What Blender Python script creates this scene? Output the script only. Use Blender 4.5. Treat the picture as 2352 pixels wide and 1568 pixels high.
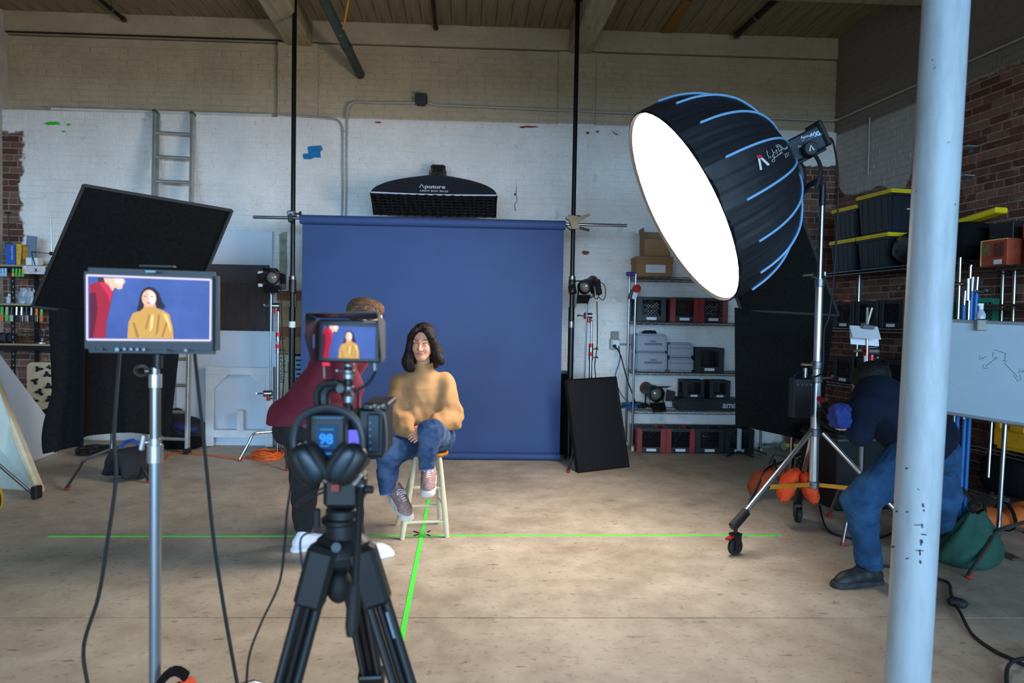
import bpy, bmesh, math, random
import numpy as np
from mathutils import Vector, Matrix, Euler
random.seed(7); np.random.seed(7)
for o in list(bpy.data.objects): bpy.data.objects.remove(o)
SC = bpy.context.scene; COL = SC.collection
# ------------------------------------------------------------------ camera, world, light, exposure
FPX, CAM = 1568.0, np.array([0, 0, 1.45])
YAW, PITCH, ROLL = map(math.radians, (2.2, 1.75, 1.0))
_f0 = np.array([math.sin(YAW), math.cos(YAW), 0]); _r0 = np.array([math.cos(YAW), -math.sin(YAW), 0]); _z = np.array([0, 0, 1.0])
CF = _f0*math.cos(PITCH) - _z*math.sin(PITCH); _u0 = _f0*math.sin(PITCH) + _z*math.cos(PITCH)
CR = _r0*math.cos(ROLL) + _u0*math.sin(ROLL); CU = -_r0*math.sin(ROLL) + _u0*math.cos(ROLL)
cd = bpy.data.cameras.new('camera'); cam = bpy.data.objects.new('camera', cd); COL.objects.link(cam)
cd.sensor_width = 36; cd.lens = FPX/2352*36; cd.clip_start = 0.05; cd.clip_end = 60
_m = Matrix.Identity(4)
for i in range(3): _m[i][0] = CR[i]; _m[i][1] = CU[i]; _m[i][2] = -CF[i]; _m[i][3] = CAM[i]
cam.matrix_world = _m; SC.camera = cam
cd.dof.use_dof = True; cd.dof.focus_distance = 4.6; cd.dof.aperture_fstop = 2.4
vs = SC.view_settings
vs.view_transform = 'Standard'; vs.look = 'None'; vs.gamma = 1; vs.use_curve_mapping = False; vs.exposure = 0.62
w = bpy.data.worlds.new('world'); SC.world = w; w.use_nodes = True
w.node_tree.nodes['Background'].inputs[0].default_value = (0.74, 0.87, 1.0, 1); w.node_tree.nodes['Background'].inputs[1].default_value = 1.0
SC.cycles.diffuse_bounces = 6
def area(name, loc, rot, sx, sy, power, col):
    l = bpy.data.lights.new(name, 'AREA'); l.shape = 'RECTANGLE'; l.size = sx; l.size_y = sy; l.energy = power; l.color = col
    o = bpy.data.objects.new(name, l); COL.objects.link(o); o.location = loc; o.rotation_euler = rot; return o
# daylight from windows inferred far behind the camera (cut off by the added header), and an added unseen side fill
area('daylight_windows', (.5, -14.0, 2.75), (math.radians(90), 0, 0), 16.0, 2.9, 2450, (0.36, 0.66, 1.0))
area('daylight_side_fill', (5.02, -.2, 1.45), (math.radians(90), 0, math.radians(90)), 2.6, 2.7, 35, (0.36, 0.66, 1.0))
SOFTBOX_STRENGTH = 21.0
# ------------------------------------------------------------------ helpers
def ray(px, py): return CF*FPX + CR*(px-1176) - CU*(py-784)
def at(px, py, Y): d = ray(px, py); return CAM + d*(Y/d[1])
def fl(px, py, z=0.0): d = ray(px, py); return CAM + d*((z-CAM[2])/d[2])
def V(*a): return np.array(a, float)
def nrm(a): a = np.asarray(a, float); return a/(np.linalg.norm(a)+1e-12)
RWC, RWD = V(4.08, 7.95, 0), nrm(V(0.138, -1, 0)); RWN = V(RWD[1], -RWD[0], 0)   # right wall: corner, run, normal into the room
def RW(s, off, z): return RWC + RWD*s + RWN*off + V(0, 0, z)
def rwat(px, py, off=0.0):
    d = ray(px, py); p0 = RWC + RWN*off; t = ((p0-CAM)@RWN)/(d@RWN); p = CAM + d*t
    return (p-RWC)@RWD, p[2]
def lin(c): return tuple(((x/255)/12.92 if x/255 <= .04045 else ((x/255+.055)/1.055)**2.4) for x in c)
MATS = {}
def mat(name, col, rough=.6, metal=0., var=.12, vs_=6., bump=0., bs=60., emit=0., spec=.5, trans=0., sheen=0., alpha=1.):
    if name in MATS: return MATS[name]
    m = bpy.data.materials.new(name); m.use_nodes = True; nt = m.node_tree; N = nt.nodes; L = nt.links
    b = N['Principled BSDF']; c = lin(col)
    b.inputs['Roughness'].default_value = rough; b.inputs['Metallic'].default_value = metal
    b.inputs['Specular IOR Level'].default_value = spec
    if trans: b.inputs['Transmission Weight'].default_value = trans
    if sheen: b.inputs['Sheen Weight'].default_value = sheen; b.inputs['Sheen Roughness'].default_value = .35; b.inputs['Sheen Tint'].default_value = (*[min(1, x*1.6+.1) for x in c], 1)
    tc = N.new('ShaderNodeTexCoord')
    if var > 0:
        n = N.new('ShaderNodeTexNoise'); n.inputs['Scale'].default_value = vs_; n.inputs['Detail'].default_value = 4
        L.new(tc.outputs['Object'], n.inputs['Vector'])
        r = N.new('ShaderNodeValToRGB'); r.color_ramp.elements[0].position = .3; r.color_ramp.elements[1].position = .7
        r.color_ramp.elements[0].color = (*[x*(1-var) for x in c], 1); r.color_ramp.elements[1].color = (*[min(1, x*(1+var)) for x in c], 1)
        L.new(n.outputs['Fac'], r.inputs[0]); L.new(r.outputs[0], b.inputs['Base Color'])
    else: b.inputs['Base Color'].default_value = (*c, 1)
    if bump:
        n2 = N.new('ShaderNodeTexNoise'); n2.inputs['Scale'].default_value = bs; n2.inputs['Detail'].default_value = 3
        L.new(tc.outputs['Object'], n2.inputs['Vector'])
        bp = N.new('ShaderNodeBump'); bp.inputs['Strength'].default_value = bump; bp.inputs['Distance'].default_value = .01
        L.new(n2.outputs['Fac'], bp.inputs['Height']); L.new(bp.outputs[0], b.inputs['Normal'])
    if emit: b.inputs['Emission Color'].default_value = (*c, 1); b.inputs['Emission Strength'].default_value = emit
    MATS[name] = m; return m
def cat(pts, k=6, closed=False):
    P = [np.asarray(p, float) for p in pts]; n = len(P); out = []
    for i in range(n if closed else n-1):
        if closed: a, b, c, d = P[i-1], P[i], P[(i+1) % n], P[(i+2) % n]
        else: a, b, c, d = P[max(i-1, 0)], P[i], P[i+1], P[min(i+2, n-1)]
        for j in range(k):
            t = j/k; out.append(.5*((2*b)+(c-a)*t+(2*a-5*b+4*c-d)*t*t+(3*b-a-3*c+d)*t**3))
    if not closed: out.append(P[-1])
    return out
def rotm(ax, ang):
    return np.array(Matrix.Rotation(ang, 3, Vector(ax)))
def eul(x=0, y=0, z=0): return np.array(Euler((math.radians(x), math.radians(y), math.radians(z))).to_matrix())
class MB:
    def __init__(s): s.v = []; s.f = []
    def add(s, vs, fs):
        k = len(s.v); s.v.extend([tuple(map(float, p)) for p in vs]); s.f.extend([tuple(i+k for i in f) for f in fs]); return s
    def box(s, c, sz, R=None, taper=(1, 1)):
        c = np.asarray(c, float); h = np.asarray(sz, float)/2; vs = []
        for z in (-1, 1):
            for y in (-1, 1):
                for x in (-1, 1):
                    t = taper if z > 0 else (1, 1)
                    p = V(x*h[0]*t[0], y*h[1]*t[1], z*h[2]); vs.append(c + (R@p if R is not None else p))
        return s.add(vs, [(0, 2, 3, 1), (4, 5, 7, 6), (0, 1, 5, 4), (2, 6, 7, 3), (0, 4, 6, 2), (1, 3, 7, 5)])
    def tube(s, pts, r, n=8, caps=True, closed=False, flat=None):
        P = [np.asarray(p, float) for p in pts]; m = len(P); rr = [r]*m if np.isscalar(r) else list(r)
        T = [nrm(P[(i+1) % m]-P[i-1]) if closed else nrm(P[min(i+1, m-1)]-P[max(i-1, 0)]) for i in range(m)]
        ref = V(0, 0, 1) if abs(T[0][2]) < .9 else V(1, 0, 0)
        a = nrm(np.cross(T[0], ref)); vs = []
        for i in range(m):
            a = nrm(a - T[i]*(a@T[i])); b = np.cross(T[i], a)
            for j in range(n):
                th = 2*math.pi*j/n; vs.append(P[i] + (a*math.cos(th)*(flat or 1) + b*math.sin(th))*rr[i])
        fs = [(i*n+j, i*n+(j+1) % n, ((i+1) % m)*n+(j+1) % n, ((i+1) % m)*n+j) for i in range(m if closed else m-1) for j in range(n)]
        if caps and not closed: fs += [tuple(range(n-1, -1, -1)), tuple((m-1)*n+j for j in range(n))]
        return s.add(vs, fs)
    def cyl(s, p0, p1, r0, r1=None, n=14): return s.tube([p0, p1], [r0, r0 if r1 is None else r1], n)
    def lathe(s, prof, n=20, o=(0, 0, 0), R=None, a0=0, a1=2*math.pi):
        o = np.asarray(o, float); full = abs(a1-a0-2*math.pi) < 1e-6; k = n if full else n+1; vs = []
        for (r, z) in prof:
            for j in range(k):
                th = a0+(a1-a0)*j/n; p = V(r*math.cos(th), r*math.sin(th), z); vs.append(o+(R@p if R is not None else p))
        fs = [(i*k+j, i*k+(j+1) % k, (i+1)*k+(j+1) % k, (i+1)*k+j) for i in range(len(prof)-1) for j in range(n)]
        return s.add(vs, fs)
    def prism(s, poly, d, o=(0, 0, 0), u=(1, 0, 0), v=(0, 0, 1)):
        o = np.asarray(o, float); u = np.asarray(u, float); v = np.asarray(v, float); w = nrm(np.cross(u, v)); n = len(poly)
        vs = [o+u*p[0]+v*p[1] for p in poly] + [o+u*p[0]+v*p[1]+w*d for p in poly]
        fs = [tuple(range(n-1, -1, -1)), tuple(range(n, 2*n))] + [(i, (i+1) % n, n+(i+1) % n, n+i) for i in range(n)]
        return s.add(vs, fs)
    def ell(s, c, r, n=14, m=9, R=None, p=1.0):
        c = np.asarray(c, float); vs = []; sg = lambda x: math.copysign(abs(x)**p, x)
        for i in range(1, m):
            ph = -math.pi/2+math.pi*i/m
            for j in range(n):
                th = 2*math.pi*j/n; q = V(r[0]*sg(math.cos(ph))*sg(math.cos(th)), r[1]*sg(math.cos(ph))*sg(math.sin(th)), r[2]*sg(math.sin(ph)))
                vs.append(c+(R@q if R is not None else q))
        for z in (-1, 1):
            q = V(0, 0, r[2]*z); vs.append(c+(R@q if R is not None else q))
        a = (m-1)*n; fs = [(i*n+j, i*n+(j+1) % n, (i+1)*n+(j+1) % n, (i+1)*n+j) for i in range(m-2) for j in range(n)]
        fs += [(a, (j+1) % n, j) for j in range(n)] + [((m-2)*n+j, (m-2)*n+(j+1) % n, a+1) for j in range(n)]
        return s.add(vs, fs)
    def grid(s, fn, nu, nv):
        vs = [fn(i/nu, j/nv) for j in range(nv+1) for i in range(nu+1)]
        return s.add(vs, [(j*(nu+1)+i, j*(nu+1)+i+1, (j+1)*(nu+1)+i+1, (j+1)*(nu+1)+i) for j in range(nv) for i in range(nu)])
    def xf(s, R=None, o=(0, 0, 0)):
        a = np.array(s.v); a = (a@np.asarray(R).T if R is not None else a)+np.asarray(o); s.v = [tuple(p) for p in a]; return s
    def mesh(s, name, off=(0, 0, 0), smooth=35, bevel=0., seg=1):
        a = np.array(s.v, float)-np.asarray(off, float); me = bpy.data.meshes.new(name); me.from_pydata(a.tolist(), [], s.f)
        bm = bmesh.new(); bm.from_mesh(me); bmesh.ops.recalc_face_normals(bm, faces=bm.faces)
        if bevel:
            bm.normal_update()
            es = [e for e in bm.edges if len(e.link_faces) == 2 and e.calc_face_angle(0) > .6]
            bmesh.ops.bevel(bm, geom=es, offset=bevel, segments=seg, affect='EDGES', clamp_overlap=True)
        bm.to_mesh(me); bm.free()
        if smooth: me.shade_smooth(); me.set_sharp_from_angle(angle=math.radians(smooth))
        return me
ORG = {}
def tag(o, label=None, cat_=None, group=None, kind=None):
    if label: o['label'] = label
    if cat_: o['category'] = cat_
    if group: o['group'] = group
    if kind: o['kind'] = kind
    return o
def thing(name, label, cat_, loc=(0, 0, 0), group=None, kind=None):
    o = bpy.data.objects.new(name, None); o.empty_display_size = .1; COL.objects.link(o); o.location = tuple(loc)
    ORG[o.as_pointer()] = np.array(loc, float); return tag(o, label, cat_, group, kind)
def part(mb, name, m, parent=None, smooth=35, bevel=0., seg=1, label=None, kind=None, loc=None):
    off = ORG[parent.as_pointer()] if parent is not None else (np.array(loc, float) if loc is not None else np.array(mb.v).min(0)*0+np.append(np.array(mb.v)[:, :2].mean(0), np.array(mb.v)[:, 2].min()))
    me = mb.mesh(name, off, smooth, bevel, seg) if isinstance(mb, MB) else mb
    me.materials.append(m) if m else None
    o = bpy.data.objects.new(name, me); COL.objects.link(o)
    if parent is not None: o.parent = parent
    else: o.location = tuple(off)
    ORG[o.as_pointer()] = off
    return tag(o, label, None, None, kind)
def solo(mb, name, m, label, cat_, group=None, **k): return tag(part(mb, name, m, None, **k), label, cat_, group)
def copy_tree(o, parent=None):
    c = o.copy(); COL.objects.link(c); c.parent = parent
    for ch in list(o.children): copy_tree(ch, c)
    return c
def put(o, loc, rz=0, label=None, group=None, rx=0, ry=0):
    o.location = tuple(loc); o.rotation_euler = (rx, ry, rz)
    if label: o['label'] = label
    if group: o['group'] = group
    return o
def text_mb(txt, size, o, u, v, ext=.0006, align='LEFT', bold=0., xs=1.0):
    """flat lettering: glyph outlines filled as a thin mesh lying in the plane (u, v) at o"""
    c = bpy.data.curves.new('t', 'FONT'); c.body = txt; c.size = size; c.extrude = ext; c.align_x = align; c.offset = bold; c.resolution_u = 3
    ob = bpy.data.objects.new('t', c); COL.objects.link(ob); dg = bpy.context.evaluated_depsgraph_get(); dg.update()
    me = bpy.data.meshes.new_from_object(ob.evaluated_get(dg)); u = np.asarray(u, float); v = np.asarray(v, float); w_ = np.cross(u, v)
    mb = MB(); mb.add([np.asarray(o)+u*p.co[0]*xs+v*p.co[1]+w_*p.co[2] for p in me.vertices], [tuple(f.vertices) for f in me.polygons])
    bpy.data.objects.remove(ob); bpy.data.curves.remove(c); bpy.data.meshes.remove(me); return mb
# common materials
STEEL = mat('chrome steel', (150, 152, 156), .28, 1., .06); DSTEEL = mat('worn steel', (120, 120, 124), .38, .9, .15, 20)
BLACKM = mat('black metal', (22, 22, 25), .42, .3, .1); BLACKP = mat('black plastic', (20, 21, 24), .45, 0, .1); BLACKF = mat('black cloth', (17, 17, 18), .95, 0, .2, 30, .3, 300, spec=.15)
RUB = mat('black rubber', (16, 16, 17), .7, 0, .1); REDM = mat('red anodised', (168, 30, 38), .35, .4, .1); REDR = mat('red rubber', (150, 44, 34), .6)
WHITEP = mat('white plastic', (215, 218, 220), .5, 0, .05); PAPER = mat('white paper', (214, 216, 220), .8, 0, .04)
# ------------------------------------------------------------------ the setting
def ramp(N, stops):
    r = N.new('ShaderNodeValToRGB'); e = r.color_ramp.elements
    while len(e) < len(stops): e.new(.5)
    for i, (p, c) in enumerate(stops): e[i].position = p; e[i].color = (*c, 1)
    return r
def nz(N, L, vec, scale, detail=4, rough=.55):
    n = N.new('ShaderNodeTexNoise'); n.inputs['Scale'].default_value = scale; n.inputs['Detail'].default_value = detail; n.inputs['Roughness'].default_value = rough
    L.new(vec, n.inputs['Vector']); return n.outputs['Fac']
def mth(N, L, op, a, b=None, c=None, clamp=False):
    m = N.new('ShaderNodeMath'); m.operation = op; m.use_clamp = clamp
    for i, x in enumerate((a, b, c)):
        if x is None: continue
        if isinstance(x, (int, float)): m.inputs[i].default_value = x
        else: L.new(x, m.inputs[i])
    return m.outputs[0]
def mix(N, L, f, a, b):
    m = N.new('ShaderNodeMix'); m.data_type = 'RGBA'
    for i, x in ((0, f), (6, a), (7, b)):
        if isinstance(x, (int, float)): m.inputs[i].default_value = x
        elif isinstance(x, tuple): m.inputs[i].default_value = (*x, 1)
        else: L.new(x, m.inputs[i])
    return m.outputs[2]
def newmat(name):
    m = bpy.data.materials.new(name); m.use_nodes = True; N = m.node_tree.nodes; return m, N, m.node_tree.links, N['Principled BSDF']
def sstep(N, L, x, a, b):
    m = N.new('ShaderNodeMapRange'); m.interpolation_type = 'SMOOTHSTEP'; m.inputs[1].default_value = a; m.inputs[2].default_value = b
    L.new(x, m.inputs[0]); return m.outputs[0]
def bumpn(N, L, b, h, st, dist=.004):
    bp = N.new('ShaderNodeBump'); bp.inputs['Strength'].default_value = st; bp.inputs['Distance'].default_value = dist; L.new(h, bp.inputs['Height']); L.new(bp.outputs[0], b.inputs['Normal'])
def floor_mat():
    m, N, L, b = newmat('concrete floor'); g = N.new('ShaderNodeNewGeometry'); P = g.outputs['Position']
    n1 = nz(N, L, P, .9, 6, .6); n2 = nz(N, L, P, 5, 8, .65); n3 = nz(N, L, P, 28, 4); n4 = nz(N, L, P, 11, 5, .7)
    c = ramp(N, [(.34, lin((138, 124, 106))), (.5, lin((174, 160, 140))), (.66, lin((200, 188, 168)))]); L.new(mth(N, L, 'ADD', mth(N, L, 'MULTIPLY', n1, .6), mth(N, L, 'MULTIPLY', n2, .4)), c.inputs[0])
    k = mix(N, L, sstep(N, L, n4, .62, .74), c.outputs[0], lin((120, 98, 76)))
    mp = N.new('ShaderNodeMapping'); mp.inputs['Scale'].default_value = (1.4, 5, 1); L.new(P, mp.inputs[0])
    n5 = nz(N, L, mp.outputs[0], 6.5, 3, .6); k = mix(N, L, mth(N, L, 'MULTIPLY', sstep(N, L, n5, .64, .70), .65), k, lin((84, 72, 60)))
    k = mix(N, L, mth(N, L, 'MULTIPLY', sstep(N, L, n3, .55, .7), .35), k, lin((110, 100, 88)))
    L.new(k, b.inputs['Base Color']); r = mth(N, L, 'MULTIPLY_ADD', n2, .3, .38); L.new(r, b.inputs['Roughness']); b.inputs['Specular IOR Level'].default_value = .4
    bumpn(N, L, b, n3, .15); return m
def wall_mat(name, which):
    """brick colours per brick, covered by old paint inside its own ragged outline; the paint is tan above the ledge and white below"""
    m, N, L, b = newmat(name); g = N.new('ShaderNodeNewGeometry'); P = g.outputs['Position']
    sp = N.new('ShaderNodeSeparateXYZ'); L.new(P, sp.inputs[0]); X, Y, Z = sp.outputs
    nb = nz(N, L, P, 2.2, 6, .7); nf = nz(N, L, P, 22, 5, .65); ns = nz(N, L, P, 9, 3)
    br = ramp(N, [(0, lin((84, 54, 42))), (.3, lin((104, 66, 52))), (.55, lin((124, 82, 66))), (.8, lin((138, 96, 78))), (1, lin((128, 104, 88)))]); br.color_ramp.interpolation = 'CONSTANT' if which == 'x' else 'LINEAR'
    if which.startswith('mortar'): brick = lin((150, 138, 124)); bc = mix(N, L, nf, lin((116, 104, 92)), lin((168, 156, 142)))
    else:
        oi = N.new('ShaderNodeObjectInfo'); L.new(mth(N, L, 'FRACT', mth(N, L, 'ADD', g.outputs['Random Per Island'], oi.outputs['Random'])), br.inputs[0]); bc = mix(N, L, mth(N, L, 'MULTIPLY', nf, .55), br.outputs[0], lin((70, 44, 34)))
        bc = mix(N, L, mth(N, L, 'MULTIPLY', sstep(N, L, ns, .6, .75), .4), bc, lin((176, 160, 146)))
    white = mix(N, L, sstep(N, L, nb, .35, .7), lin((226, 219, 212)), lin((238, 232, 226)))
    tan = mix(N, L, sstep(N, L, nb, .35, .7), lin((176, 160, 134)), lin((190, 172, 144)))
    wob = mth(N, L, 'MULTIPLY', mth(N, L, 'SUBTRACT', nb, .5), .5)
    if which.endswith('back'):
        zb = mth(N, L, 'ADD', Z, mth(N, L, 'MULTIPLY', wob, .06))
        paint = mix(N, L, sstep(N, L, zb, 3.735, 3.75), white, tan)
        # bare brick: a ragged strip by the left corner and the block by the right corner, low down
        a = mth(N, L, 'MULTIPLY', sstep(N, L, mth(N, L, 'ADD', X, mth(N, L, 'MULTIPLY', wob, .9)), -5.22, -5.26), sstep(N, L, mth(N, L, 'ADD', Z, wob), 3.5, 3.46))
        c2 = mth(N, L, 'MULTIPLY', sstep(N, L, mth(N, L, 'ADD', X, mth(N, L, 'MULTIPLY', wob, .5)), 3.52, 3.56), sstep(N, L, mth(N, L, 'ADD', Z, mth(N, L, 'MULTIPLY', wob, .5)), 3.36, 3.33))
        low = mth(N, L, 'MULTIPLY', sstep(N, L, mth(N, L, 'ADD', X, wob), -4.5, -4.7), sstep(N, L, mth(N, L, 'ADD', Z, wob), 2.0, 1.85))
        bare = mth(N, L, 'MAXIMUM', mth(N, L, 'MAXIMUM', a, c2), low)
        chip = mth(N, L, 'MULTIPLY', sstep(N, L, nf, .68, .72), sstep(N, L, mth(N, L, 'ABSOLUTE', mth(N, L, 'SUBTRACT', Z, 3.62)), .22, .02))
        bare = mth(N, L, 'MAXIMUM', bare, mth(N, L, 'MULTIPLY', chip, .7))
    else:
        s = mth(N, L, 'MULTIPLY', mth(N, L, 'SUBTRACT', 7.95, Y), 1.0095)
        fc = N.new('ShaderNodeFloatCurve'); cv = fc.mapping.curves[0]
        for i, (x, y) in enumerate(PAINT_EDGE):
            if i < 2: cv.points[i].location = (x, y)
            else: cv.points.new(x, y)
        fc.mapping.update(); L.new(mth(N, L, 'DIVIDE', s, 4.0, clamp=True), fc.inputs[1])
        edge = mth(N, L, 'MULTIPLY', fc.outputs[0], 5.0)
        d = mth(N, L, 'SUBTRACT', mth(N, L, 'ADD', Z, mth(N, L, 'MULTIPLY', wob, .35)), edge)
        bare = sstep(N, L, d, .012, -.012)
        paint = mix(N, L, sstep(N, L, mth(N, L, 'ADD', Z, mth(N, L, 'MULTIPLY', wob, .2)), 3.66, 3.7), lin((168, 163, 156)), lin((122, 114, 104)))
    spk = mth(N, L, 'MAXIMUM', sstep(N, L, nz(N, L, P, 55, 2), .70, .73), sstep(N, L, nz(N, L, P, 17, 6, .75), .69, .72))
    paint = mix(N, L, mth(N, L, 'MULTIPLY', spk, .75), paint, lin((58, 48, 44)))
    paint = mix(N, L, mth(N, L, 'MULTIPLY', sstep(N, L, nz(N, L, P, 4.5, 5, .7), .62, .72), .35), paint, lin((150, 122, 104)))
    col = mix(N, L, bare, paint, bc); L.new(col, b.inputs['Base Color']); b.inputs['Roughness'].default_value = .75; b.inputs['Specular IOR Level'].default_value = .25
    bumpn(N, L, b, mth(N, L, 'ADD', nf, mth(N, L, 'MULTIPLY', ns, 1.5)), .85, .008); return m
def wood_mat(name, c0, c1, ax=1, sc=3., rough=.7, dark=None):
    m, N, L, b = newmat(name); t = N.new('ShaderNodeTexCoord'); mp = N.new('ShaderNodeMapping'); s = [14, 14, 14]; s[ax] = .9
    mp.inputs['Scale'].default_value = s; L.new(t.outputs['Object'], mp.inputs[0]); n = nz(N, L, mp.outputs[0], sc, 6, .65)
    g = N.new('ShaderNodeNewGeometry'); oi = N.new('ShaderNodeObjectInfo')
    r = ramp(N, [(.25, lin(c0)), (.75, lin(c1))]); L.new(n, r.inputs[0])
    k = mix(N, L, mth(N, L, 'MULTIPLY', oi.outputs['Random'], .28), r.outputs[0], lin(c0))
    k = mix(N, L, mth(N, L, 'MULTIPLY', sstep(N, L, nz(N, L, t.outputs['Object'], 2.3, 5, .7), .58, .75), .45), k, lin(dark or c0))
    L.new(k, b.inputs['Base Color']); b.inputs['Roughness'].default_value = rough; b.inputs['Specular IOR Level'].default_value = .3; bumpn(N, L, b, n, .3); return m
def S(o): o['kind'] = 'structure'; return o
def shell(name, mb, m, smooth=0, bevel=0): return S(part(mb, name, m, None, smooth=smooth, bevel=bevel, loc=(0, 0, 0)))
FLOORM = floor_mat()
floor = shell('floor', MB().box((0, -3, -.11), (17, 23, .1)), mat('concrete base', (60, 55, 48), .9))
for (y0, y1) in ((-14.4, -.6), (-.594, 3.285), (3.293, 8.4)):
    part(MB().box((0, (y0+y1)/2, -.03), (13, y1-y0, .06)), 'floor_slab', FLOORM, floor, smooth=0)
PE = [(1925, 372), (1935, 440), (1950, 448), (1990, 438), (2020, 428), (2052, 442), (2075, 438), (2095, 400), (2102, 300), (2112, 262), (2150, 228), (2215, 196), (2280, 168), (2352, 137)]
PAINT_EDGE = sorted([(0.0, 3.45/5)] + [(max(.004, rwat(x, y)[0]/4), rwat(x, y)[1]/5) for x, y in PE[1:]] + [(1.0, rwat(2352, 137)[1]/5)])
WB, WR, WMB, WMR = wall_mat('painted brick', 'back'), wall_mat('bare brick', 'right'), wall_mat('mortar', 'mortar_back'), wall_mat('mortar right', 'mortar_right')
def bricks(wall, m, spans, keyf, nmax=300):
    """spans: (o, u, n, u0, u1, z0, z1): bricks proud of the mortar bed; the nmax with the best key become parts, the rest one part"""
    bl = MB(); bl.add(*brick_shape(.201, .061)); hd = MB(); hd.add(*brick_shape(.094, .061))
    mst, mhd = bl.mesh('brick', smooth=0), hd.mesh('brick_header', smooth=0)
    mst.materials.append(m); mhd.materials.append(m); cand = []
    for (o, u, n, u0, u1, z0, z1) in spans:
        k0 = int(round(z0/.07)); k1 = int(z1/.07)
        for k in range(k0, k1):
            z = k*.07+.035; head = k % 7 == 3; st = .104 if head else .211; x = u0 - (st*.5 if k % 2 else 0) + random.uniform(-.02, .02)
            while x < u1-.03:
                a, b = max(x, u0), min(x+st, u1); x += st
                if b-a < .03: continue
                cand.append((o+u*((a+b)/2)+V(0, 0, z), u, n, b-a-.010, head, (b-a) > st-.002))
    cand.sort(key=lambda c: keyf(c[0])); rest = MB(); cnt = 0
    for (p, u, n, ln, head, full) in cand:
        dz, dn, tw = random.uniform(-.0025, .0025), random.uniform(-.0025, .002), random.gauss(0, .006)
        uu = u*math.cos(tw)+V(0, 0, 1)*math.sin(tw); vv = np.cross(uu, n); vv = vv if vv[2] > 0 else -vv
        if full and cnt < nmax:
            ob = bpy.data.objects.new('brick', mhd if head else mst); COL.objects.link(ob); ob.parent = wall; cnt += 1
            M4 = Matrix.Identity(4); q = p+n*dn+V(0, 0, dz)
            for i in range(3): M4[i][0] = uu[i]; M4[i][1] = n[i]; M4[i][2] = vv[i]; M4[i][3] = q[i]
            ob.matrix_local = M4
        else:
            vs, fs = brick_shape(ln, .061); rest.add([p+n*dn+V(0, 0, dz)+uu*a+n*b+vv*c for a, b, c in vs], fs)
    part(rest, 'brick_courses', m, wall, smooth=0, kind='stuff')
def brick_shape(l, h, d=.007, c=.004):
    a, b = l/2, h/2; vs = [(x*a, 0, z*b) for x, z in ((-1, -1), (1, -1), (1, 1), (-1, 1))]+[(x*(a-c*.3), d-c, z*(b-c*.3)) for x, z in ((-1, -1), (1, -1), (1, 1), (-1, 1))]+[(x*(a-c), d, z*(b-c)) for x, z in ((-1, -1), (1, -1), (1, 1), (-1, 1))]
    return vs, [(8, 9, 10, 11)]+[(i+k, (i+1) % 4+k, (i+1) % 4+4+k, i+4+k) for k in (0, 4) for i in range(4)]
YW = 7.95
wb = MB(); wb.box((-.5, YW+.25, 1.86), (11.2, .5, 3.72)); wb.box((-4.0, YW+.33, 4.14), (3.16, .5, .86)); wb.box((-.6, YW+.29, 4.14), (3.0, .5, .86)); wb.box((3.1, YW+.29, 4.14), (3.78, .5, .86))
wb.box((-2.195, YW+.27, 4.14), (.45, .5, .86)); wb.box((1.005, YW+.265, 4.14), (.43, .5, .86))
wall_back = shell('wall_back', wb, WMB)
part(MB().box((-.5, YW+.27, 4.71), (11.2, .5, .24)), 'plaster_band', WMB, wall_back, smooth=0, bevel=.004)
up = V(1, 0, 0); nn = V(0, -1, 0); gap = 4.545
bricks(wall_back, WB, [(V(0, YW, 0), up, nn, -5.5, 4.12, 0, 3.72), (V(0, YW+.08, 0), up, nn, -5.5, -2.43, 3.72, gap), (V(0, YW+.04, 0), up, nn, -1.965, .79, 3.72, gap),
    (V(0, YW+.04, 0), up, nn, 1.225, 4.12, 3.72, gap), (V(0, YW+.02, 0), up, nn, -2.42, -1.97, 3.72, gap), (V(0, YW+.015, 0), up, nn, .79, 1.22, 3.72, gap)],
    lambda p: np.linalg.norm(p-CAM)+(5 if p[2] < 2.55 or p[2] > 4.4 else 0)+(3 if p[0] > 1.7 or p[0] < -4.9 else 0))
a, b_ = RWC+RWD*-.3, RWC+RWD*9.5
wr = MB().prism([(p[0], p[1]) for p in (a, b_, b_-RWN*.4, a-RWN*.4)], 4.9, (0, 0, 0), (1, 0, 0), (0, 1, 0)); wall_right = shell('wall_right', wr, WMR)
bricks(wall_right, WR, [(RWC, RWD, RWN, .01, 4.3, 0, 4.82)], lambda p: -((p-RWC)@RWD)*.9+(20 if (p-RWC)@RWD > 2.35 or p[2] < 1.0 else 0)+(4 if p[2] > 3.75 else 0))
shell('wall_left', MB().box((-5.66, 2, 2.4), (.4, 12.6, 4.9)), mat('left wall paint', (176, 172, 164), .8, bump=.2, bs=20))
CLG = wood_mat('whitewashed ceiling boards', (112, 98, 74), (152, 138, 110), 1, 2.2, .8, (84, 66, 42))
ceiling = shell('ceiling', MB().box((-.5, 2.2, 5.0), (13, 13, .1)), mat('dark attic', (30, 26, 20), .9))
KX = -.0376; x = -5.9
cpm = MB().box((0, 0, 0), (.162, 10.5, .03)).mesh('plank', bevel=.003, smooth=0); cpm.materials.append(CLG)
while x < 5.6:
    o = bpy.data.objects.new('plank', cpm); COL.objects.link(o); o.parent = ceiling; o.location = (x-KX*5.3, 2.72, 4.838+random.uniform(-.003, .004)); o.rotation_euler = (0, random.gauss(0, .006), -math.atan(KX)*-1); x += .1675
    o.rotation_euler[2] = math.atan(-KX)
BEAMW = wood_mat('whitewashed timber', (128, 116, 92), (176, 164, 136), 1, 1.5, .75, (92, 74, 50))
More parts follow.
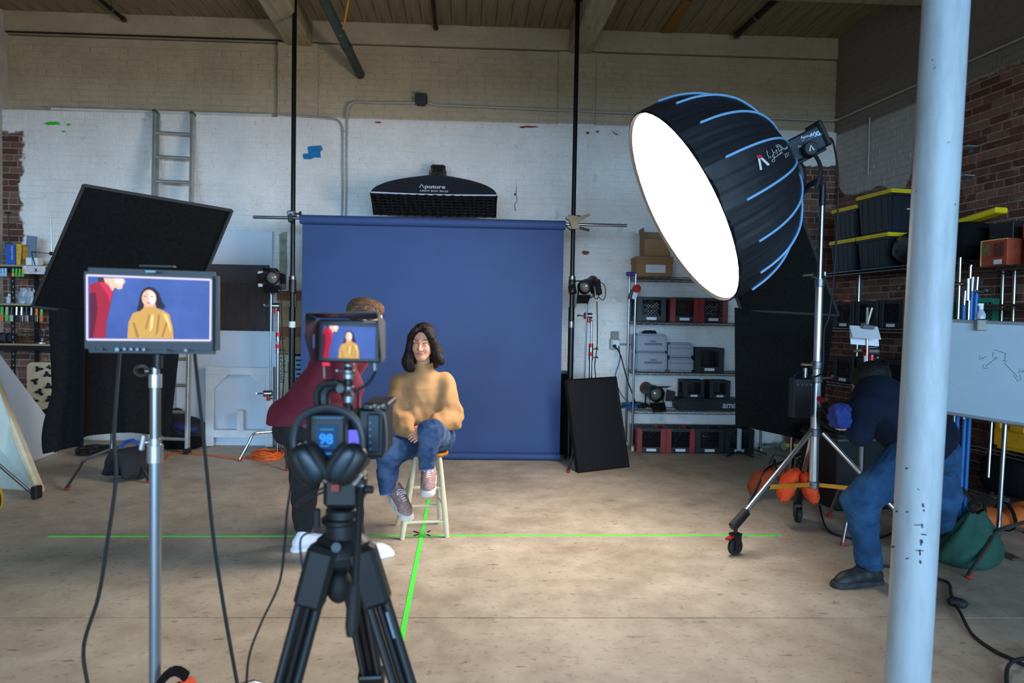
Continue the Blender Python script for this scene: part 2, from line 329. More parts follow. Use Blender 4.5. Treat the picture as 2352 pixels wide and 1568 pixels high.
def beam(n, x0, x1, z0, z1):
    m = MB()
    for y0, y1 in ((7.99, 3.4), (3.395, -1.5)):
        q = [(x0+KX*(y-7.95), y, x1+KX*(y-7.95)) for y in (y0, y1)]
        m.add([(q[0][0], q[0][1], z0), (q[0][2], q[0][1], z0), (q[1][2], q[1][1], z0), (q[1][0], q[1][1], z0), (q[0][0], q[0][1], z1), (q[0][2], q[0][1], z1), (q[1][2], q[1][1], z1), (q[1][0], q[1][1], z1)], [(0, 1, 2, 3), (4, 7, 6, 5), (0, 4, 5, 1), (1, 5, 6, 2), (2, 6, 7, 3), (3, 7, 4, 0)])
    return S(part(m, n, BEAMW, None, smooth=0, bevel=.018, loc=(0, 0, 0)))
beam('ceiling_beam', -2.33, -2.03, 4.535, 4.83); beam('ceiling_beam', .91, 1.17, 4.55, 4.83)
S(part(MB().box((2.85, 6.35, 4.67), (3.35, .22, .31)), 'cross_beam', BEAMW, None, smooth=0, bevel=.012, loc=(0, 0, 0)))
tr = MB(); tr.box((-3.7, YW-.006, 3.735), (2.45, .03, .03), eul(0, .15, 0)); S(part(tr, 'trim_1', mat('ledge paint', (205, 200, 194), .7), None, bevel=.004, smooth=0, loc=(0, 0, 0)))

# unseen header added behind the camera to keep daylight off the upper wall
shell('daylight_cutoff', MB().box((0, -1.3, 3.95), (11.4, .3, 1.9)), MATS['left wall paint'])
# ------------------------------------------------------------------ decals: thin lettering laid onto a surface that is already built
from mathutils.bvhtree import BVHTree
def bvh_of(objs):
    vs, fs = [], []
    for o in objs:
        off = ORG[o.as_pointer()]; k = len(vs); vs += [tuple(np.array(v.co)+off) for v in o.data.vertices]; fs += [tuple(i+k for i in p.vertices) for p in o.data.polygons]
    return BVHTree.FromPolygons([Vector(v) for v in vs], fs)
def decal(mb2, bv, lift=.003, thick=0):
    """mb2 holds pixel positions of the photograph (x, y); each lands on the surface it shows, lifted a little along the normal"""
    out = []
    for p in mb2.v:
        d = Vector(nrm(ray(p[0], p[1]))); h = bv.ray_cast(Vector(CAM), d)
        if h[0] is None: h = bv.find_nearest(Vector(CAM)+d*4.6)
        n = h[1] if h[1].dot(d) < 0 else -h[1]
        out.append(np.array(h[0]+n*lift))
    r = MB(); r.v = [tuple(p) for p in out]; r.f = mb2.f; return r
def strokes2(lines, wd, z=0):
    """polylines -> ribbons of width wd in a 2-D plane"""
    mb = MB()
    for l in lines:
        P = [np.array(p, float) for p in l]
        for i in range(len(P)):
            t = nrm(P[min(i+1, len(P)-1)]-P[max(i-1, 0)]); n = V(-t[1], t[0])*wd/2
            mb.v += [(*(P[i]+n), z), (*(P[i]-n), z)]
            if i: k = len(mb.v); mb.f.append((k-4, k-3, k-1, k-2))
    return mb
def text_px(txt, size, o, ang=0, **k):
    c, s = math.cos(ang), math.sin(ang); return text_mb(txt, size, (*o, 0), (c, s, 0), (s, -c, 0), ext=0, **k)
def frame(f, up=(0, 0, 1)):
    f = nrm(f); r = nrm(np.cross(f, up)); u = np.cross(r, f); return np.stack([r, f, u], 1)     # columns: right, forward, up
def bz(p0, p1, p2, k=8): return [np.asarray(p0)*(1-t)**2+2*np.asarray(p1)*t*(1-t)+np.asarray(p2)*t*t for t in np.linspace(0, 1, k+1)]
# ------------------------------------------------------------------ stands
def thandle(parent, p, d, m=STEEL, s=1.0, name='t_handle'):
    p, d = np.asarray(p), nrm(d); w_ = nrm(np.cross(d, (.3, .2, 1))); mb = MB().cyl(p, p+d*.045*s, .006*s, n=8)
    mb.tube([p+d*.045*s-w_*.028*s, p+d*.05*s, p+d*.045*s+w_*.028*s], [.007*s, .009*s, .007*s], 8); return part(mb, name, m, parent)
def cstand(label, base, feet, top, group='chrome grip stands', lean=(0, 0), hb=.27, split=None, red=True, mats=None, cols=(1.05, 1.6)):
    b = np.array([base[0], base[1], 0.0]); T = thing('grip_stand', label, 'stand', b, group); SM = mats or STEEL
    for f in feet:
        f = V(f[0], f[1], 0); d = f-b; L = np.linalg.norm(d); d = d/L
        pts = [b+V(0, 0, hb)+d*.02, b+V(0, 0, hb)+d*L*.55] + bz(b+d*L*.55+V(0, 0, hb), b+d*L*.68+V(0, 0, hb), b+d*L*.74+V(0, 0, hb*.72), 5)[1:] + [f+V(0, 0, .02)]
        lg = part(MB().tube(pts, .0125, 10), 'leg', SM, T); part(MB().cyl(f, f+nrm(pts[-2]-f)*.05, .0155, n=10), 'rubber_foot', REDR, lg)
    tp = b+V(lean[0]*top, lean[1]*top, top); e = nrm(tp-b)
    c1, c2 = cols; c1 = min(c1, top*.75); c2 = min(c2, top*.9)
    col = part(MB().cyl(b+V(0, 0, .06), b+e*c1, .0175, n=14), 'column', SM, T); part(MB().cyl(b+e*(hb-.06), b+e*(hb+.05), .026, n=14), 'leg_collar', SM, T)
    r = part(MB().cyl(b+e*c1, b+e*c2, .0145, n=12), 'riser', SM, T); part(MB().cyl(b+e*c2, tp, .0115, n=12), 'riser', SM, T)
    for c in (c1, c2):
        k = part(MB().cyl(b+e*(c-.06), b+e*(c+.015), .023, n=14), 'collar', SM, T)
        if red: part(MB().cyl(b+e*(c-.012), b+e*(c+.03), .0245, n=14), 'collar_ring', REDM, k)
        thandle(T, b+e*(c-.03)+V(.02, -.01, 0), (.8, -.5, .15))
    thandle(T, b+e*hb+V(.02, -.01, 0), (.7, -.7, .1))
    return T
def gobo(T, p, ax, red=True):
    p, ax = np.asarray(p), nrm(ax); g = part(MB().cyl(p-ax*.035, p+ax*.035, .032, n=18).cyl(p-V(0, 0, .07), p, .017, n=12), 'gobo_head', STEEL, T)
    part(MB().cyl(p+ax*.035, p+ax*.048, .033, n=18).cyl(p-V(0, 0, .075), p-V(0, 0, .03), .02, n=12), 'gobo_ring', REDM, g); thandle(T, p+ax*.05, ax, STEEL, 1.3)
    thandle(T, p-V(0, 0, .05)+ax*.015, -ax+V(0, -.3, 0)); return g
def arm(T, p0, p1, r=.008): return part(MB().cyl(p0, p1, r, n=10), 'arm', STEEL, T)
def cable(label, pts, r, m=RUB, k=8, cat_='cable', group=None, name='cable', n=6):
    return solo(MB().tube(cat(pts, k), r, n), name, m, label, cat_, group)
def coilpts(c, r, turns, n=22, h=.02, jit=.02, z0=None):
    out = []
    for i in range(int(turns*n)):
        t = i/n*2*math.pi; q = r*(1+random.uniform(-jit, jit)+.12*math.sin(i/n*1.7)); out.append(np.asarray(c)+V(q*math.cos(t), q*math.sin(t)*.95, h*(i/(turns*n))+random.uniform(0, h*.35)))
    return out
def sandbag(label, c, ang, m, size=1.0, strap=BLACKF, droop=1.0, name='sandbag', group='sandbags weighing down stands', spread=.16, top=.3, sq=0, zb=0):
    """saddle bag: two filled lobes hanging either side of a leg, joined by a web with a carrying strap"""
    c = np.asarray(c, float); T = thing(name, label, 'sandbag', (c[0], c[1], 0), group); R = eul(0, 0, ang)
    for s in (-1, 1):
        def fn(u, v, s=s):
            th = 2*math.pi*u; k = v; w_ = .17*size*(.62+.38*math.sin(math.pi*min(1, k*1.05+.02)))*(1 if k < .96 else .6); d = (.075*math.sin(math.pi*min(1, k*.96+.04))**.6+.01)*size*(1 if k < .96 else .35)
            if sq: w_ = size*.155*(1+.12*(k if k < .97 else .2)); d = size*(.05*math.sin(math.pi*min(1, k*.9+.1))**.7+.008)
            if k < .02: w_ *= .8; d = .012
            x = w_*math.copysign(abs(math.cos(th))**.7, math.cos(th)); y = d*math.copysign(abs(math.sin(th))**.8, math.sin(th))
            y += .004*math.sin(9*th+k*7)+.004*math.sin(14*k+3*th)
            q = V(x, s*(spread*size*(.15+.85*k**.7)) + y, (top-.015)*(1-k**1.1)+.012+.004*math.sin(th*5))
            q[2] += zb+(.0 if k < .9 else abs(math.cos(th))*.03*size)
            return c*V(1, 1, 0)+R@q
        part(MB().grid(fn, 24, 16), 'filled_lobe', m, T, smooth=60)
    sd = [c*V(1, 1, 0)+R@V(x*size, 0, zb+top+.012+.05*(1-(x/.1)**2)) for x in np.linspace(-.1, .1, 9)]
    part(MB().tube(sd, .018, 6, flat=.25), 'strap', strap, T)
    part(MB().grid(lambda u, v: c*V(1, 1, 0)+R@V((u-.5)*.26*size, (v-.5)*.09*size, zb+top+.006-.05*(2*v-1)**2), 6, 8), 'web', m, T)
    return T
# ------------------------------------------------------------------ the big round softbox on its rolling stand
SBC = at(1568, 478, 4.4); _d = nrm(ray(1568, 478)); _r = nrm(CR-_d*(CR@_d)); _u = nrm(CU-_d*(CU@_d)); SBN = nrm(-.31*_d+.951*(-.885*_r-.465*_u)); ZL = SBN; XL = nrm(np.cross((0, 0, 1), ZL)); YL = np.cross(ZL, XL); SR = np.stack([XL, YL, ZL], 1)
PIPE = mat('pale blue piping', (128, 178, 222), .5, 0, .05); NYL = mat('black nylon', (25, 27, 33), .55, 0, .12, 6, .12, 14)
sbt = thing('softbox', 'huge round black softbox with pale blue ribs and a glowing white face', 'softbox', SBC-SBN*.9)
PR = [(.095, -.70), (.19, -.686), (.30, -.65), (.41, -.585), (.515, -.495), (.595, -.38), (.645, -.25), (.668, -.12), (.672, .0), (.668, .018)]
NS = 16; panels = []
for k in range(NS):
    a0, a1 = 2*math.pi*(k+.5)/NS, 2*math.pi*(k+1.5)/NS
    def fn(u, v, a0=a0, a1=a1):
        x = v*(len(PR)-1); i = min(int(x), len(PR)-2); t = x-i; r = PR[i][0]*(1-t)+PR[i+1][0]*t; h = PR[i][1]*(1-t)+PR[i+1][1]*t
        a = a0+(a1-a0)*u; mid = math.sin(math.pi*u); r *= 1-.032*mid*(math.sin(math.pi*v)**.5)
        r += (.003*math.sin(u*23+a0*7+3*v)+.002*math.sin(u*41+a0*3-5*v))*mid*math.sin(math.pi*v)**.6
        return SBC+SR@V(r*math.cos(a), r*math.sin(a), h)
    panels.append(part(MB().grid(fn, 24, 27), 'fabric_panel', NYL, sbt, smooth=50))
    rp = [SBC+SR@V((r+.006)*math.cos(a0), (r+.006)*math.sin(a0), h) for r, h in PR[1:8]]
    part(MB().tube(cat(rp, 4), .0075, 6), 'rib_piping', PIPE, sbt)
GLOW = bpy.data.materials.new('glowing diffuser'); GLOW.use_nodes = True; b_ = GLOW.node_tree.nodes['Principled BSDF']
b_.inputs['Base Color'].default_value = (.8, .8, .8, 1); b_.inputs['Emission Color'].default_value = (1, .885, .80, 1); b_.inputs['Emission Strength'].default_value = SOFTBOX_STRENGTH
part(MB().lathe([(.001, .125), (.15, .118), (.3, .098), (.43, .068), (.54, .036), (.61, .014), (.652, .0)], 48, SBC, SR), 'diffuser_face', GLOW, sbt)
part(MB().lathe([(.648, -.012), (.664, .005), (.667, .02), (.66, .022), (.655, .005), (.64, -.012)], 48, SBC, SR), 'velcro_rim', BLACKF, sbt)
part(MB().lathe([(.06, -.755), (.105, -.75), (.11, -.70), (.09, -.69), (.055, -.695)], 32, SBC, SR), 'mount_ring', BLACKM, sbt)
bv = bvh_of(panels); A = 'mark'
lg = MB().add([(1735, 357, 0), (1746, 356, 0), (1765, 377, 0), (1758, 380, 0), (1746, 366, 0), (1741, 362, 0)], [(0, 1, 2, 3, 4, 5)])
part(decal(MB().add([(1735, 358, 0), (1746, 356, 0), (1752, 363, 0), (1743, 366, 0), (1737, 363, 0)], [(0, 1, 2, 3, 4)]), bv, .006), 'logo_mark', mat('logo red', (200, 40, 56), .6), sbt)
part(decal(MB().add([(1739, 364, 0), (1744, 364, 0), (1749, 390, 0), (1744, 392, 0)], [(0, 1, 2, 3)]).add([(1744, 364, 0), (1750, 363, 0), (1767, 379, 0), (1762, 382, 0)], [(0, 1, 2, 3)]), bv, .006), 'logo_mark', PAPER, sbt)
def PXc(pts, sc=2254/230): return [(1700+x/sc, 280+y/sc) for x, y in pts]
hand = [[(580, 650), (600, 740), (632, 822)], [(655, 780), (672, 815)], [(650, 715), (652, 720)], [(735, 745), (705, 765), (705, 795), (735, 790), (742, 750), (745, 830), (770, 880), (745, 915), (700, 905), (700, 880), (760, 800), (940, 685)], [(690, 620), (740, 745)], [(735, 710), (760, 690), (785, 720)], [(770, 665), (810, 650)], [(790, 630), (820, 735)],
        [(770, 540), (830, 515), (900, 545), (930, 620), (900, 690), (870, 725)], [(790, 575), (850, 555), (905, 590), (900, 640), (855, 670)], [(815, 555), (870, 690)], [(940, 600), (960, 640), (980, 600), (945, 590)], [(985, 645), (1000, 590), (1010, 635), (1020, 580), (1030, 620)], [(1035, 590), (1050, 570), (1030, 560), (1040, 610)],
        [(955, 745), (985, 735), (1015, 825)], [(1035, 700), (1005, 715), (1015, 750), (1045, 755), (1050, 785), (1025, 800)], [(1055, 690), (1075, 770)], [(1055, 700), (1080, 690)]]
part(decal(strokes2([PXc(l) for l in hand], .9), bv, .006), 'lettering', PAPER, sbt)
# lamp head behind it
lh = thing('studio_lamp', 'black studio lamp head behind the round softbox in a curved yoke', 'lamp', SBC-SBN*.92)
HR = frame(-SBN); hc = SBC-SBN*.87
body = part(MB().box(hc, (.165, .24, .15), HR), 'body', mat('lamp housing', (44, 50, 60), .45, .3), lh, bevel=.012)
for k in range(16): part(MB().box(hc+HR@V(.0885*(1 if k < 8 else -1), -.02, -.062+.012*(k % 8)), (.004, .17, .0045), HR), 'cooling_fin', BLACKP, body, smooth=0)
part(MB().box(hc+HR@V(0, .135, .01), (.18, .035, .175), HR), 'rear_panel', BLACKP, lh, bevel=.01); part(MB().box(hc+HR@V(0, 0, -.085), (.14, .22, .02), HR), 'base_rail', BLACKM, lh, bevel=.005)
part(MB().lathe([(.001, 0), (.06, 0), (.078, .02), (.078, .06), (.06, .07)], 20, SBC-SBN*.79, np.stack([XL, YL, ZL], 1)), 'mount_throat', BLACKM, lh)
pv = hc+HR@V(0, -.02, -.04); yk = at(1872, 418, pv[1]); YKM = mat('yoke grey', (40, 45, 54), .42, .4)
side = nrm(np.cross(SBN, (0, 0, 1)))
yp = []
for s in (1, -1):
    q = pv+side*.115*s; yp.append([q, q+V(.05, 0, -.05), q+V(.075, .0, -.13)+side*.01*s, q+V(.06, 0, -.24), V(yk[0], yk[1], yk[2])+side*.07*s])
ykp = cat(yp[0], 5)+cat(yp[1][::-1], 5)
part(MB().tube(ykp, .026, 8, flat=.45), 'yoke', YKM, lh, smooth=50)
for s in (1, -1): 
    q = pv+side*.105*s; kn = part(MB().cyl(q, q+side*.04*s, .045, n=20), 'tilt_knob', BLACKP, lh, bevel=.006)
bv2 = bvh_of([body])
part(decal(text_px('Aputure', 9, (1839, 319.5), -.27, bold=.12).add([], []), bv2, .004), 'lettering', PAPER, body)
part(decal(text_px('600', 15.5, (1861, 317), -.27, bold=.5), bv2, .004), 'lettering', mat('pale blue print', (170, 205, 235), .6), body)
part(decal(text_px('x Pro', 9.5, (1882, 311), -.27, bold=.15), bv2, .004), 'lettering', PAPER, body); part(decal(text_px('light storm', 5, (1841, 325.5), -.27), bv2, .004), 'lettering', MATS['pale blue print'], body)
q = pv+side*.146*(1 if side[1] < 0 else -1); 
part(strokes2([[(-.014, -.016), (0, .018), (.014, -.016)]], .008).xf(np.stack([side*0+V(1, .0, .25), V(-.25, 0, 1), V(0, -1, 0)], 1), q), 'logo_mark', PAPER, lh)
# rolling stand
mb0 = at(1868, 1116, 4.55); MX, MY = mb0[0], mb0[1]; mtop = V(MX, MY, at(1873, 425, MY)[2]-.0)
st = thing('rolling_stand', 'tall silver rolling stand with wheels holding the round softbox', 'stand', (MX, MY, 0))
zt = lambda y: at(1868, y, MY)[2]; ALU = mat('aluminium tube', (196, 198, 202), .3, .95, .05)
for (y0, y1, r, n) in ((1116, 860, .031, 'column'), (862, 640, .025, 'riser'), (642, 470, .017, 'riser')): part(MB().cyl((MX, MY, zt(y0)), (MX, MY, zt(y1)), r, n=18), n, ALU if r > .02 else STEEL, st)
part(MB().cyl((MX, MY, zt(472)), mtop, .022, n=14), 'spigot', BLACKM, st)
for y in (650, 838, 870, 992, 1112): part(MB().cyl((MX, MY, zt(y)-.025), (MX, MY, zt(y)+.025), .04 if y > 800 else .033, n=18), 'collar', DSTEEL, st, bevel=.004)
for y, d in ((640, (-1, -.3, .25)), (845, (-1, -.4, .3)), (868, (1, -.5, .1))): thandle(st, V(MX, MY, zt(y))+nrm(d)*.03, d, STEEL, 1.5)
feet = [fl(1688, 1274), fl(1832, 1199), fl(2095, 1275)]
for i, f in enumerate(feet):
    h = V(MX, MY, zt(992)); a = f+V(0, 0, .20 if i == 0 else .17); lgp = part(MB().cyl(h+nrm((a-h)*V(1, 1, 0))*.05, a, .0165, n=12), 'leg', ALU, st)
    d = nrm((f-h)*V(1, 1, 0)); part(MB().box(a-nrm(a-h)*.04, (.05, .16, .05), frame(a-h)), 'leg_clamp', BLACKP, lgp, bevel=.008)
    part(MB().box(h+(a-h)*.62*1, (.014, .03, .03), frame(a-h)), 'strap_buckle', STEEL, lgp)
    s = np.cross(d, (0, 0, 1)); w_ = f+V(0, 0, .055)
    cs = part(MB().lathe([(.001, -.014), (.05, -.016), (.055, -.01), (.055, .01), (.05, .016), (.001, .014)], 24, w_, np.stack([d, np.cross(s, d), s], 1)), 'caster_wheel', RUB, st)
    part(MB().box(w_+V(0, 0, .03)+s*.024, (.008, .05, .10), frame(d)).box(w_+V(0, 0, .03)-s*.024, (.008, .05, .10), frame(d)).box(w_+V(0, 0, .078), (.056, .06, .012), frame(d)).cyl(w_+V(0, 0, .08), w_+V(0, 0, .15), .012), 'caster_fork', BLACKM, st)
    part(MB().box(w_+V(0, 0, .062)+d*.045, (.03, .06, .012), frame(d+V(0, 0, -.3))), 'brake_lever', REDM, st)
    b0 = V(MX, MY, zt(1112)); b1 = h+(a-h)*.62
    part(MB().add([b0+V(0, 0, .012), b0-V(0, 0, .014), b1-V(0, 0, .016), b1+V(0, 0, .014)], [(0, 1, 2, 3)]).add([b0+V(0, .004, .012), b0+V(0, .004, -.014), b1+V(0, .004, -.016), b1+V(0, .004, .014)], [(3, 2, 1, 0)]), 'web_strap', mat('orange webbing', (206, 128, 26), .7), st, smooth=0)
sandbag('bright orange sandbag slung at the foot of the rolling silver stand', V(MX-.03, MY+.16, 0), 78, mat('blaze orange', (222, 74, 26), .75, 0, .1, 10, .3, 60), .62, top=.25, zb=.18, spread=.17)
# ballast box and its cables clipped to the stand
pb = at(1838, 912, MY); bb = thing('power_supply', 'black metal power supply box clipped to the rolling stand', 'power supply', pb-V(0, 0, .13))
part(MB().box(pb, (.13, .09, .27)), 'case', BLACKP, bb, bevel=.01); part(MB().tube(bz(pb+V(-.05, 0, .135), pb+V(0, 0, .20), pb+V(.05, 0, .135)), .008, 6), 'handle', BLACKM, bb)
for k in range(4): part(MB().cyl(pb+V(-.045+.03*k, -.045, .09), pb+V(-.045+.03*k, -.06, .09), .009, n=8), 'connector', STEEL, bb)
part(MB().cyl(pb+V(.03, 0, .13), pb+V(.03, 0, .2), .014), 'clamp', STEEL, bb)
hp = hc+HR@V(0, .17, -.03)
cable('black lamp cable hanging from lamp head down the rolling stand', [hp, hp+V(.05, 0, -.02), at(1925, 420, MY), at(1918, 600, MY), at(1905, 720, MY), at(1893, 760, MY), at(1880, 850, MY)+V(0, -.05, 0), pb+V(.05, -.03, .14)], .006)
cl = [V(MX, MY, zt(910))+V(.03, -.05, 0)]
for k in range(4): cl += [at(1885+12*(k % 2), 925+6*k, MY-.05), at(1905+8*k, 975+6*k, MY-.06), at(1880, 960+4*k, MY-.05)]
cable('tangle of black cable hung on the rolling stand beside red clip', cl, .006); solo(MB().box(at(1886, 917, MY-.06), (.05, .02, .035), eul(0, 25, 0)), 'spring_clip', REDM, 'small red spring clip gripping cables on rolling stand', 'clip', bevel=.006)
# ------------------------------------------------------------------ blue paper backdrop between two floor-to-ceiling poles
YB = 7.08; tl, tr_ = at(690, 505, YB), at(1299, 516, YB); BLUE = mat('blue seamless paper', (42, 66, 112), .75, 0, .06, 3, .12, 12)
bd = thing('paper_backdrop', 'wide dark blue paper backdrop hanging from a roll on a silver bar', 'backdrop', ((tl[0]+tr_[0])/2, YB, 0), kind='thing')
zr = (tl[2]+tr_[2])/2; part(MB().cyl((at(582, 495, YB)[0], YB, zr+.012), (at(1440, 511, YB)[0], YB, zr+.012), .016, n=16), 'crossbar', STEEL, bd)
part(MB().cyl((tl[0], YB, zr), (tr_[0], YB, zr), .047, n=28), 'paper_roll', BLUE, bd)
def sheet(u, v):
    x = tl[0]+.012+(tr_[0]-tl[0]-.024)*u; z = zr*(1-v)+.05*v; k = math.sin(math.pi*min(1, v*1.02))
    return V(x, YB+.03-.012*math.sin(3*u+2*v)*k+.004*math.sin(23*u+9*v)*k+.006*math.sin(7*v+11*u*u)*k, z)
part(MB().grid(sheet, 40, 44), 'paper_sheet', BLUE, bd, smooth=80)
part(MB().cyl((tl[0]+.012, YB-.03, .04), (tr_[0]-.012, YB-.03, .04), .036, n=20), 'bottom_roll', BLUE, bd)
POLE = mat('black pole', (20, 20, 23), .35, .5, .08)
for i, (px, lab) in enumerate(((673, 'black floor to ceiling pole left of the blue backdrop'), (1317, 'black floor to ceiling pole right of the blue backdrop'))):
    p = at(px, 500, YB+.07); X, Yp = p[0], p[1]; T = thing('support_pole', lab, 'pole', (X, Yp, 0), 'poles carrying the backdrop'); zz = lambda y: at(px, y, Yp)[2]
    part(MB().cyl((X, Yp, .02), (X, Yp, zz(705)), .032, n=16), 'lower_tube', POLE, T); part(MB().cyl((X, Yp, zz(705)), (X, Yp, 4.78), .0235, n=16), 'upper_tube', POLE, T)
    part(MB().cyl((X, Yp, 0), (X, Yp, .03), .05, n=18), 'rubber_foot', RUB, T); part(MB().cyl((X, Yp, 4.77), (X, Yp, 4.815), .045, n=18), 'rubber_head', RUB, T)
    part(MB().cyl((X, Yp, zz(672)), (X, Yp, zz(642)), .037, n=16), 'lock_grip', BLACKP, T, bevel=.004); part(MB().cyl((X, Yp, zz(642)), (X, Yp, zz(634)), .034, n=16), 'lock_ring', DSTEEL, T)
    part(MB().box((X+.035, Yp-.01, zz(690)), (.02, .03, .14)), 'lever', BLACKP, T, bevel=.004)
    part(MB().cyl((X, Yp, zz(752)), (X, Yp, zz(738)), .0328, n=16), 'pole_sticker', PAPER if i == 0 else DSTEEL, T)
X = at(673, 500, YB+.07)[0]; T = thing('pole_clamp', 'dark clamp with star knob fixing crossbar to pole', 'clamp', (X, YB, zr-.05))
part(MB().box((X, YB+.03, zr+.055), (.075, .11, .06)), 'jaw', DSTEEL, T, bevel=.01); part(MB().box((X, YB, zr+.01), (.05, .06, .09)), 'hook', BLACKP, T, bevel=.01); part(MB().cyl((X+.04, YB, zr+.055), (X+.09, YB, zr+.055), .009).cyl((X+.085, YB, zr+.055), (X+.10, YB, zr+.055), .028, n=7), 'star_knob', BLACKP, T)
X = at(1317, 500, YB+.07)[0]; T = thing('spring_clamp', 'brass coloured clamp gripping the crossbar on right pole', 'clamp', (X, YB, zr-.05)); BR = mat('aged brass', (122, 108, 84), .5, .6, .2)
part(MB().prism([(-.06, .03), (-.1, .05), (-.12, .02), (-.09, .07), (-.04, .085), (.05, .07), (.14, .105), (.155, .09), (.07, .04), (.04, .0), (.04, -.05), (-.03, -.06), (-.04, -.02)], .05, (X, YB-.03, zr+.012)), 'jaws', BR, T, bevel=.004)
part(MB().cyl((X+.05, YB-.06, zr-.03), (X+.15, YB-.06, zr-.055), .013), 'handle', BLACKP, T); part(MB().box((X, YB+.02, zr+.09), (.13, .08, .03)), 'pad', BLACKM, T, bevel=.006)
part(MB().tube(bz((X-.09, YB-.06, zr-.01), (X-.05, YB-.06, zr-.07), (X-.01, YB-.06, zr-.05)), .007, 6), 'screw', BLACKM, T)
# ------------------------------------------------------------------ strip softbox above the backdrop
LB = at(998, 469, 7.28); LN = nrm(V(.0, -.72, -.69)); LX = nrm(V(1, .0, -.0)); LYv = np.cross(LX, -LN)*-1
LYv = nrm(np.cross(LN, LX)); LYv = LYv if LYv[2] > 0 else -LYv
lb = thing('strip_softbox', 'long black strip softbox with grid hanging above the blue backdrop', 'softbox', LB-V(0, 0, .2)); HW, HH = .655, .137
NAVY = mat('dark navy nylon', (24, 30, 44), .7, 0, .1)
def sk(u, v, side):
    # side 0 top,1 right,2 bottom,3 left: from front edge (v=0) to the speed ring (v=1)
    c = [(-HW, HH), (HW, HH), (HW, -HH), (-HW, -HH)]; a, b = np.array(c[side]), np.array(c[(side+1) % 4]); e = a*(1-u)+b*u
    th = math.radians([135, 45, -45, -135][side])-u*math.pi/2; r = V(.075*math.cos(th), .075*math.sin(th))
    k = v**1.0; s = 1-(1-(1-v)**2.0)**.9 if False else 1-v; x = r[0]+(e[0]-r[0])*(1-v**1.5); y = r[1]+(e[1]-r[1])*(1-v**1.9)
    return LB+LX*x+LYv*y-LN*(.48*v**.85)
sks = []
for sd in range(4): sks.append(part(MB().grid(lambda u, v: sk(u, v, sd), 16, 14), 'fabric_panel', NAVY, lb, smooth=60))
fr = [LB+LX*x+LYv*y+LN*.01 for x, y in ((-HW, HH), (0, HH-.012), (HW, HH), (HW-.006, 0), (HW, -HH), (0, -HH+.004), (-HW, -HH), (-HW+.006, 0))]
part(MB().tube(cat([fr[0], fr[1], fr[2]], 6), .007, 6), 'edge_piping', mat('pale piping', (188, 200, 220), .6), lb); part(MB().tube(fr[2:]+[fr[0]], .008, 6), 'edge_binding', BLACKF, lb)
part(MB().add([LB-LN*.10+LX*x+LYv*y for x, y in ((-HW+.06, -HH+.03), (HW-.06, -HH+.03), (HW-.06, HH-.03), (-HW+.06, HH-.03))], [(0, 1, 2, 3)]), 'inner_diffuser', mat('grey diffuser', (70, 70, 74), .8), lb, smooth=0)
GR = mat('grid fabric', (34, 33, 34), .55, 0, .1)
for i in range(28):
    x = -HW+.012+(2*HW-.024)*i/27; w0 = .006*math.sin(i*2.1); part(MB().add([LB+LX*(x+w0)+LYv*(-HH+.004)+LN*.03, LB+LX*(x-w0)+LYv*(HH-.012)+LN*.03, LB+LX*(x)+LYv*(HH-.012)-LN*.05, LB+LX*(x)+LYv*(-HH+.004)-LN*.05], [(0, 1, 2, 3)]), 'grid_slat', GR, lb, smooth=0)
for j in range(8):
    y = -HH+.006+(2*HH-.018)*j/7; part(MB().grid(lambda u, v: LB+LX*(-HW+.01+(2*HW-.02)*u)+LYv*(y+.006*math.sin(u*88+j))+LN*(.031-.08*v), 54, 1), 'grid_slat', GR, lb, smooth=0)
bv = bvh_of(sks[:1])
part(decal(text_px('puture', 11.5, (975.5, 432.5), .03, bold=.32, xs=1.52), bv, .004), 'lettering', PAPER, lb); part(decal(strokes2([[(963.6, 431.2), (968.5, 423.6), (974, 431.8)]], 2.4), bv, .004), 'logo_mark', PAPER, lb)
part(decal(text_px('LIGHT BOX 30120', 5.6, (964.5, 440.2), .03, bold=.08, xs=1.45), bv, .004), 'lettering', PAPER, lb)
lq = LB-LN*.57; T = thing('studio_lamp', 'small black studio lamp behind the strip softbox', 'lamp', lq-V(0, 0, .1)); FR2 = frame(-LN)
part(MB().box(lq, (.15, .26, .12), FR2), 'body', BLACKP, T, bevel=.018); part(MB().box(lq+FR2@V(0, .1, 0), (.165, .05, .135), FR2), 'rear_panel', BLACKM, T, bevel=.02)
part(MB().lathe([(.001, 0), (.08, 0), (.085, .02), (.085, .05), (.06, .055)], 20, LB-LN*.5, np.stack([LX, LYv, np.cross(LX, LYv)], 1)), 'speed_ring', BLACKM, T)
part(MB().box(lq+V(0, .09, -.1), (.03, .2, .02)), 'support_bracket', BLACKM, T, bevel=.003)
part(MB().box(lq-V(.09, 0, .02), (.012, .04, .12)).box(lq-V(-.09, 0, .02), (.012, .04, .12)).box(lq-V(0, 0, .1), (.19, .04, .012)), 'yoke', BLACKM, T)
cb = (lq[0], 7.88)
cstand('grip stand standing hidden behind the blue backdrop under strip softbox', cb, [(cb[0]-.42, cb[1]-.08), (cb[0]+.4, cb[1]-.12), (cb[0]+.02, cb[1]-.38)], lq[2]-.09)
for dx, nm in ((0.02, 'left'), (.05, 'right')): cable('thin black cable dropping from the strip softbox, %s one of the two' % nm, [lq+V(dx, 0, -.1), LB+V(dx+.01, .0, -.20)+V(0, .05, 0), V(LB[0]+dx+.012, 7.25, 2.2), V(LB[0]+dx, 7.3, .9), V(LB[0]+dx+.1, 7.35, .02)], .006, group='cables of the strip softbox')
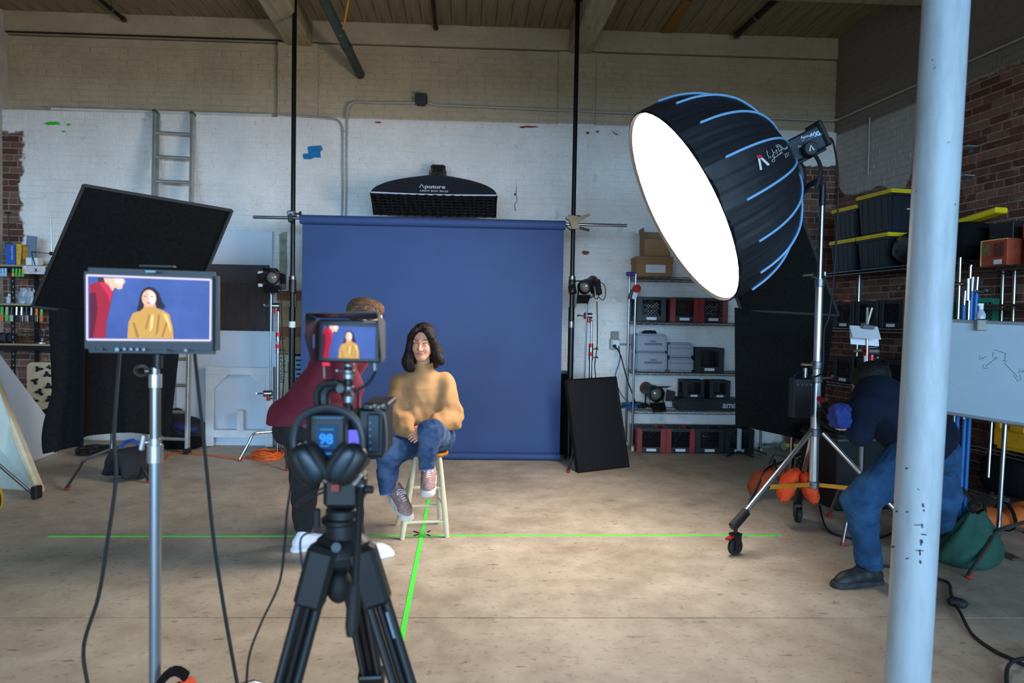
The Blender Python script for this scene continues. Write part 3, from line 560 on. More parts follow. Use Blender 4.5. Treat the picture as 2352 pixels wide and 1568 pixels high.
# ------------------------------------------------------------------ left side: flags, boards, ladder, shelf
def quadboard(P, th):
    """flat board through four corners, thickness th towards the back"""
    P = [np.asarray(p, float) for p in P]; n = nrm(np.cross(P[1]-P[0], P[3]-P[0])); n = n if n[1] > 0 else -n; m = MB()
    k = len(P); m.add(P+[p+n*th for p in P], [tuple(range(k)), tuple(range(2*k-1, k-1, -1))]+[(i, (i+1) % k, k+(i+1) % k, k+i) for i in range(k)]); return m
def wallbox(x0, y0, x1, y1, Y, d, flr=False):
    """box whose front face spans the pixel box at depth Y, going d back"""
    a, b = at((x0+x1)/2, y0, Y), at((x0+x1)/2, y1, Y); X0, X1 = at(x0, (y0+y1)/2, Y)[0], at(x1, (y0+y1)/2, Y)[0]; z1, z0 = a[2], (0 if flr else b[2])
    return V((X0+X1)/2, Y+d/2, (z0+z1)/2), V(X1-X0, d, z1-z0)
def boxthing(name, label, cat_, m, px, Y, d, flr=False, group=None, bevel=.004, rz=0):
    c, s = wallbox(*px, Y, d, flr); return solo(MB().box(c, s, eul(0, 0, rz) if rz else None), name, m, label, cat_, group, smooth=0, bevel=bevel)
FA, FB, FD, FC = at(193, 425, 5.05), at(533, 483, 5.36), at(74, 703, 5.72), at(425, 742, 6.03)
fg = thing('flag_panel', 'big black cloth flag tilted high on the stand behind the monitor', 'light flag', (fl(258, 1085)[0], fl(258, 1085)[1], 0))
FELT = mat('black felt', (23, 22, 22), .95, 0, .25, 40, .3, 400, spec=.1)
fn_ = nrm(np.cross(FB-FA, FD-FA)); fn_ = fn_ if fn_[1] < 0 else -fn_
def flagsurf(u, v): return FA*(1-u)*(1-v)+FB*u*(1-v)+FD*(1-u)*v+FC*u*v+fn_*.006*math.sin(5*u+7*v)*math.sin(math.pi*u)
part(MB().grid(flagsurf, 10, 10), 'cloth', FELT, fg)
GRYT = mat('frame edge cloth', (44, 44, 44), .9)
for a, b in ((FA, FB), (FB, FC), (FC, FD), (FD, FA)): part(MB().cyl(a+fn_*.004, b+fn_*.004, .0125, n=8), 'frame_edge', GRYT, fg)
q = FA*.48+FB*.52; part(MB().box(q+(FD-FA)*.025, (.09, .02, .035), frame(-fn_, (FA-FD))), 'velcro_tab', BLACKF, fg, bevel=.003)
ft = [at(112, 708, 5.74), at(205, 714, 5.8), at(300, 724, 5.88), at(420, 738, 6.0)]; fb_ = [at(124, 1040, 5.72), at(203, 1000, 5.8), at(300, 992, 5.9), at(391, 1004, 6.0)]
def flap(u, v):
    x = u*3; i = min(int(x), 2); t = x-i; p = (ft[i]*(1-t)+ft[i+1]*t)*(1-v)+(fb_[i]*(1-t)+fb_[i+1]*t)*v; return p+V(0, .018*math.sin(u*16)*v+.008*math.sin(u*37), 0)
part(MB().grid(flap, 40, 16), 'hanging_flap', FELT, fg, smooth=70)
def fold(u, v): p = at(116+84*u+8*math.sin(v*5)*(1-u)-6*math.sin(v*9)*(1-u), 712+(328-18*u)*v, 5.66); return p+V(0, -.05*math.sin(u*math.pi*2.2+1)*(.3+.7*v), 0)
part(MB().grid(fold, 22, 18), 'hanging_fold', FELT, fg, smooth=70)
bs = fl(258, 1080); fs = cstand('chrome grip stand holding the tilted black flag, weighed by a black sandbag', bs, [fl(152, 1126), fl(343, 1109), fl(330, 1040)], at(258, 705, bs[1])[2]+.15, hb=.2, cols=(.9, 1.3))
gp = V(bs[0], bs[1], at(258, 690, bs[1])[2]); gobo(fs, gp, (0, -1, 0)); arm(fs, gp+V(.3, -.04, .1), (FD+FA)*.5+V(.35, .12, 0)-fn_*.0)
SBB = mat('black canvas', (26, 26, 29), .85, 0, .15, 12, .3, 80); BLUES = mat('blue webbing', (28, 74, 150), .7)
sandbag('black sandbag with a blue strap lying over the leg of flag stand', fl(298, 1098), 62, SBB, .95, BLUES, top=.27, spread=.15, sq=1)
solo(MB().tube(cat(coilpts(fl(222, 1040), .17, 6, h=.05), 2), .008, 6), 'cable_coil', RUB, 'flat coil of black cable on floor under hanging black flap', 'cable')
cable('black cable running from floor coil to the backpack', [fl(255, 1046, .01), fl(300, 1050, .01), fl(350, 1012, .02), fl(395, 1002, .06)], .008)
# ladder leaning on the wall
LT, LBt = [at(357, 257, 7.9), at(443, 262, 7.9)], [fl(344, 1040), fl(430, 1042)]
ALU2 = mat('ladder aluminium', (176, 178, 176), .42, .75, .12, 10); ld = thing('ladder', 'tall aluminium ladder leaning against the white painted brick wall', 'ladder', (LBt[0]+LBt[1])/2)
for k in (0, 1):
    a, b = LBt[k], LT[k]; R = frame(b-a, (0, 1, 0)); part(MB().box((a+b)/2, (.028, np.linalg.norm(b-a), .075), R).box((a+b)/2+R@V(.02 if k else -.02, 0, .03), (.03, np.linalg.norm(b-a), .012), R), 'side_rail', ALU2, ld, smooth=0, bevel=.003)
    part(MB().box(b, (.04, .03, .085), R), 'rail_cap', mat('green cap', (34, 92, 60), .6), ld, bevel=.006); part(MB().box(a+V(0, 0, .03), (.05, .1, .06)), 'rubber_foot', RUB, ld, bevel=.006)
nrg = 13
for i in range(nrg):
    t = .04+.94*i/(nrg-.4); a, b = LBt[0]*(1-t)+LT[0]*t, LBt[1]*(1-t)+LT[1]*t; part(MB().tube([a, b], .018, 10, flat=.8), 'rung', ALU2, ld)
# boards stacked against the wall
WHB = mat('white foam board', (208, 216, 226), .75, 0, .03, 3); DKW = wood_mat('dark walnut veneer', (52, 40, 36), (84, 70, 66), 2, 3, .55); WHW = mat('white painted timber', (206, 210, 212), .6, 0, .08, 8, .2, 30)
boxthing('foam_board', 'tall pale white board against the wall behind dark wooden panel', 'board', WHB, (425, 528, 624, 1010), 7.87, .02, True)
T = thing('wood_panel', 'dark walnut panel standing between the white boards', 'panel', at(535, 760, 7.8)*V(1, 1, 0)); c, s = wallbox(430, 607, 617, 1010, 7.8, .02, True); part(MB().box(c, s), 'veneer_sheet', DKW, T, smooth=0, bevel=.003); part(MB().box(c+V(0, -.013, s[2]/2-.105), (s[0], .008, .2)), 'top_board', mat('grey board', (62, 60, 62), .7, 0, .1), T, smooth=0, bevel=.002)
boxthing('foam_board', 'low white board on floor in front of dark wooden panel', 'board', WHB, (405, 759, 641, 1012), 7.72, .03, True)
T = thing('timber_frame', 'white painted timber frame with corner braces leaning on boards', 'frame', fl(550, 1019)); Yf = 7.62
P = lambda x, y: at(x, y, Yf)
xs = [P(473, 930)[0], P(628, 930)[0]]; zs = [0.02, P(550, 843)[2]]; tw = .085
for x in xs: part(MB().box((x+(tw/2 if x < -2.7 else -tw/2), Yf, zs[1]/2+.01), (tw, .04, zs[1]-.0)), 'upright', WHW, T, smooth=0, bevel=.004)
for z in (zs[1]-tw/2, .15): part(MB().box(((xs[0]+xs[1])/2, Yf-.004, z), (xs[1]-xs[0]-.002, .042, tw)), 'crosspiece', WHW, T, smooth=0, bevel=.004)
for sgn, x in ((1, xs[0]+tw), (-1, xs[1]-tw)): part(MB().prism([(0, 0), (sgn*.16, 0), (0, -.16)], .012, (x, Yf-.01, zs[1]-tw)), 'corner_brace', WHW, T, smooth=0)
part(MB().box((P(553, 975)[0], Yf-.01, .30), (.07, .045, .22)), 'stub_post', WHW, T, smooth=0, bevel=.004)
# cartons stacked beside the backdrop
CB1, CB2 = mat('tan cardboard', (150, 122, 84), .85, 0, .06, 5), mat('brown cardboard', (118, 74, 44), .85, 0, .08, 5)
seq = [(668, 690, CB2, 'narrow reddish brown carton on top of the carton stack'), (690, 732, CB1, 'tan cardboard carton second from top of the stack'), (732, 751, CB1, 'thin tan carton in the middle of the stack'), (751, 773, CB2, 'dark brown carton in the stack beside the backdrop'), (773, 813, CB1, 'tan carton lowest of the stack, above the lettered box')]
for i, (y0, y1, m, lb_) in enumerate(seq): boxthing('carton', lb_, 'box', m, (636+(i % 3), y0, 716, y1), 7.55, .3, group='cartons stacked by the backdrop')
c, s = wallbox(635, 814, 672, 1008, 7.53, .3, True); T = thing('light_kit_box', 'tall beige box with black Impact lettering under carton stack', 'box', c*V(1, 1, 0)); part(MB().box(c, s), 'carton', mat('beige carton', (176, 166, 140), .85, 0, .05), T, smooth=0, bevel=.004)
q = at(654.5, 880, 7.528); part(text_mb('Impact', .11, q, (0, 0, 1), (-1, 0, 0)), 'lettering', BLACKP, T, smooth=0)
c, s = wallbox(676, 818, 716, 1008, 7.56, .28, True); T = thing('striped_box', 'pale box with dark blue stripes beside the black pole', 'box', c*V(1, 1, 0)); part(MB().box(c, s), 'carton', mat('pale blue carton', (136, 170, 190), .8), T, smooth=0, bevel=.004)
for k in range(7): part(MB().box((c[0]-.01*(k % 2), 7.556, s[2]-.045-.05*k), (s[0]*.86-.04*(k % 2), .006, .019)), 'stripe', mat('navy print', (24, 40, 66), .8), T, smooth=0)
solo(MB().cyl(fl(668, 1028), at(664, 832, 7.5), .014, n=8), 'metal_tube', mat('grey blue tube', (74, 88, 100), .5, .5), 'slim grey tube leaning against the lettered box', 'tube')
# backpack
T = thing('backpack', 'black and blue backpack slumped on floor by the ladder', 'backpack', fl(420, 1030)); c = fl(420, 1026)
part(MB().ell(c+V(.02, .02, .17), (.22, .15, .17), 18, 10, eul(0, 18, 10), .7), 'main_pocket', SBB, T, smooth=70); part(MB().ell(c+V(-.1, .06, .27), (.12, .11, .15), 14, 8, eul(0, -20, 0), .8), 'top_flap', SBB, T, smooth=70)
part(MB().ell(c+V(.06, -.06, .235), (.14, .09, .05), 14, 8, eul(10, 14, 0), .7), 'blue_pocket', mat('navy nylon', (30, 36, 92), .7), T, smooth=70); part(MB().ell(c+V(.02, -.1, .07), (.24, .09, .07), 16, 8, None, .6), 'base_pocket', BLACKF, T, smooth=70)
part(MB().tube(cat([c+V(-.15, -.1, .3), c+V(-.05, -.19, .2), c+V(.1, -.2, .1), c+V(.2, -.12, .05)], 5), .02, 6, flat=.3), 'shoulder_strap', SBB, T)
ORC = mat('orange cord jacket', (214, 92, 28), .6)
cable('thin orange extension cord lying along the floor below the white frame', [fl(378, 1056, .008), fl(400, 1040, .008), fl(470, 1044, .008), fl(530, 1051, .008), fl(585, 1048, .008)], .007, ORC, name='extension_cord', cat_='cord')
solo(MB().tube(cat(coilpts(fl(616, 1052), .145, 7, h=.06), 2), .0085, 6), 'extension_cord', ORC, 'coiled orange extension cord on floor by the chrome stand foot', 'cord')
# ------------------------------------------------------------------ fresnel lamps on grip stands
def fresnel(label, c, aim, up=(0, 0, 1), s=1.0, yoke_at=None, box=1, boxm=WHITEP):
    c = np.asarray(c); R = frame(aim, up); T = thing('fresnel_lamp', label, 'lamp', c-V(0, 0, .12)); Z = np.stack([R[:, 0], R[:, 2], R[:, 1]], 1)
    part(MB().lathe([(.001, -.2*s), (.05*s, -.2*s), (.06*s, -.17*s), (.062*s, -.06*s), (.075*s, -.03*s), (.078*s, .06*s), (.07*s, .065*s), (.066*s, .05*s)], 28, c, Z), 'housing', BLACKM, T)
    part(MB().lathe([(.001, .072*s), (.03*s, .066*s), (.052*s, .05*s), (.066*s, .03*s)], 28, c, Z), 'lens', mat('lens glass', (120, 116, 108), .08, .2, .05), T)
    part(MB().lathe([(.052*s, -.195*s), (.0635*s, -.19*s), (.0635*s, -.165*s), (.055*s, -.16*s)], 24, c, Z), 'rear_ring', mat('dull red ring', (120, 34, 34), .5), T)
    w_, h = .085*s, .075*s
    for (o, du, dv, nmx) in ((V(0, .075, h), V(1, 0, 0), V(0, .10, .045), 0), (V(0, .075, -h), V(1, 0, 0), V(0, .07, -.075), 0), (V(w_, .075, 0), V(0, 0, 1), V(.05, .08, 0), 1), (V(-w_, .075, 0), V(0, 0, 1), V(-.07, .05, 0), 1)):
        o = o*V(1, s, 1); dv = dv*s; hw = (.085 if nmx == 0 else .06)*s
        P = [c+R@(o-du*hw), c+R@(o+du*hw), c+R@(o+du*hw*.85+dv), c+R@(o-du*hw*.85+dv)]; part(quadboard(P, .003), 'barn_door', BLACKM, T, smooth=0)
    y = [c+R@V(.095*s, 0, 0), c+R@V(.1*s, 0, -.02)-V(0, 0, .09*s), c+R@V(.06*s, 0, 0)-V(0, 0, .125*s), c+R@V(-.06*s, 0, 0)-V(0, 0, .125*s), c+R@V(-.1*s, 0, -.02)-V(0, 0, .09*s), c+R@V(-.095*s, 0, 0)]
    part(MB().tube(y, .009*s, 6), 'yoke', BLACKM, T); part(MB().cyl(c-V(0, 0, .19*s), c-V(0, 0, .12*s), .017*s), 'spigot', BLACKM, T)
    if box: part(MB().box(c+R@V(box*.135*s, -.02, -.02), (.05*s, .06*s, .17*s), R), 'driver_box', boxm, T, bevel=.005); part(MB().tube(bz(c+R@V(box*.135*s, -.02, -.1), c+R@V(box*.1*s, 0, -.2), c+R@V(0, -.1, -.1)), .005, 6), 'lead', RUB, T)
    return T
bs = fl(637, 1050); Yc = bs[1]
cs = cstand('chrome grip stand with red knuckles left of the backdrop', bs, [fl(660, 1081), fl(550, 1059), (bs[0]+.1, bs[1]+.32)], at(634, 712, Yc)[2], cols=(at(640, 790, Yc)[2]-.0, at(640, 770, Yc)[2]))
g = at(634, 702, Yc); gobo(cs, g, (-1, -.1, 0)); arm(cs, at(621, 905, Yc-.04), at(623, 672, Yc-.04), .009); q = at(612, 903, Yc-.04); gobo(cs, q+V(.02, 0, 0), (-1, -.1, -.03))
fresnel('black fresnel lamp facing camera on the stand left of backdrop', at(627, 637, Yc-.06), (.10, -.9, -.16), s=.92)
cable('black lead hanging from the left fresnel lamp to floor', [at(645, 662, Yc), at(648, 760, Yc), at(652, 860, Yc), at(645, 960, Yc), at(646, 1020, Yc), fl(640, 1052, .01)], .006)
bs = fl(1352, 1052); Yc = bs[1]
cs = cstand('chrome grip stand with red knuckles right of the backdrop, behind leaning panel', bs, [fl(1305, 1086), fl(1400, 1060), (bs[0], bs[1]+.4)], at(1358, 735, Yc)[2], cols=(at(1355, 812, Yc)[2], at(1355, 795, Yc)[2]))
g = at(1352, 725, Yc); gobo(cs, g, (-1, -.1, 0)); arm(cs, at(1342, 880, Yc-.05), at(1349, 690, Yc-.04), .009)
fresnel('black fresnel lamp tilted sideways on the stand right of backdrop', at(1346, 657, Yc-.06), (-.55, -.75, -.36), s=.95, boxm=BLACKP, box=-1)
cable('black lead running down from the right fresnel lamp', [at(1371, 692, Yc), at(1372, 760, Yc), at(1371, 800, Yc), at(1366, 840, Yc), at(1369, 880, Yc), fl(1376, 1052, .02)], .006)
cable('short looped lead on the right fresnel lamp', [at(1374, 645, Yc), at(1388, 655, Yc), at(1391, 676, Yc), at(1385, 689, Yc), at(1376, 683, Yc)], .005)
# leaning acoustic panel
P4 = [fl(1328, 1086), fl(1445, 1072), at(1415, 866, fl(1445, 1072)[1]+.16), at(1301, 873, fl(1328, 1086)[1]+.16)]
lp = thing('acoustic_baffle', 'black felt covered panel leaning beside the lower right of backdrop', 'panel', (P4[0]+P4[1])/2)
part(quadboard(P4, .05), 'felt_board', mat('charcoal felt', (30, 30, 31), .95, 0, .15, 40, .3, 300, spec=.1), lp, smooth=0, bevel=.008)
for a, b in ((0, 1), (1, 2), (2, 3), (3, 0)): part(MB().cyl(P4[a]+V(0, -.004, .004), P4[b]+V(0, -.004, .004), .006, n=6), 'edge_seam', BLACKF, lp)
T = thing('folded_reflector', 'dark folded reflector with green edge behind right pole', 'reflector', at(1296, 1000, 7.4)*V(1, 1, 0)); c, s = wallbox(1278, 856, 1312, 1040, 7.35, .03, True); part(MB().box(c, s), 'panel', BLACKF, T, smooth=0, bevel=.004); part(MB().box(c+V(0, 0, s[2]/2+.008), (s[0], .035, .03)), 'edge_band', mat('green band', (28, 110, 66), .7), T, smooth=0)
# ------------------------------------------------------------------ shelf unit in the left corner and what is on it
YS = 7.5; PLY = wood_mat('raw plywood', (150, 124, 88), (188, 160, 118), 0, 2, .7); XL0, XL1 = -5.42, at(140, 700, YS)[0]
sh = thing('shelf_unit', 'black slotted angle shelf unit with plywood boards in the left corner', 'shelf', ((XL0+XL1)/2, YS+.2, 0))
zsh = [at(70, y, YS)[2] for y in (608, 697, 789, 935)]
for z in zsh:
    part(MB().box(((XL0+XL1)/2, YS+.21, z-.012), (XL1-XL0, .42, .02)), 'shelf_board', PLY, sh, smooth=0, bevel=.003); part(MB().box(((XL0+XL1)/2, YS+.012, z-.05), (XL1-XL0, .02, .055)), 'shelf_rail', BLACKM, sh, smooth=0, bevel=.002)
for x in (at(27, 700, YS)[0], XL1-.03):
    for y in (YS+.02, YS+.40):
        pm = MB().box((x, y, zsh[0]/2-.02), (.045, .006, zsh[0]-.05)).box((x-.02, y+.02, zsh[0]/2-.02), (.006, .045, zsh[0]-.05)); up_ = part(pm, 'post', BLACKM, sh, smooth=0)
    for k in range(30): part(MB().box((x+.006*(k % 2), YS+.0155, .1+k*.06), (.012, .004, .022)), 'slot', mat('slot pale', (120, 112, 104), .8), sh, smooth=0)
def on(px, w, h, d, z, m, name, label, cat_, group=None, Y=YS+.08, rz=0, ry=0, bevel=.003):
    X = at(px, 600, Y)[0]; return solo(MB().box((X, Y+d/2, z+h/2+.001), (w, d, h), eul(0, ry, rz)), name, m, label, cat_, group, smooth=0, bevel=bevel)
z0 = zsh[0]; hh = lambda y: at(70, y, YS+.08)[2]
bk = thing('software_box', 'blue box with orange lettering on the top left shelf', 'box', V(at(23, 585, YS)[0], YS+.1, z0)); xb = at(23, 585, YS+.05)[0]
part(MB().box((xb, YS+.12, z0+.11), (.092, .14, .22)), 'carton', mat('strong blue card', (16, 84, 176), .6), bk, smooth=0, bevel=.002); part(text_mb('STUDIO PRO', .026, (xb+.012, YS+.049, z0+.205), (0, 0, -1), (1, 0, 0), bold=.0004), 'lettering', mat('amber print', (226, 178, 96), .6), bk, smooth=0)
on(39, .07, .225, .14, z0, mat('yellow card', (214, 164, 40), .6, 0, .3, 30), 'yellow_box', 'yellow and red box beside the blue box on shelf', 'box')
on(69, .10, .33, .03, z0, mat('grey blue panel', (104, 122, 148), .6), 'grey_panel', 'narrow grey blue panel standing on the top left shelf', 'panel', Y=YS+.2, ry=5)
on(67, .075, .08, .1, z0, WHITEP, 'small_box', 'small white box in front of grey blue panel', 'box', 'small white boxes', Y=YS+.05); on(79, .06, .08, .1, z0, PAPER, 'small_box', 'small off-white box beside the white box on shelf', 'box', 'small white boxes', Y=YS+.05)
T = thing('rod_stand', 'thin steel rod stand with a cross rod on the shelf', 'stand', (at(119, 600, YS+.15)[0], YS+.15, z0)); xr = at(119, 560, YS+.15)[0]
part(MB().cyl((xr, YS+.15, z0), (xr-.01, YS+.15, hh(500)), .006, n=8), 'upright_rod', STEEL, T); part(MB().cyl((at(72, 577, YS+.13)[0], YS+.13, hh(576)), (xr+.06, YS+.14, hh(582)), .006, n=8), 'cross_rod', STEEL, T); part(MB().ell((xr, YS+.14, hh(580)), (.022, .02, .022), 10, 6), 'boss_clamp', BLACKM, T); part(MB().box((xr, YS+.15, z0+.006), (.14, .1, .012)), 'base', BLACKM, T)
solo(MB().cyl((at(20, 560, YS+.28)[0], YS+.28, z0), (at(19, 560, YS+.28)[0], YS+.28, hh(484)), .007, n=8).cyl((at(19, 560, YS+.28)[0]-.03, YS+.28, hh(484)), (at(19, 560, YS+.28)[0]+.03, YS+.28, hh(484)), .01, n=8), 'tee_rod', BLACKM, 'tall thin black rod standing behind the blue box', 'rod')
for px, lab in ((50, 'black hex key leaning between yellow box and grey panel'), (82, 'thin black hex key leaning beside the small white boxes')):
    a = V(at(px-2, 600, YS+.04)[0], YS+.04, z0+.004); b = a+V(.02 if px < 60 else -.035, 0, .2 if px < 60 else .13); solo(MB().tube([a, b, b+V(.05, 0, .004)], .005, 6), 'hex_key', BLACKM, lab, 'tool')
sg = thing('sticker_sign', 'white sign board covered in stickers hung on shelf edge', 'sign', (at(80, 615, YS)[0], YS-.02, zsh[0]-.1)); part(MB().box((at(80, 615, YS)[0], YS-.012, zsh[0]-.056), (.235, .012, .085)), 'board', mat('mottled white', (190, 188, 190), .7, 0, .35, 40), sg, smooth=0)
part(strokes2([[(-.012, -.02), (.012, .02)], [(-.012, .02), (.012, -.02)]], .009).xf(np.stack([V(1, 0, 0), V(0, 0, 1), V(0, -1, 0)], 1), (at(85, 615, YS)[0], YS-.0195, zsh[0]-.056)), 'red_cross', REDM, sg, smooth=0)
def row(px0, px1, n, z, L, cols, name, lab, cat_, group, w=.016):
    for i in range(n):
        x = at(px0+(px1-px0)*(i+.5)/n, 650, YS)[0]; m = cols[i % len(cols)]; T = thing(name, lab % ('first second third fourth fifth sixth seventh eighth ninth tenth'.split()[i]), cat_, (x, YS-.03, z-L), group)
        part(MB().tube([(x, YS-.02, z), (x, YS-.025, z-L*.55)], w*.5, 8), 'shaft', cols[(i+1) % len(cols)], T); part(MB().box((x, YS-.027, z-L*.77), (w*1.15, .012, L*.45)), 'head', m, T, bevel=.003)
        part(MB().cyl((x, YS-.02, z-.004), (x, YS+.01, z-.004), .003, n=6), 'hook', STEEL, T)
c5 = [mat('grass green', (78, 170, 74), .6), mat('amber', (214, 160, 50), .6)]
row(30, 60, 4, zsh[0]-.045, .085, [c5[1], c5[0], c5[0], c5[0]], 'marker_pen', '%s small bright clip hanging under top shelf edge', 'clip', 'bright clips under the top shelf', .022)
row(0, 20, 3, zsh[0]-.045, .085, [mat('pale blue plastic', (150, 190, 210), .5)], 'binder_clip', '%s pale blue clip hanging under top shelf at the far left', 'clip', 'pale blue clips', .025)
c6 = [mat('orange tip', (206, 106, 44), .6), c5[0], mat('pale green tip', (150, 180, 150), .6), BLACKP, STEEL, mat('silver tip', (150, 156, 170), .3, .6), BLACKP, DSTEEL]
row(2, 104, 9, zsh[1]-.04, .155, c6, 'brush', '%s brush in the row hanging under the middle shelf', 'brush', 'brushes under the middle shelf', .028)
def bottle(px, z, h, r, m, capm, lab, Y=YS+.1, name='bottle'):
    x = at(px, 690, Y)[0]; T = thing(name, lab, 'bottle', (x, Y, z)); part(MB().lathe([(.001, 0), (r, 0), (r, h*.66), (r*.5, h*.78), (r*.45, h*.82)], 16, (x, Y, z)), 'body', m, T); part(MB().lathe([(r*.52, h*.8), (r*.52, h), (.001, h)], 14, (x, Y, z)), 'cap', capm, T); return T
bottle(22, zsh[1], .10, .03, mat('white label', (196, 200, 206), .5), WHITEP, 'small white bottle on the middle left shelf')
GLS = mat('clear plastic', (170, 176, 186), .25, 0, .2, 20, .5, 25)
for px, lab, w_ in ((48, 'clear plastic bag of parts slumped on middle shelf beside bottle', .07), (66, 'taller clear plastic bag leaning behind the flag edge', .06)): solo(MB().grid(lambda u, v: V(at(px, 690, YS+.12)[0], YS+.14, zsh[1]+.001)+V(w_*math.cos(2*math.pi*u)*(1-.55*v*v)+.015*math.sin(9*v), .05*math.sin(2*math.pi*u)*(1-v*.8)+.006*math.sin(13*u+9*v), .17*v), 18, 10), 'plastic_bag', GLS, lab, 'bag', smooth=60)
bottle(73, zsh[1], .17, .018, GLS, BLACKP, 'slim clear bottle with black cap on the middle shelf', YS+.05)
T = thing('tool_roll', 'rolled grey tool pouch tied with straps on the left bench', 'tool roll', (at(15, 785, YS)[0], YS+.1, zsh[2])); xx = at(12, 785, YS+.1)[0]
part(MB().tube([(xx-.16, YS+.1, zsh[2]+.055), (xx+.1, YS+.1, zsh[2]+.055)], .052, 16), 'roll', mat('dark grey canvas', (48, 48, 52), .85, 0, .2, 20), T)
for d in (-.1, -.03, .05): part(MB().lathe([(.0525, -.008), (.056, -.008), (.056, .008), (.0525, .008)], 18, (xx+d, YS+.1, zsh[2]+.055), eul(0, 90, 0)), 'strap', BLACKF, T)
T = thing('bench_base', 'small silver magnetic base with bent cables on the left bench', 'tool', (at(97, 785, YS)[0], YS+.1, zsh[2])); xx = at(97, 785, YS+.1)[0]
part(MB().lathe([(.001, 0), (.07, 0), (.07, .012), (.02, .02), (.012, .06), (.001, .062)], 20, (xx, YS+.1, zsh[2])), 'base', STEEL, T)
for i, (a, b) in enumerate(((60, 770), (70, 752), (48, 762))): part(MB().tube(cat([(xx+.03*i-.03, YS+.1, zsh[2]+.02), (xx+.02*i-.02, YS+.1, zsh[2]+.12), at(a+15, b+2, YS+.08), at(a, b, YS+.06)], 5), .006, 6), 'bent_cable', RUB, T)
# cookie panel with cut-out blobs
CK = mat('pale plywood', (182, 158, 126), .75, 0, .07, 10); Yk = 7.3; T = thing('pattern_panel', 'tan board with rounded corners and black blob cut-outs', 'panel', at(95, 985, Yk)*V(1, 1, 0))
c, s = wallbox(61, 832, 133, 1000, Yk, .012, True); rr = .06; pl = []
for cx, cz, a0 in ((1, 1, 0), (-1, 1, 90), (-1, -1, 180), (1, -1, 270)):
    for k in range(6): t = math.radians(a0+18*k); pl.append((cx*(s[0]/2-rr)+rr*math.cos(t), cz*(s[2]/2-rr)+rr*math.sin(t)))
part(MB().prism(pl, -.012, c), 'board', CK, T, smooth=0)
BLB = mat('cut-out black', (12, 12, 13), .95)
blobs = [(88, 847, 0, 1), (112, 843, 2, .7), (108, 860, 1, 1), (80, 875, 3, 1), (112, 887, 1, 1.1), (90, 900, 2, 1.1), (114, 917, 1, 1.2), (78, 920, 0, 1), (103, 945, 3, 1.2), (86, 965, 2, 1), (120, 975, 0, 1)]
for i, (x, y, k, sc) in enumerate(blobs):
    p = at(x, y, Yk-.014); n = 18; P = []
    for j in range(n):
        t = 2*math.pi*j/n; r = .026*sc*(1+.45*math.cos(3*t+k*1.3)+.15*math.cos(2*t+k)); P.append((r*math.cos(t)*1.2, r*math.sin(t)))
    part(MB().prism(P, .003, p), 'cut_out', BLB, T, smooth=0)
# white boards and reflector at the far left
b0, b1 = fl(124, 1040), fl(20, 1078); tp1, tp2 = at(122, 985, b0[1]+.03), at(-70, 732, b1[1]+.1)
solo(quadboard([b0, tp1, tp2, b1], .03), 'foam_board', WHB, 'large white board with a slanting edge at the far left', 'board', smooth=0, bevel=.003)
r0 = fl(92, 1139); T = thing('reflector_board', 'thick edged white reflector board leaning at the far left', 'reflector', r0)
e0, e1 = r0+V(0, 0, .03), at(-25, 840, r0[1]+.35); part(MB().box((e0+e1)/2, (.055, np.linalg.norm(e1-e0), .08), frame(e1-e0, (0, 1, 0))), 'padded_edge', mat('cream padding', (198, 184, 156), .8, 0, .1, 15), T, bevel=.015)
g0 = [fl(80, 1126, .02), at(-40, 800, r0[1]+.2), at(-60, 960, r0[1]+.1), fl(-60, 1118, .02)]; part(quadboard(g0, .015), 'cloth_panel', mat('grey white cloth', (176, 184, 176), .85, 0, .06), T, smooth=0)
part(MB().cyl(fl(82, 1140, .015), at(-20, 1052, r0[1]-.2), .012, n=8), 'metal_bar', DSTEEL, T); part(MB().box(fl(84, 1130, .05), (.05, .08, .1)), 'corner_cap', BLACKP, T, bevel=.01)
yc = fl(4, 1228)+V(-.155, 0, 0); T = thing('cable_reel', 'black cable reel case with yellow edge at far left', 'cable reel', yc+V(-.12, .1, 0)); cc = yc+V(-.13, .1, .17); Rz = np.stack([V(1, 0, 0), V(0, 0, 1), V(0, -1, 0)], 1)
part(MB().lathe([(.001, -.07), (.17, -.07), (.17, .07), (.001, .07)], 30, cc, eul(0, 0, 25)@Rz), 'drum', BLACKP, T, bevel=.01)
for h in (-.075, .075): part(MB().lathe([(.165, h-.012), (.178, h-.012), (.178, h+.012), (.165, h+.012)], 30, cc, eul(0, 0, 25)@Rz), 'yellow_rim', mat('safety yellow', (226, 190, 30), .5), T)
part(MB().box(cc+V(0, 0, -.15), (.2, .16, .04), eul(0, 0, 25)), 'foot', BLACKP, T, bevel=.006)
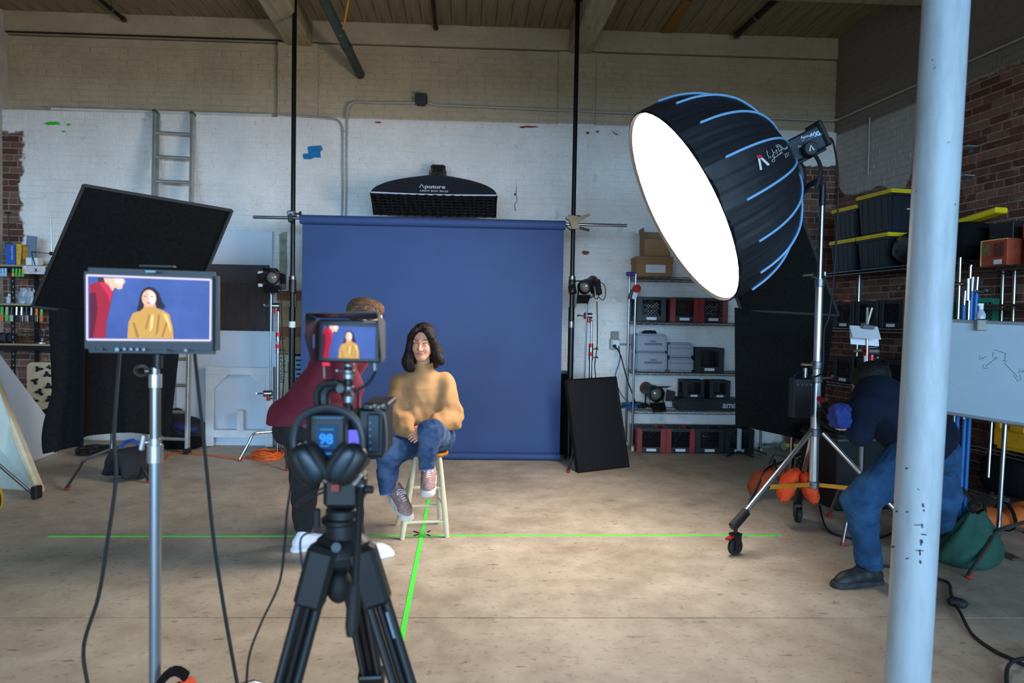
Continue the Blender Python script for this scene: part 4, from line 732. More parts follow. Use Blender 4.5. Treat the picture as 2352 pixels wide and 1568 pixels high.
# ------------------------------------------------------------------ right side: wire shelves, crates, totes, stands, column
def wire_shelf(label, o, u, n, L, D, levels, H, group, pos):
    """o: front left floor corner, u along the front, n from front to back"""
    o, u, n = map(np.asarray, (o, u, n)); T = thing('wire_shelf', label, 'shelf', o+u*L/2+n*D/2, group); W = lambda a, b, z: o+u*a+n*b+V(0, 0, z)
    for a in (.0, L):
        for b in (.0, D):
            p = part(MB().cyl(W(a, b, .08), W(a, b, H), .0125, n=10), 'post', STEEL, T); part(MB().lathe([(.001, -.012), (.03, -.014), (.034, 0), (.03, .014), (.001, .012)], 16, W(a, b, .036), np.stack([n, V(0, 0, 1), u], 1)), 'caster_wheel', mat('cream wheel', (190, 184, 160), .5), p)
            part(MB().box(W(a, b, .06), (.035, .045, .04)), 'caster_fork', STEEL, p, bevel=.004)
    for z in levels:
        for b in (0, D):
            m = MB().cyl(W(0, b, z), W(L, b, z), .0042, n=6).cyl(W(0, b, z-.03), W(L, b, z-.03), .0042, n=6); k = int(L/.045)
            m.tube([W(L*i/k, b, z-.03*(i % 2)) for i in range(k+1)], .003, 5); part(m, 'rim_truss', STEEL, T, kind='stuff')
        for a in (0, L): part(MB().cyl(W(a, 0, z), W(a, D, z), .0042, n=6).cyl(W(a, 0, z-.03), W(a, D, z-.03), .0042, n=6).tube([W(a, D*i/8, z-.03*(i % 2)) for i in range(9)], .003, 5), 'rim_truss', STEEL, T, kind='stuff')
        m = MB(); k = int(L/.03)
        for i in range(1, k): m.cyl(W(L*i/k, 0, z-.003), W(L*i/k, D, z-.003), .0017, n=4)
        part(m, 'wire_deck', STEEL, T, kind='stuff')
    return T
CRK, CRR, CRG = mat('black crate', (24, 24, 27), .5), mat('red crate', (132, 34, 28), .5), mat('green crate', (18, 96, 74), .5)
CW = .325
def crate_proto(name, mb_, mp, ml, hex_=False):
    T = thing(name, 'crate', 'crate', (0, 0, 0)); h, w_ = .275, CW/2
    part(MB().box((0, 0, .006), (CW, CW, .012)), 'floor_plate', mb_, T, smooth=0)
    for z0, z1, nm in ((0, .065, 'lower_band'), (h-.035, h, 'top_rim')):
        m = MB(); zc, zh = (z0+z1)/2, z1-z0
        for a in range(4): R = eul(0, 0, 90*a); m.box(R@V(0, -w_+.006, zc), (CW, .012, zh), R)
        part(m, nm, mb_, T, smooth=0)
    for a in range(4):
        R = eul(0, 0, 90*a); c = part(MB().box(R@V(w_-.03, -w_+.005, h/2), (.06, .018, h-.002), R).box(R@V(w_-.005, -w_+.03, h/2), (.018, .06, h-.002), R), 'corner_post', mp, T, smooth=0, bevel=.003)
        m = MB(); z0, z1 = .065, h-.035; hz = z1-z0; x0 = -w_+.055; x1 = -x0; n = 6
        for i in range(-3, n+1):
            for s in (1, -1):
                xa = x0+(x1-x0)*i/n; xb = xa+hz; pa, pb = [xa, z0], [xb, z1]
                if xa < x0: pa = [x0, z0+(x0-xa)]
                if xb > x1: pb = [x1, z1-(xb-x1)]
                if pb[0]-pa[0] < .01: continue
                if s < 0: pa[0], pb[0] = -pa[0], -pb[0]
                A, B = R@V(pa[0], -w_+.006, pa[1]), R@V(pb[0], -w_+.006, pb[1]); m.tube([A, B], .004, 4)
        part(m, 'lattice', ml, T, smooth=0, kind='stuff')
        if a == 0: part(MB().box((.0, -w_-.004, .033), (.11, .003, .03)), 'label_card', PAPER, T, smooth=0)
    return T
PROT = {}
def crate(kind, loc, ang, label, group, sc=1.0):
    if kind not in PROT:
        b, p, l = {'k': (CRK, CRK, CRK), 'r': (CRK, CRR, CRK), 'g': (CRG, CRG, CRG), 'b': (mat('navy crate', (20, 46, 92), .5),)*3}[kind]; PROT[kind] = crate_proto('milk_crate', b, p, l); o = PROT[kind]
    else: o = copy_tree(PROT[kind])
    o.location = tuple(loc); o.rotation_euler = (0, 0, ang); o.scale = (sc, sc, sc); o['label'] = label; o['group'] = group; return o
YF = 7.56; X0 = at(1457, 800, YF)[0]; lv = [at(1560, y, YF)[2] for y in (637, 740, 855, 944)]
wire_shelf('chrome wire shelf on wheels with crates and cases against back wall', (X0, YF, 0), V(1, 0, 0), V(0, 1, 0), 1.46, .33, lv, lv[0]+.03, 'chrome wire shelves', None)
XP = lambda px, y=800, Y=YF: at(px, y, Y)[0]
for px, kd, lb_ in ((1495, 'k', 'black milk crate of white cloth, leftmost on the upper back shelf'), (1571, 'r', 'red cornered milk crate with wide label on the upper back shelf'), (1637, 'r', 'red cornered milk crate beside softbox edge on upper back shelf')): crate(kd, (XP(px), YF+.17, lv[1]+.004), 0, lb_, 'milk crates on the back wire shelf')
for px, kd, lb_ in ((1631, 'k', 'black milk crate beside the grey cases'),): crate(kd, (XP(px), YF+.17, lv[2]+.004), 0, lb_, 'milk crates on the back wire shelf')
for px, kd, lb_ in ((1499, 'r', 'red cornered milk crate on floor, nearest the leaning panel'), (1566, 'r', 'red cornered milk crate on floor, second from the left'), (1633, 'k', 'black milk crate on floor with pale label under shelf'), (1701, 'k', 'black milk crate on floor partly behind the black flap')): crate(kd, (XP(px), YF+.12, .002), 0, lb_, 'milk crates on the floor')
for px, z, r, m, lb_ in ((1497, lv[1]+.02, .10, mat('white rope', (184, 190, 196), .8), 'coil of white cloth cord inside the leftmost black crate'), (1637, lv[1]+.02, .10, mat('grey rope', (140, 146, 152), .8), 'coil of pale cord inside the crate beside softbox'), (1499, .03, .11, RUB, 'black cable coil inside the red crate nearest panel'), (1566, .03, .11, RUB, 'black cable coil inside the second red floor crate'), (1633, .03, .10, DSTEEL, 'coil of grey cable in the black floor crate')):
    solo(MB().tube(cat(coilpts((XP(px), YF+.14 if z < .1 else YF+.17, z), r, 5, n=14, h=.15), 2), .012, 6), 'cord_coil', m, lb_, 'cord', 'coils kept in crates')
GCS = mat('pale grey case', (142, 146, 156), .55, 0, .05, 40, .2, 200)
for (x0, y0, x1, y1, lb_) in ((1460, 761, 1533, 804, 'larger grey hard case on top of its pair'), (1460, 806, 1533, 851, 'larger grey hard case at the bottom of its pair'), (1536, 784, 1594, 817, 'smaller grey case on top beside the larger cases'), (1536, 819, 1594, 851, 'smaller grey case at the bottom beside larger cases')):
    c, s = wallbox(x0, y0, x1, y1, YF+.02, .26); z0 = lv[2]+.004+(0 if y1 > 840 else (s[2]+.003)); c[2] = z0+s[2]/2; T = thing('hard_case', lb_, 'case', (c[0], c[1], z0), 'grey hard cases'); part(MB().box(c, s), 'shell', GCS, T, bevel=.022, seg=3)
    if x0 < 1500: part(MB().box((c[0]+.02, YF+.017, c[2]-.01), (.2, .012, .022)), 'handle', mat('mid grey', (96, 100, 110), .5), T, bevel=.005); part(MB().box((c[0]+.02, YF+.017, c[2]+.02), (.07, .008, .02)), 'latch', mat('mid grey', (96, 100, 110), .5), T, bevel=.003)
    else: part(MB().box((c[0], YF+.02, c[2]+.02), (s[0]*.9, .006, .006)), 'lid_seam', mat('mid grey', (96, 100, 110), .5), T)
def carton(px, Y, d, lb_, flaps=False, label=False, base=None):
    c, s = wallbox(*px, Y, d)
    if base is not None: dz = base-(c[2]-s[2]/2); c = c+V(0, 0, dz)
    T = thing('cardboard_box', lb_, 'box', c-V(0, 0, s[2]/2), 'cardboard boxes on the back shelf'); m = mat('kraft board', (150, 116, 80), .85, 0, .06, 6)
    part(MB().box(c, s), 'carton', m, T, smooth=0, bevel=.003)
    if label: part(MB().box(c+V(.01, -d/2-.0025, -.02), (s[0]*.55, .003, s[2]*.4)), 'paper_label', PAPER, T, smooth=0); part(MB().box(c+V(0, -d/2-.002, s[2]*.28), (.07, .004, .022)), 'hand_hole', BLACKP, T, bevel=.004); part(MB().box(c+V(0, 0, s[2]/2-.03), (s[0]+.012, d+.012, .075)), 'lid', m, T, smooth=0, bevel=.003)
    if flaps: part(MB().box(c+V(-s[0]/2, 0, s[2]/2+.06), (.005, d, .13), eul(0, -12, 0)), 'flap', m, T, smooth=0); part(MB().box(c+V(0, d/2-.01, s[2]/2+.05), (s[0], .005, .11), eul(14, 0, 0)), 'flap', m, T, smooth=0)
    return c, s
c, s = carton((1463, 587, 1545, 632), YF+.02, .3, 'kraft file box with lid and paper label on top of back shelf', label=True, base=lv[0]+.004)
carton((1480, 545, 1540, 585), YF+.05, .24, 'open kraft box stacked on the file box', flaps=True, base=c[2]+s[2]/2+.012)
solo(MB().tube([(XP(1437), YF-.02+.05, lv[0]+.03), (XP(1455), YF+.05, lv[0]+.03)], .024, 14), 'ribbon_spool', mat('violet ribbon', (86, 66, 150), .6), 'violet spool at the top left end of back shelf', 'spool')
xt = XP(1457); solo(MB().lathe([(.022, -.02), (.045, -.02), (.045, .02), (.022, .02), (.022, -.02)], 22, (xt, YF-.045, at(1457, 663, YF)[2]), eul(90, 0, 20)), 'tape_roll', mat('red tape', (186, 42, 36), .5), 'red tape roll hung on back shelf corner post', 'tape')
T = thing('hang_tag', 'two small tags hung below the red tape roll', 'tag', (xt-.03, YF-.03, at(1450, 688, YF)[2])); part(MB().box((xt-.06, YF-.03, at(1450, 676, YF)[2]), (.04, .012, .11), eul(0, 18, 0)), 'dark_tag', BLACKP, T, bevel=.004); part(MB().box((xt-.015, YF-.035, at(1450, 678, YF)[2]), (.05, .006, .09), eul(0, 12, 0)), 'pale_tag', PAPER, T)
T = thing('amp_case', 'long black case with white lettering on the lower back shelf', 'case', (XP(1630), YF+.1, lv[3])); c, s = wallbox(1560, 913, 1710, 941, YF+.0, .3); c[2] = lv[3]+.004+s[2]/2; part(MB().box(c, s), 'shell', BLACKP, T, bevel=.018, seg=2); part(text_mb('amaran', .10, (XP(1663), YF-.0025, c[2]-.03), (1, 0, 0), (0, 0, 1), bold=.0015), 'lettering', PAPER, T, smooth=0)
part(MB().tube([(c[0]-s[0]/2+.02, YF-.002, c[2]+s[2]/2-.012), (c[0]+s[0]/2-.02, YF-.002, c[2]+s[2]/2-.012)], .003, 6), 'edge_trim', DSTEEL, T)
cz = c[2]+s[2]/2+.004
crate('k', (XP(1600), YF+.17, cz), 0, 'black crate of gear on the long lettered case', 'milk crates on the back wire shelf', .72); crate('k', (XP(1660), YF+.17, cz), 0, 'black crate beside it on the lettered case, nearer the flap', 'milk crates on the back wire shelf', .72)
fresnel('old black spotlight resting on the lower back shelf', V(XP(1513), YF+.14, lv[3]+.185), (.25, -.9, -.18), s=1.15, box=0)
for i, (m, lb_) in enumerate(((mat('blue lead', (30, 84, 140), .6), 'blue cable bundle on lower back shelf beside the spotlight'), (RUB, 'black cable bundle on the lower back shelf'))): solo(MB().tube(cat(coilpts((XP(1455+22*i), YF+.12+.05*i, lv[3]+.01), .09, 4, n=14, h=.05, jit=.15), 2), .008, 6), 'cable_bundle', m, lb_, 'cable')
solo(MB().tube(cat(coilpts((XP(1500), YF+.2, 2*0+lv[2]+.004+.215*2-.01), .07, 3, n=12, h=.03), 2), .008, 6), 'cable_bundle', RUB, 'black cable coil lying on the upper grey case', 'cable')
# wall outlet with two plugged leads
po = at(1412, 790, YW-.03); T = thing('wall_outlet', 'grey metal outlet box with plugs on the white wall', 'outlet', po-V(0, 0, .06)); part(MB().box(po, (.115, .05, .12)), 'box', mat('galvanised', (140, 142, 138), .5, .5), T, bevel=.005); part(MB().box(po+V(.0, .01, .1), (.09, .03, .1)), 'cover_plate', mat('dirty plate', (140, 134, 122), .7), T, bevel=.003); part(MB().box(po+V(.012, -.028, .0), (.08, .006, .085)), 'socket_face', WHITEP, T, bevel=.002); part(MB().cyl(po+V(-.01, -.03, -.02), po+V(-.01, -.07, -.025), .02), 'plug', RUB, T); part(MB().cyl(po+V(.06, .0, 0), po+V(.3, .0, 0), .011), 'conduit', mat('conduit grey', (150, 150, 146), .5, .3), T)
q = po+V(-.01, -.07, -.025); cable('black lead drooping from the outlet to the back shelf', [q, at(1425, 815, 7.7), at(1440, 870, 7.65), at(1453, 905, 7.6), (XP(1470), YF+.1, lv[3]+.03)], .008); cable('teal lead hanging from the wall outlet', [po+V(.04, -.03, -.02), at(1424, 825, 7.75), at(1413, 865, 7.7), at(1424, 900, 7.66), at(1440, 922, 7.6)], .006, mat('teal lead', (30, 92, 120), .6))
# black flag on the right with its stand and orange sandbag
Yg = 5.75; GA, GB, GC, GD = at(1838, 492, 5.55), at(1625, 505, 5.5), at(1702, 712, 5.8), at(1926, 724, 5.85)
fg = thing('flag_panel', 'black cloth flag with long flap behind the round softbox', 'light flag', (2.5, Yg, 0)); part(MB().grid(lambda u, v: GA*(1-u)*(1-v)+GB*u*(1-v)+GD*(1-u)*v+GC*u*v, 8, 8), 'cloth', FELT, fg)
for a, b in ((GA, GB), (GB, GC), (GC, GD), (GD, GA)): part(MB().cyl(a, b, .012, n=8), 'frame_edge', GRYT, fg)
t0, t1, q0, q1 = at(1687, 706, 5.78), at(1915, 724, 5.86), at(1689, 975, 5.78), at(1884, 1019, 5.84)
part(MB().grid(lambda u, v: (t0*(1-u)+t1*u)*(1-v)+(q0*(1-u)+q1*u)*v+V(0, .012*math.sin(u*14)*v, 0), 30, 14), 'hanging_flap', FELT, fg, smooth=70)
bs = fl(1815, 1118); cs = cstand('chrome grip stand of the right flag, with a rust orange sandbag', bs, [fl(1721, 1161), fl(1870, 1085), (bs[0]-.1, bs[1]+.35)], 2.0, hb=.26)
gobo(cs, V(bs[0], bs[1], 1.95), (0, -1, 0))
sandbag('rust orange sandbag on the stand leg below the right black flap', fl(1777, 1143)*V(1, 1, 0), 75, mat('rust orange canvas', (172, 76, 30), .85, 0, .12, 10, .3, 60), .9, spread=.19, top=.25)
for i, (px, py, h) in enumerate(((1697, 1047, 50), (1727, 1041, 42))):
    f = fl(px, py); T = thing('tube_light', ('white' if i == 0 else 'smaller white')+' tube lamp on mini black tripod by the black flap', 'lamp', f); zb = .06; part(MB().cyl(f+V(0, 0, zb), f+V(0, 0, zb+h/205), .026, n=14), 'tube', mat('milky tube', (176, 184, 200), .5), T, bevel=.004); part(MB().cyl(f+V(0, 0, zb-.03), f+V(0, 0, zb), .012), 'socket', BLACKP, T)
    for a in (200, 330, 80): part(MB().tube([f+V(0, 0, zb-.01), f+V(.16*math.cos(math.radians(a)), .16*math.sin(math.radians(a)), .008)], .008, 6), 'leg', BLACKP, T)
w0 = fl(1799, 1034); T = thing('dolly_wheel', 'pale green wheel of a small yellow dolly under the flap', 'dolly', w0); part(MB().lathe([(.001, -.02), (.045, -.022), (.05, -.012), (.05, .012), (.045, .022), (.001, .02)], 20, w0+V(0, 0, .05), eul(90, 0, 15)), 'wheel', mat('pale green rubber', (128, 150, 120), .6), T); part(MB().box(w0+V(.12, .02, .06), (.2, .08, .04)), 'deck', MATS['safety yellow'], T, bevel=.006); part(MB().box(w0+V(-.14, .03, .055), (.16, .06, .03)), 'axle', DSTEEL, T, bevel=.005)
# ------------------------------------------------------------------ shelves along the right wall
OFF = .47; la = [2.02, 1.43, .85, .28]; lbv = [1.94, 1.64, .5, .14]
wire_shelf('chrome wire shelf along the brick wall behind white column', RW(.55, OFF, 0), RWD, -RWN, 1.80, .42, la, 2.04, 'chrome wire shelves', None)
wire_shelf('chrome wire shelf at the right edge behind the whiteboard', RW(2.46, OFF, 0), RWD, -RWN, 1.4, .42, lbv, 1.97, 'chrome wire shelves', None)
ANG = math.atan2(RWD[1], RWD[0])
LID = mat('yellow lid', (226, 196, 22), .45); TOT = mat('black tote', (30, 34, 40), .4, 0, .05)
def tote(s, z, w_, d, h, label, off=.24, rz=0):
    p = RW(s, off, z); T = thing('storage_tote', label, 'storage tote', (0, 0, 0), 'black totes with yellow lids'); k = .86
    part(MB().box((0, 0, h/2), (w_*k, d*k, h), None, (1/k*.97, 1/k*.97)), 'tub', TOT, T, bevel=.02, seg=2); part(MB().box((0, 0, h-.015), (w_+.01, d+.01, .03)), 'rim', TOT, T, bevel=.01); part(MB().box((0, 0, h+.018), (w_+.025, d+.025, .036)), 'lid', LID, T, bevel=.014, seg=2)
    for i in range(5):
        for sg in (-1, 1):
            x = (-.36+.18*i)*w_; part(MB().box((x, sg*d*.458, h*.5), (.014, .012, h*.8), eul(-sg*4, 0, 0)), 'rib', TOT, T, smooth=0)
            if i in (1, 3): part(MB().box((sg*w_*.458, (-.2+.2*(i-1))*d, h*.5), (.012, .014, h*.8), eul(0, sg*4, 0)), 'rib', TOT, T, smooth=0)
    for sg in (-1, 1): part(MB().box((sg*w_*.47, 0, h*.6), (.004, .07, .01)), 'sticker', PAPER, T, smooth=0)
    T.location = tuple(p); T.rotation_euler = (0, 0, ANG+rz); return T
z0 = la[0]+.006
tote(.78, z0, .40, .42, .30, 'black tote with yellow lid, lower one at the corner end of wall shelf'); tote(1.24, z0, .46, .42, .30, 'black tote with yellow lid half hidden by the black bag')
tote(.80, z0+.338, .40, .42, .30, 'black tote with yellow lid, upper one at the corner end'); tote(1.26, z0+.338, .50, .44, .37, 'largest black tote with yellow lid, on top beside the white column')
GB_ = mat('black bin liner', (16, 16, 22), .3, 0, .2, 12, .6, 9)
def lump(name, label, cat_, c, r, m, rz=0, p=.8, amp=.06, sub=None):
    c = np.asarray(c, float); R = eul(0, 0, math.degrees(ANG)+rz); mb = MB()
    def fn(u, v):
        th, ph = 2*math.pi*u, math.pi*(v-.5); sg = lambda x: math.copysign(abs(x)**p, x); k = 1+amp*math.sin(5*th+3*ph)+amp*.6*math.sin(9*th-7*ph+1)
        q = V(r[0]*sg(math.cos(ph))*sg(math.cos(th))*k, r[1]*sg(math.cos(ph))*sg(math.sin(th))*k, r[2]*sg(math.sin(ph))); q[2] = max(q[2], -r[2]*.93); return c+R@q
    return solo(mb.grid(fn, 30, 16), name, m, label, cat_, smooth=70)
lump('bin_bag', 'crumpled black bin bag on the wall shelf beside the tote', 'bag', RW(1.68, .27, la[0]+.165), (.22, .2, .165), GB_)
lump('duffel_bag', 'dark duffel bag on the wall shelf right of the column', 'bag', RW(2.14, .25, la[0]+.175), (.22, .19, .17), BLACKF, p=.6, amp=.02)
solo(MB().box(RW(2.3, .26, la[0]+.37), (.46, .12, .05), eul(0, -7, math.degrees(ANG))), 'tote_cover', LID, 'loose yellow lid lying on the dark duffel bag', 'lid', bevel=.012)
def rbox(s, off, z, sz, m, name, label, cat_='box', rz=0, group=None, bevel=.004): return solo(MB().box(RW(s, off, z+sz[2]/2+.001), sz, eul(0, 0, math.degrees(ANG)+rz)), name, m, label, cat_, group, smooth=0, bevel=bevel)
zb = lbv[0]+.006
T = thing('product_box', 'orange and brown printed box on the right shelf', 'box', RW(2.66, .33, zb), None); Rb = eul(0, 0, math.degrees(ANG)); pc = RW(2.66, .36, zb+.105)
part(MB().box(pc, (.24, .2, .21), Rb), 'carton', mat('burnt orange card', (150, 62, 34), .6, 0, .25, 14), T, smooth=0, bevel=.003); fo = lambda a, z, d=.0: pc+Rb@V(a, -.1025-d, z)
part(MB().box(fo(-.07, .03), (.07, .003, .09), Rb), 'picture', mat('olive print', (104, 92, 54), .6, 0, .4, 30), T, smooth=0); part(MB().box(fo(.05, .02), (.09, .003, .11), Rb), 'text_block', mat('maroon print', (90, 40, 34), .6, 0, .5, 60), T, smooth=0); part(MB().box(fo(.04, -.075), (.07, .003, .035), Rb), 'barcode', PAPER, T, smooth=0)
for a, b, c_ in ((0, .1, (.24, .004, .008)), (-.116, 0, (.008, .004, .2))): part(MB().box(fo(a, b), c_, Rb), 'border', MATS['amber print'], T, smooth=0)
rbox(2.6, .25, zb+.214, (.22, .18, .14), BLACKP, 'black_carton', 'black carton with white lines on the orange box'); rbox(2.9, .28, zb, (.16, .16, .2), mat('maroon carton', (92, 30, 28), .6, 0, .3, 30), 'dark_carton', 'dark red carton beside the orange printed box', rz=8); rbox(2.88, .28, zb+.203, (.15, .15, .11), mat('bright red carton', (196, 34, 34), .5, 0, .1), 'red_carton', 'bright red carton on top of the dark red one', rz=4)
rbox(3.0, .1, zb+.0, (.5, .12, .34), CB1, 'kraft_carton', 'tall kraft carton against the brick wall behind blue crate'); crate('b', RW(3.18, .28, zb), ANG, 'navy blue crate at the right edge of upper shelf', 'crates on the wall shelves', .9)
for i, (s_, kd, lb_) in enumerate(((.80, 'k', 'black crate with green and red things near the corner'), (1.15, 'k', 'black crate in the middle of the wall shelf row'), (1.50, 'k', 'black crate beside the green crate'), (1.85, 'g', 'green crate left of the white column'), (2.2, 'g', 'green crate seen right of the white column'))): crate(kd, RW(s_, .25, la[1]+.004), ANG, lb_, 'crates on the wall shelves')
for i, (s_, lb_) in enumerate(((.82, 'black crate with pale tag on the third wall shelf level'), (1.2, 'black crate beside the clipboard stand on third level'), (1.6, 'black crate behind the red stand knuckle'))): crate('k', RW(s_, .25, la[2]+.004), ANG, lb_, 'crates on the wall shelves')
for s_, z, m, lb_ in ((.8, la[1]+.22, mat('leaf green', (40, 104, 44), .6), 'green bundle poking out of the corner crate'), (.72, la[1]+.25, mat('coral cloth', (196, 84, 60), .7), 'coral rag in the corner crate'), (1.12, la[1]+.24, mat('grey rag', (110, 110, 112), .8), 'grey rag in the middle crate')): lump('rag', lb_, 'rag', RW(s_, .32, z), (.05, .04, .06), m, amp=.15)
rbox(1.0, .25, .28+.006, (.75, .36, .34), BLACKP, 'road_case', 'black road case on the lower wall shelf', 'case', bevel=.01); T = thing('trunk', 'large black trunk with white ring lettering behind rolling stand', 'trunk', (3.0, 5.35, 0)); part(MB().box((3.1, 5.5, .31), (.75, .5, .62), eul(0, 0, 8)), 'body', BLACKP, T, bevel=.015); part(MB().box((3.1, 5.5, .56), (.76, .51, .02), eul(0, 0, 8)), 'lid_band', DSTEEL, T, bevel=.003)
q = at(1937, 1072, 5.2); part(text_mb('apod', .12, at(1932, 1072, 5.225), (.990, .139, 0), (0, 0, 1)), 'lettering', mat('dull white print', (110, 112, 116), .7), T, smooth=0)
YEL = mat('amber hard case', (212, 150, 22), .5, 0, .08, 10)
T = thing('yellow_case', 'bright yellow hard case on the lower right shelf', 'case', RW(2.95, .24, lbv[2])); pc = RW(2.93, .26, lbv[2]+.165); part(MB().box(pc, (.5, .36, .30), Rb), 'shell', YEL, T, bevel=.03, seg=2)
part(MB().box(pc+V(0, 0, .06), (.51, .37, .02), Rb), 'seam', YEL, T, bevel=.006); part(MB().box(pc+Rb@V(0, -.195, .03), (.13, .03, .05), Rb), 'handle', YEL, T, bevel=.01)
for a in (-.17, .17): part(MB().box(pc+Rb@V(a, -.19, .05), (.05, .025, .08), Rb), 'latch', YEL, T, bevel=.008)
part(MB().box(pc+Rb@V(-.27, -.1, .08), (.06, .08, .05), Rb), 'corner_lug', YEL, T, bevel=.01)
for i, (s_, lb_) in enumerate(((2.75, 'black gear bag under the yellow case'), (3.25, 'black gear bag at right edge under the yellow case'))): lump('gear_bag', lb_, 'bag', RW(s_, .26, lbv[3]+.16), (.22, .18, .155), BLACKF, p=.5, amp=.02)
lump('camouflage_bag', 'dark green camouflage bag on floor in front of the right shelf', 'bag', RW(2.42, .72, .11), (.2, .15, .12), mat('camouflage', (46, 52, 38), .85, 0, .5, 22), p=.6)
solo(MB().lathe([(.05, -.015), (.075, -.02), (.08, 0), (.075, .02), (.05, .015), (.05, -.015)], 24, RW(2.2, .8, .081), eul(80, 0, 30)), 'tape_roll', mat('pale tape', (150, 150, 140), .6), 'pale tape roll standing on floor beside the green sandbag', 'tape')
# ------------------------------------------------------------------ whiteboard on its stand
WY0, WY1 = 4.42, 4.0; c4 = [at(2150, 944, WY0), at(2420, 986, WY1), at(2420, 746, WY1), at(2150, 735, WY0)]
wbx = thing('whiteboard', 'whiteboard with faint arrow sketches on a metal stand', 'whiteboard', (fl(2290, 1268)[0], fl(2290, 1268)[1], 0)); WBM = mat('whiteboard enamel', (152, 168, 178), .35, 0, .04, 3)
bdo = part(quadboard(c4, .015), 'board', WBM, wbx, smooth=0)
for a, b in ((3, 2), (0, 1)): part(MB().cyl(c4[a], c4[b], .012, n=8), 'frame_rail', mat('brushed aluminium', (170, 172, 178), .4, .7), wbx)
for (x0, y0, x1, y1) in ((2309, 968, 2290, 1268), (2278, 962, 2270, 1096)): part(MB().cyl(at(x0, y0, 4.3), at(x1, y1, 4.27), .014 if x0 > 2300 else .009, n=10), 'stand_leg', STEEL, wbx)
q = fl(2290, 1268); part(MB().box(q+V(0, 0, .012), (.05, .34, .024)), 'foot_bar', STEEL, wbx, bevel=.006)
bv = bvh_of([bdo]); INK = mat('faded marker ink', (52, 58, 70), .7); W2 = lambda L_: [[(2150+x/6.27, 730+y/6.27) for x, y in l] for l in L_]
part(decal(strokes2(W2([[(105, 508), (150, 518), (190, 503)], [(140, 520), (133, 570)], [(105, 565), (140, 575), (178, 598)]]), 1.1), bv, .002), 'sketch_line', INK, wbx); part(decal(strokes2(W2([[(835, 455), (900, 478), (1010, 515)], [(1000, 515), (990, 605), (1020, 635)], [(960, 608), (995, 618)], [(825, 485), (815, 550), (830, 575), (885, 568)]]), 1.0), bv, .002), 'sketch_line', INK, wbx)
part(decal(strokes2(W2([[(880, 570), (800, 625), (710, 700)], [(693, 668), (670, 710), (690, 725), (760, 722)]]), 1.0), bv, .002), 'sketch_arrow', INK, wbx); part(decal(strokes2(W2([[(975, 640), (1070, 740), (1180, 850)], [(1115, 830), (1150, 865), (1175, 912), (1232, 870), (1200, 815)]]), 1.0), bv, .002), 'sketch_arrow', INK, wbx)
part(decal(strokes2(W2([[(615, 545), (640, 550), (625, 570), (645, 585), (612, 600)], [(668, 570), (655, 585), (672, 592), (682, 575), (668, 570)], [(690, 570), (735, 555)]]), .9), bv, .002), 'sketch_number', INK, wbx); part(decal(strokes2(W2([[(1190, 735), (1225, 740), (1200, 760), (1225, 770), (1175, 780)], [(1245, 755), (1235, 780), (1262, 785), (1268, 760), (1245, 755)]]), .9), bv, .002), 'sketch_number', INK, wbx)
FNT = mat('wiped ink', (150, 158, 176), .6); part(decal(strokes2(W2([[(140, 760), (165, 860), (270, 980), (470, 1060)], [(340, 840), (480, 860), (630, 870)], [(480, 990), (550, 975), (620, 1010)]]), 1.2), bv, .002), 'wiped_line', FNT, wbx)
cp = (c4[3]*.6+c4[2]*.4); T = thing('binder_clip', 'steel clip on the top edge of the whiteboard', 'clip', cp-V(0, 0, .05)); part(MB().box(cp+V(0, -.012, -.02), (.075, .03, .07)), 'clip_plate', mat('clip steel', (150, 148, 140), .4, .6), T, bevel=.005); bottle_p = cp+V(0, 0, .02)
T = thing('spray_bottle', 'small clear spray bottle standing on the whiteboard clip', 'bottle', bottle_p); part(MB().lathe([(.001, 0), (.026, 0), (.028, .03), (.014, .055), (.012, .065)], 14, bottle_p), 'body', GLS, T); part(MB().cyl(bottle_p+V(0, 0, .06), bottle_p+V(0, 0, .085), .014).box(bottle_p+V(-.005, 0, .09), (.035, .014, .016)), 'nozzle', WHITEP, T)
# blue sleeved stand behind it
bs = V(*at(2228, 700, 4.75)[:2], 0); T = thing('blue_tube_stand', 'stand bundled with bright blue tubes behind the whiteboard', 'stand', bs); bl_ = mat('bright blue sleeve', (16, 92, 158), .45)
for i, dx in enumerate((-.035, -.005, .028)): t = at(2228+(-14, 4, 15)[i], 668 if i else 700, 4.75+.02*i); part(MB().cyl((t[0]-.03, t[1], .03), t, .0145, n=12), 'blue_tube', bl_, T); part(MB().cyl(t, t+V(.004, 0, .10), .0135, n=12), 'tube_tip', STEEL, T)
t = at(2229, 612, 4.77); part(MB().cyl((t[0]-.01, t[1], .8), t, .012, n=10), 'centre_pole', STEEL, T); part(MB().cyl(at(2222, 690, 4.75), at(2223, 640, 4.75), .021), 'collar', STEEL, T); thandle(T, at(2220, 655, 4.74), (-1, -.2, .1), STEEL, 1.4); thandle(T, at(2240, 668, 4.74), (1, -.2, -.1), STEEL, 1.3)
for a in (20, 150, 265): part(MB().cyl(bs+V(0, 0, .3), bs+V(.35*math.cos(math.radians(a)), .35*math.sin(math.radians(a)), .012), .011, n=8), 'leg', STEEL, T)
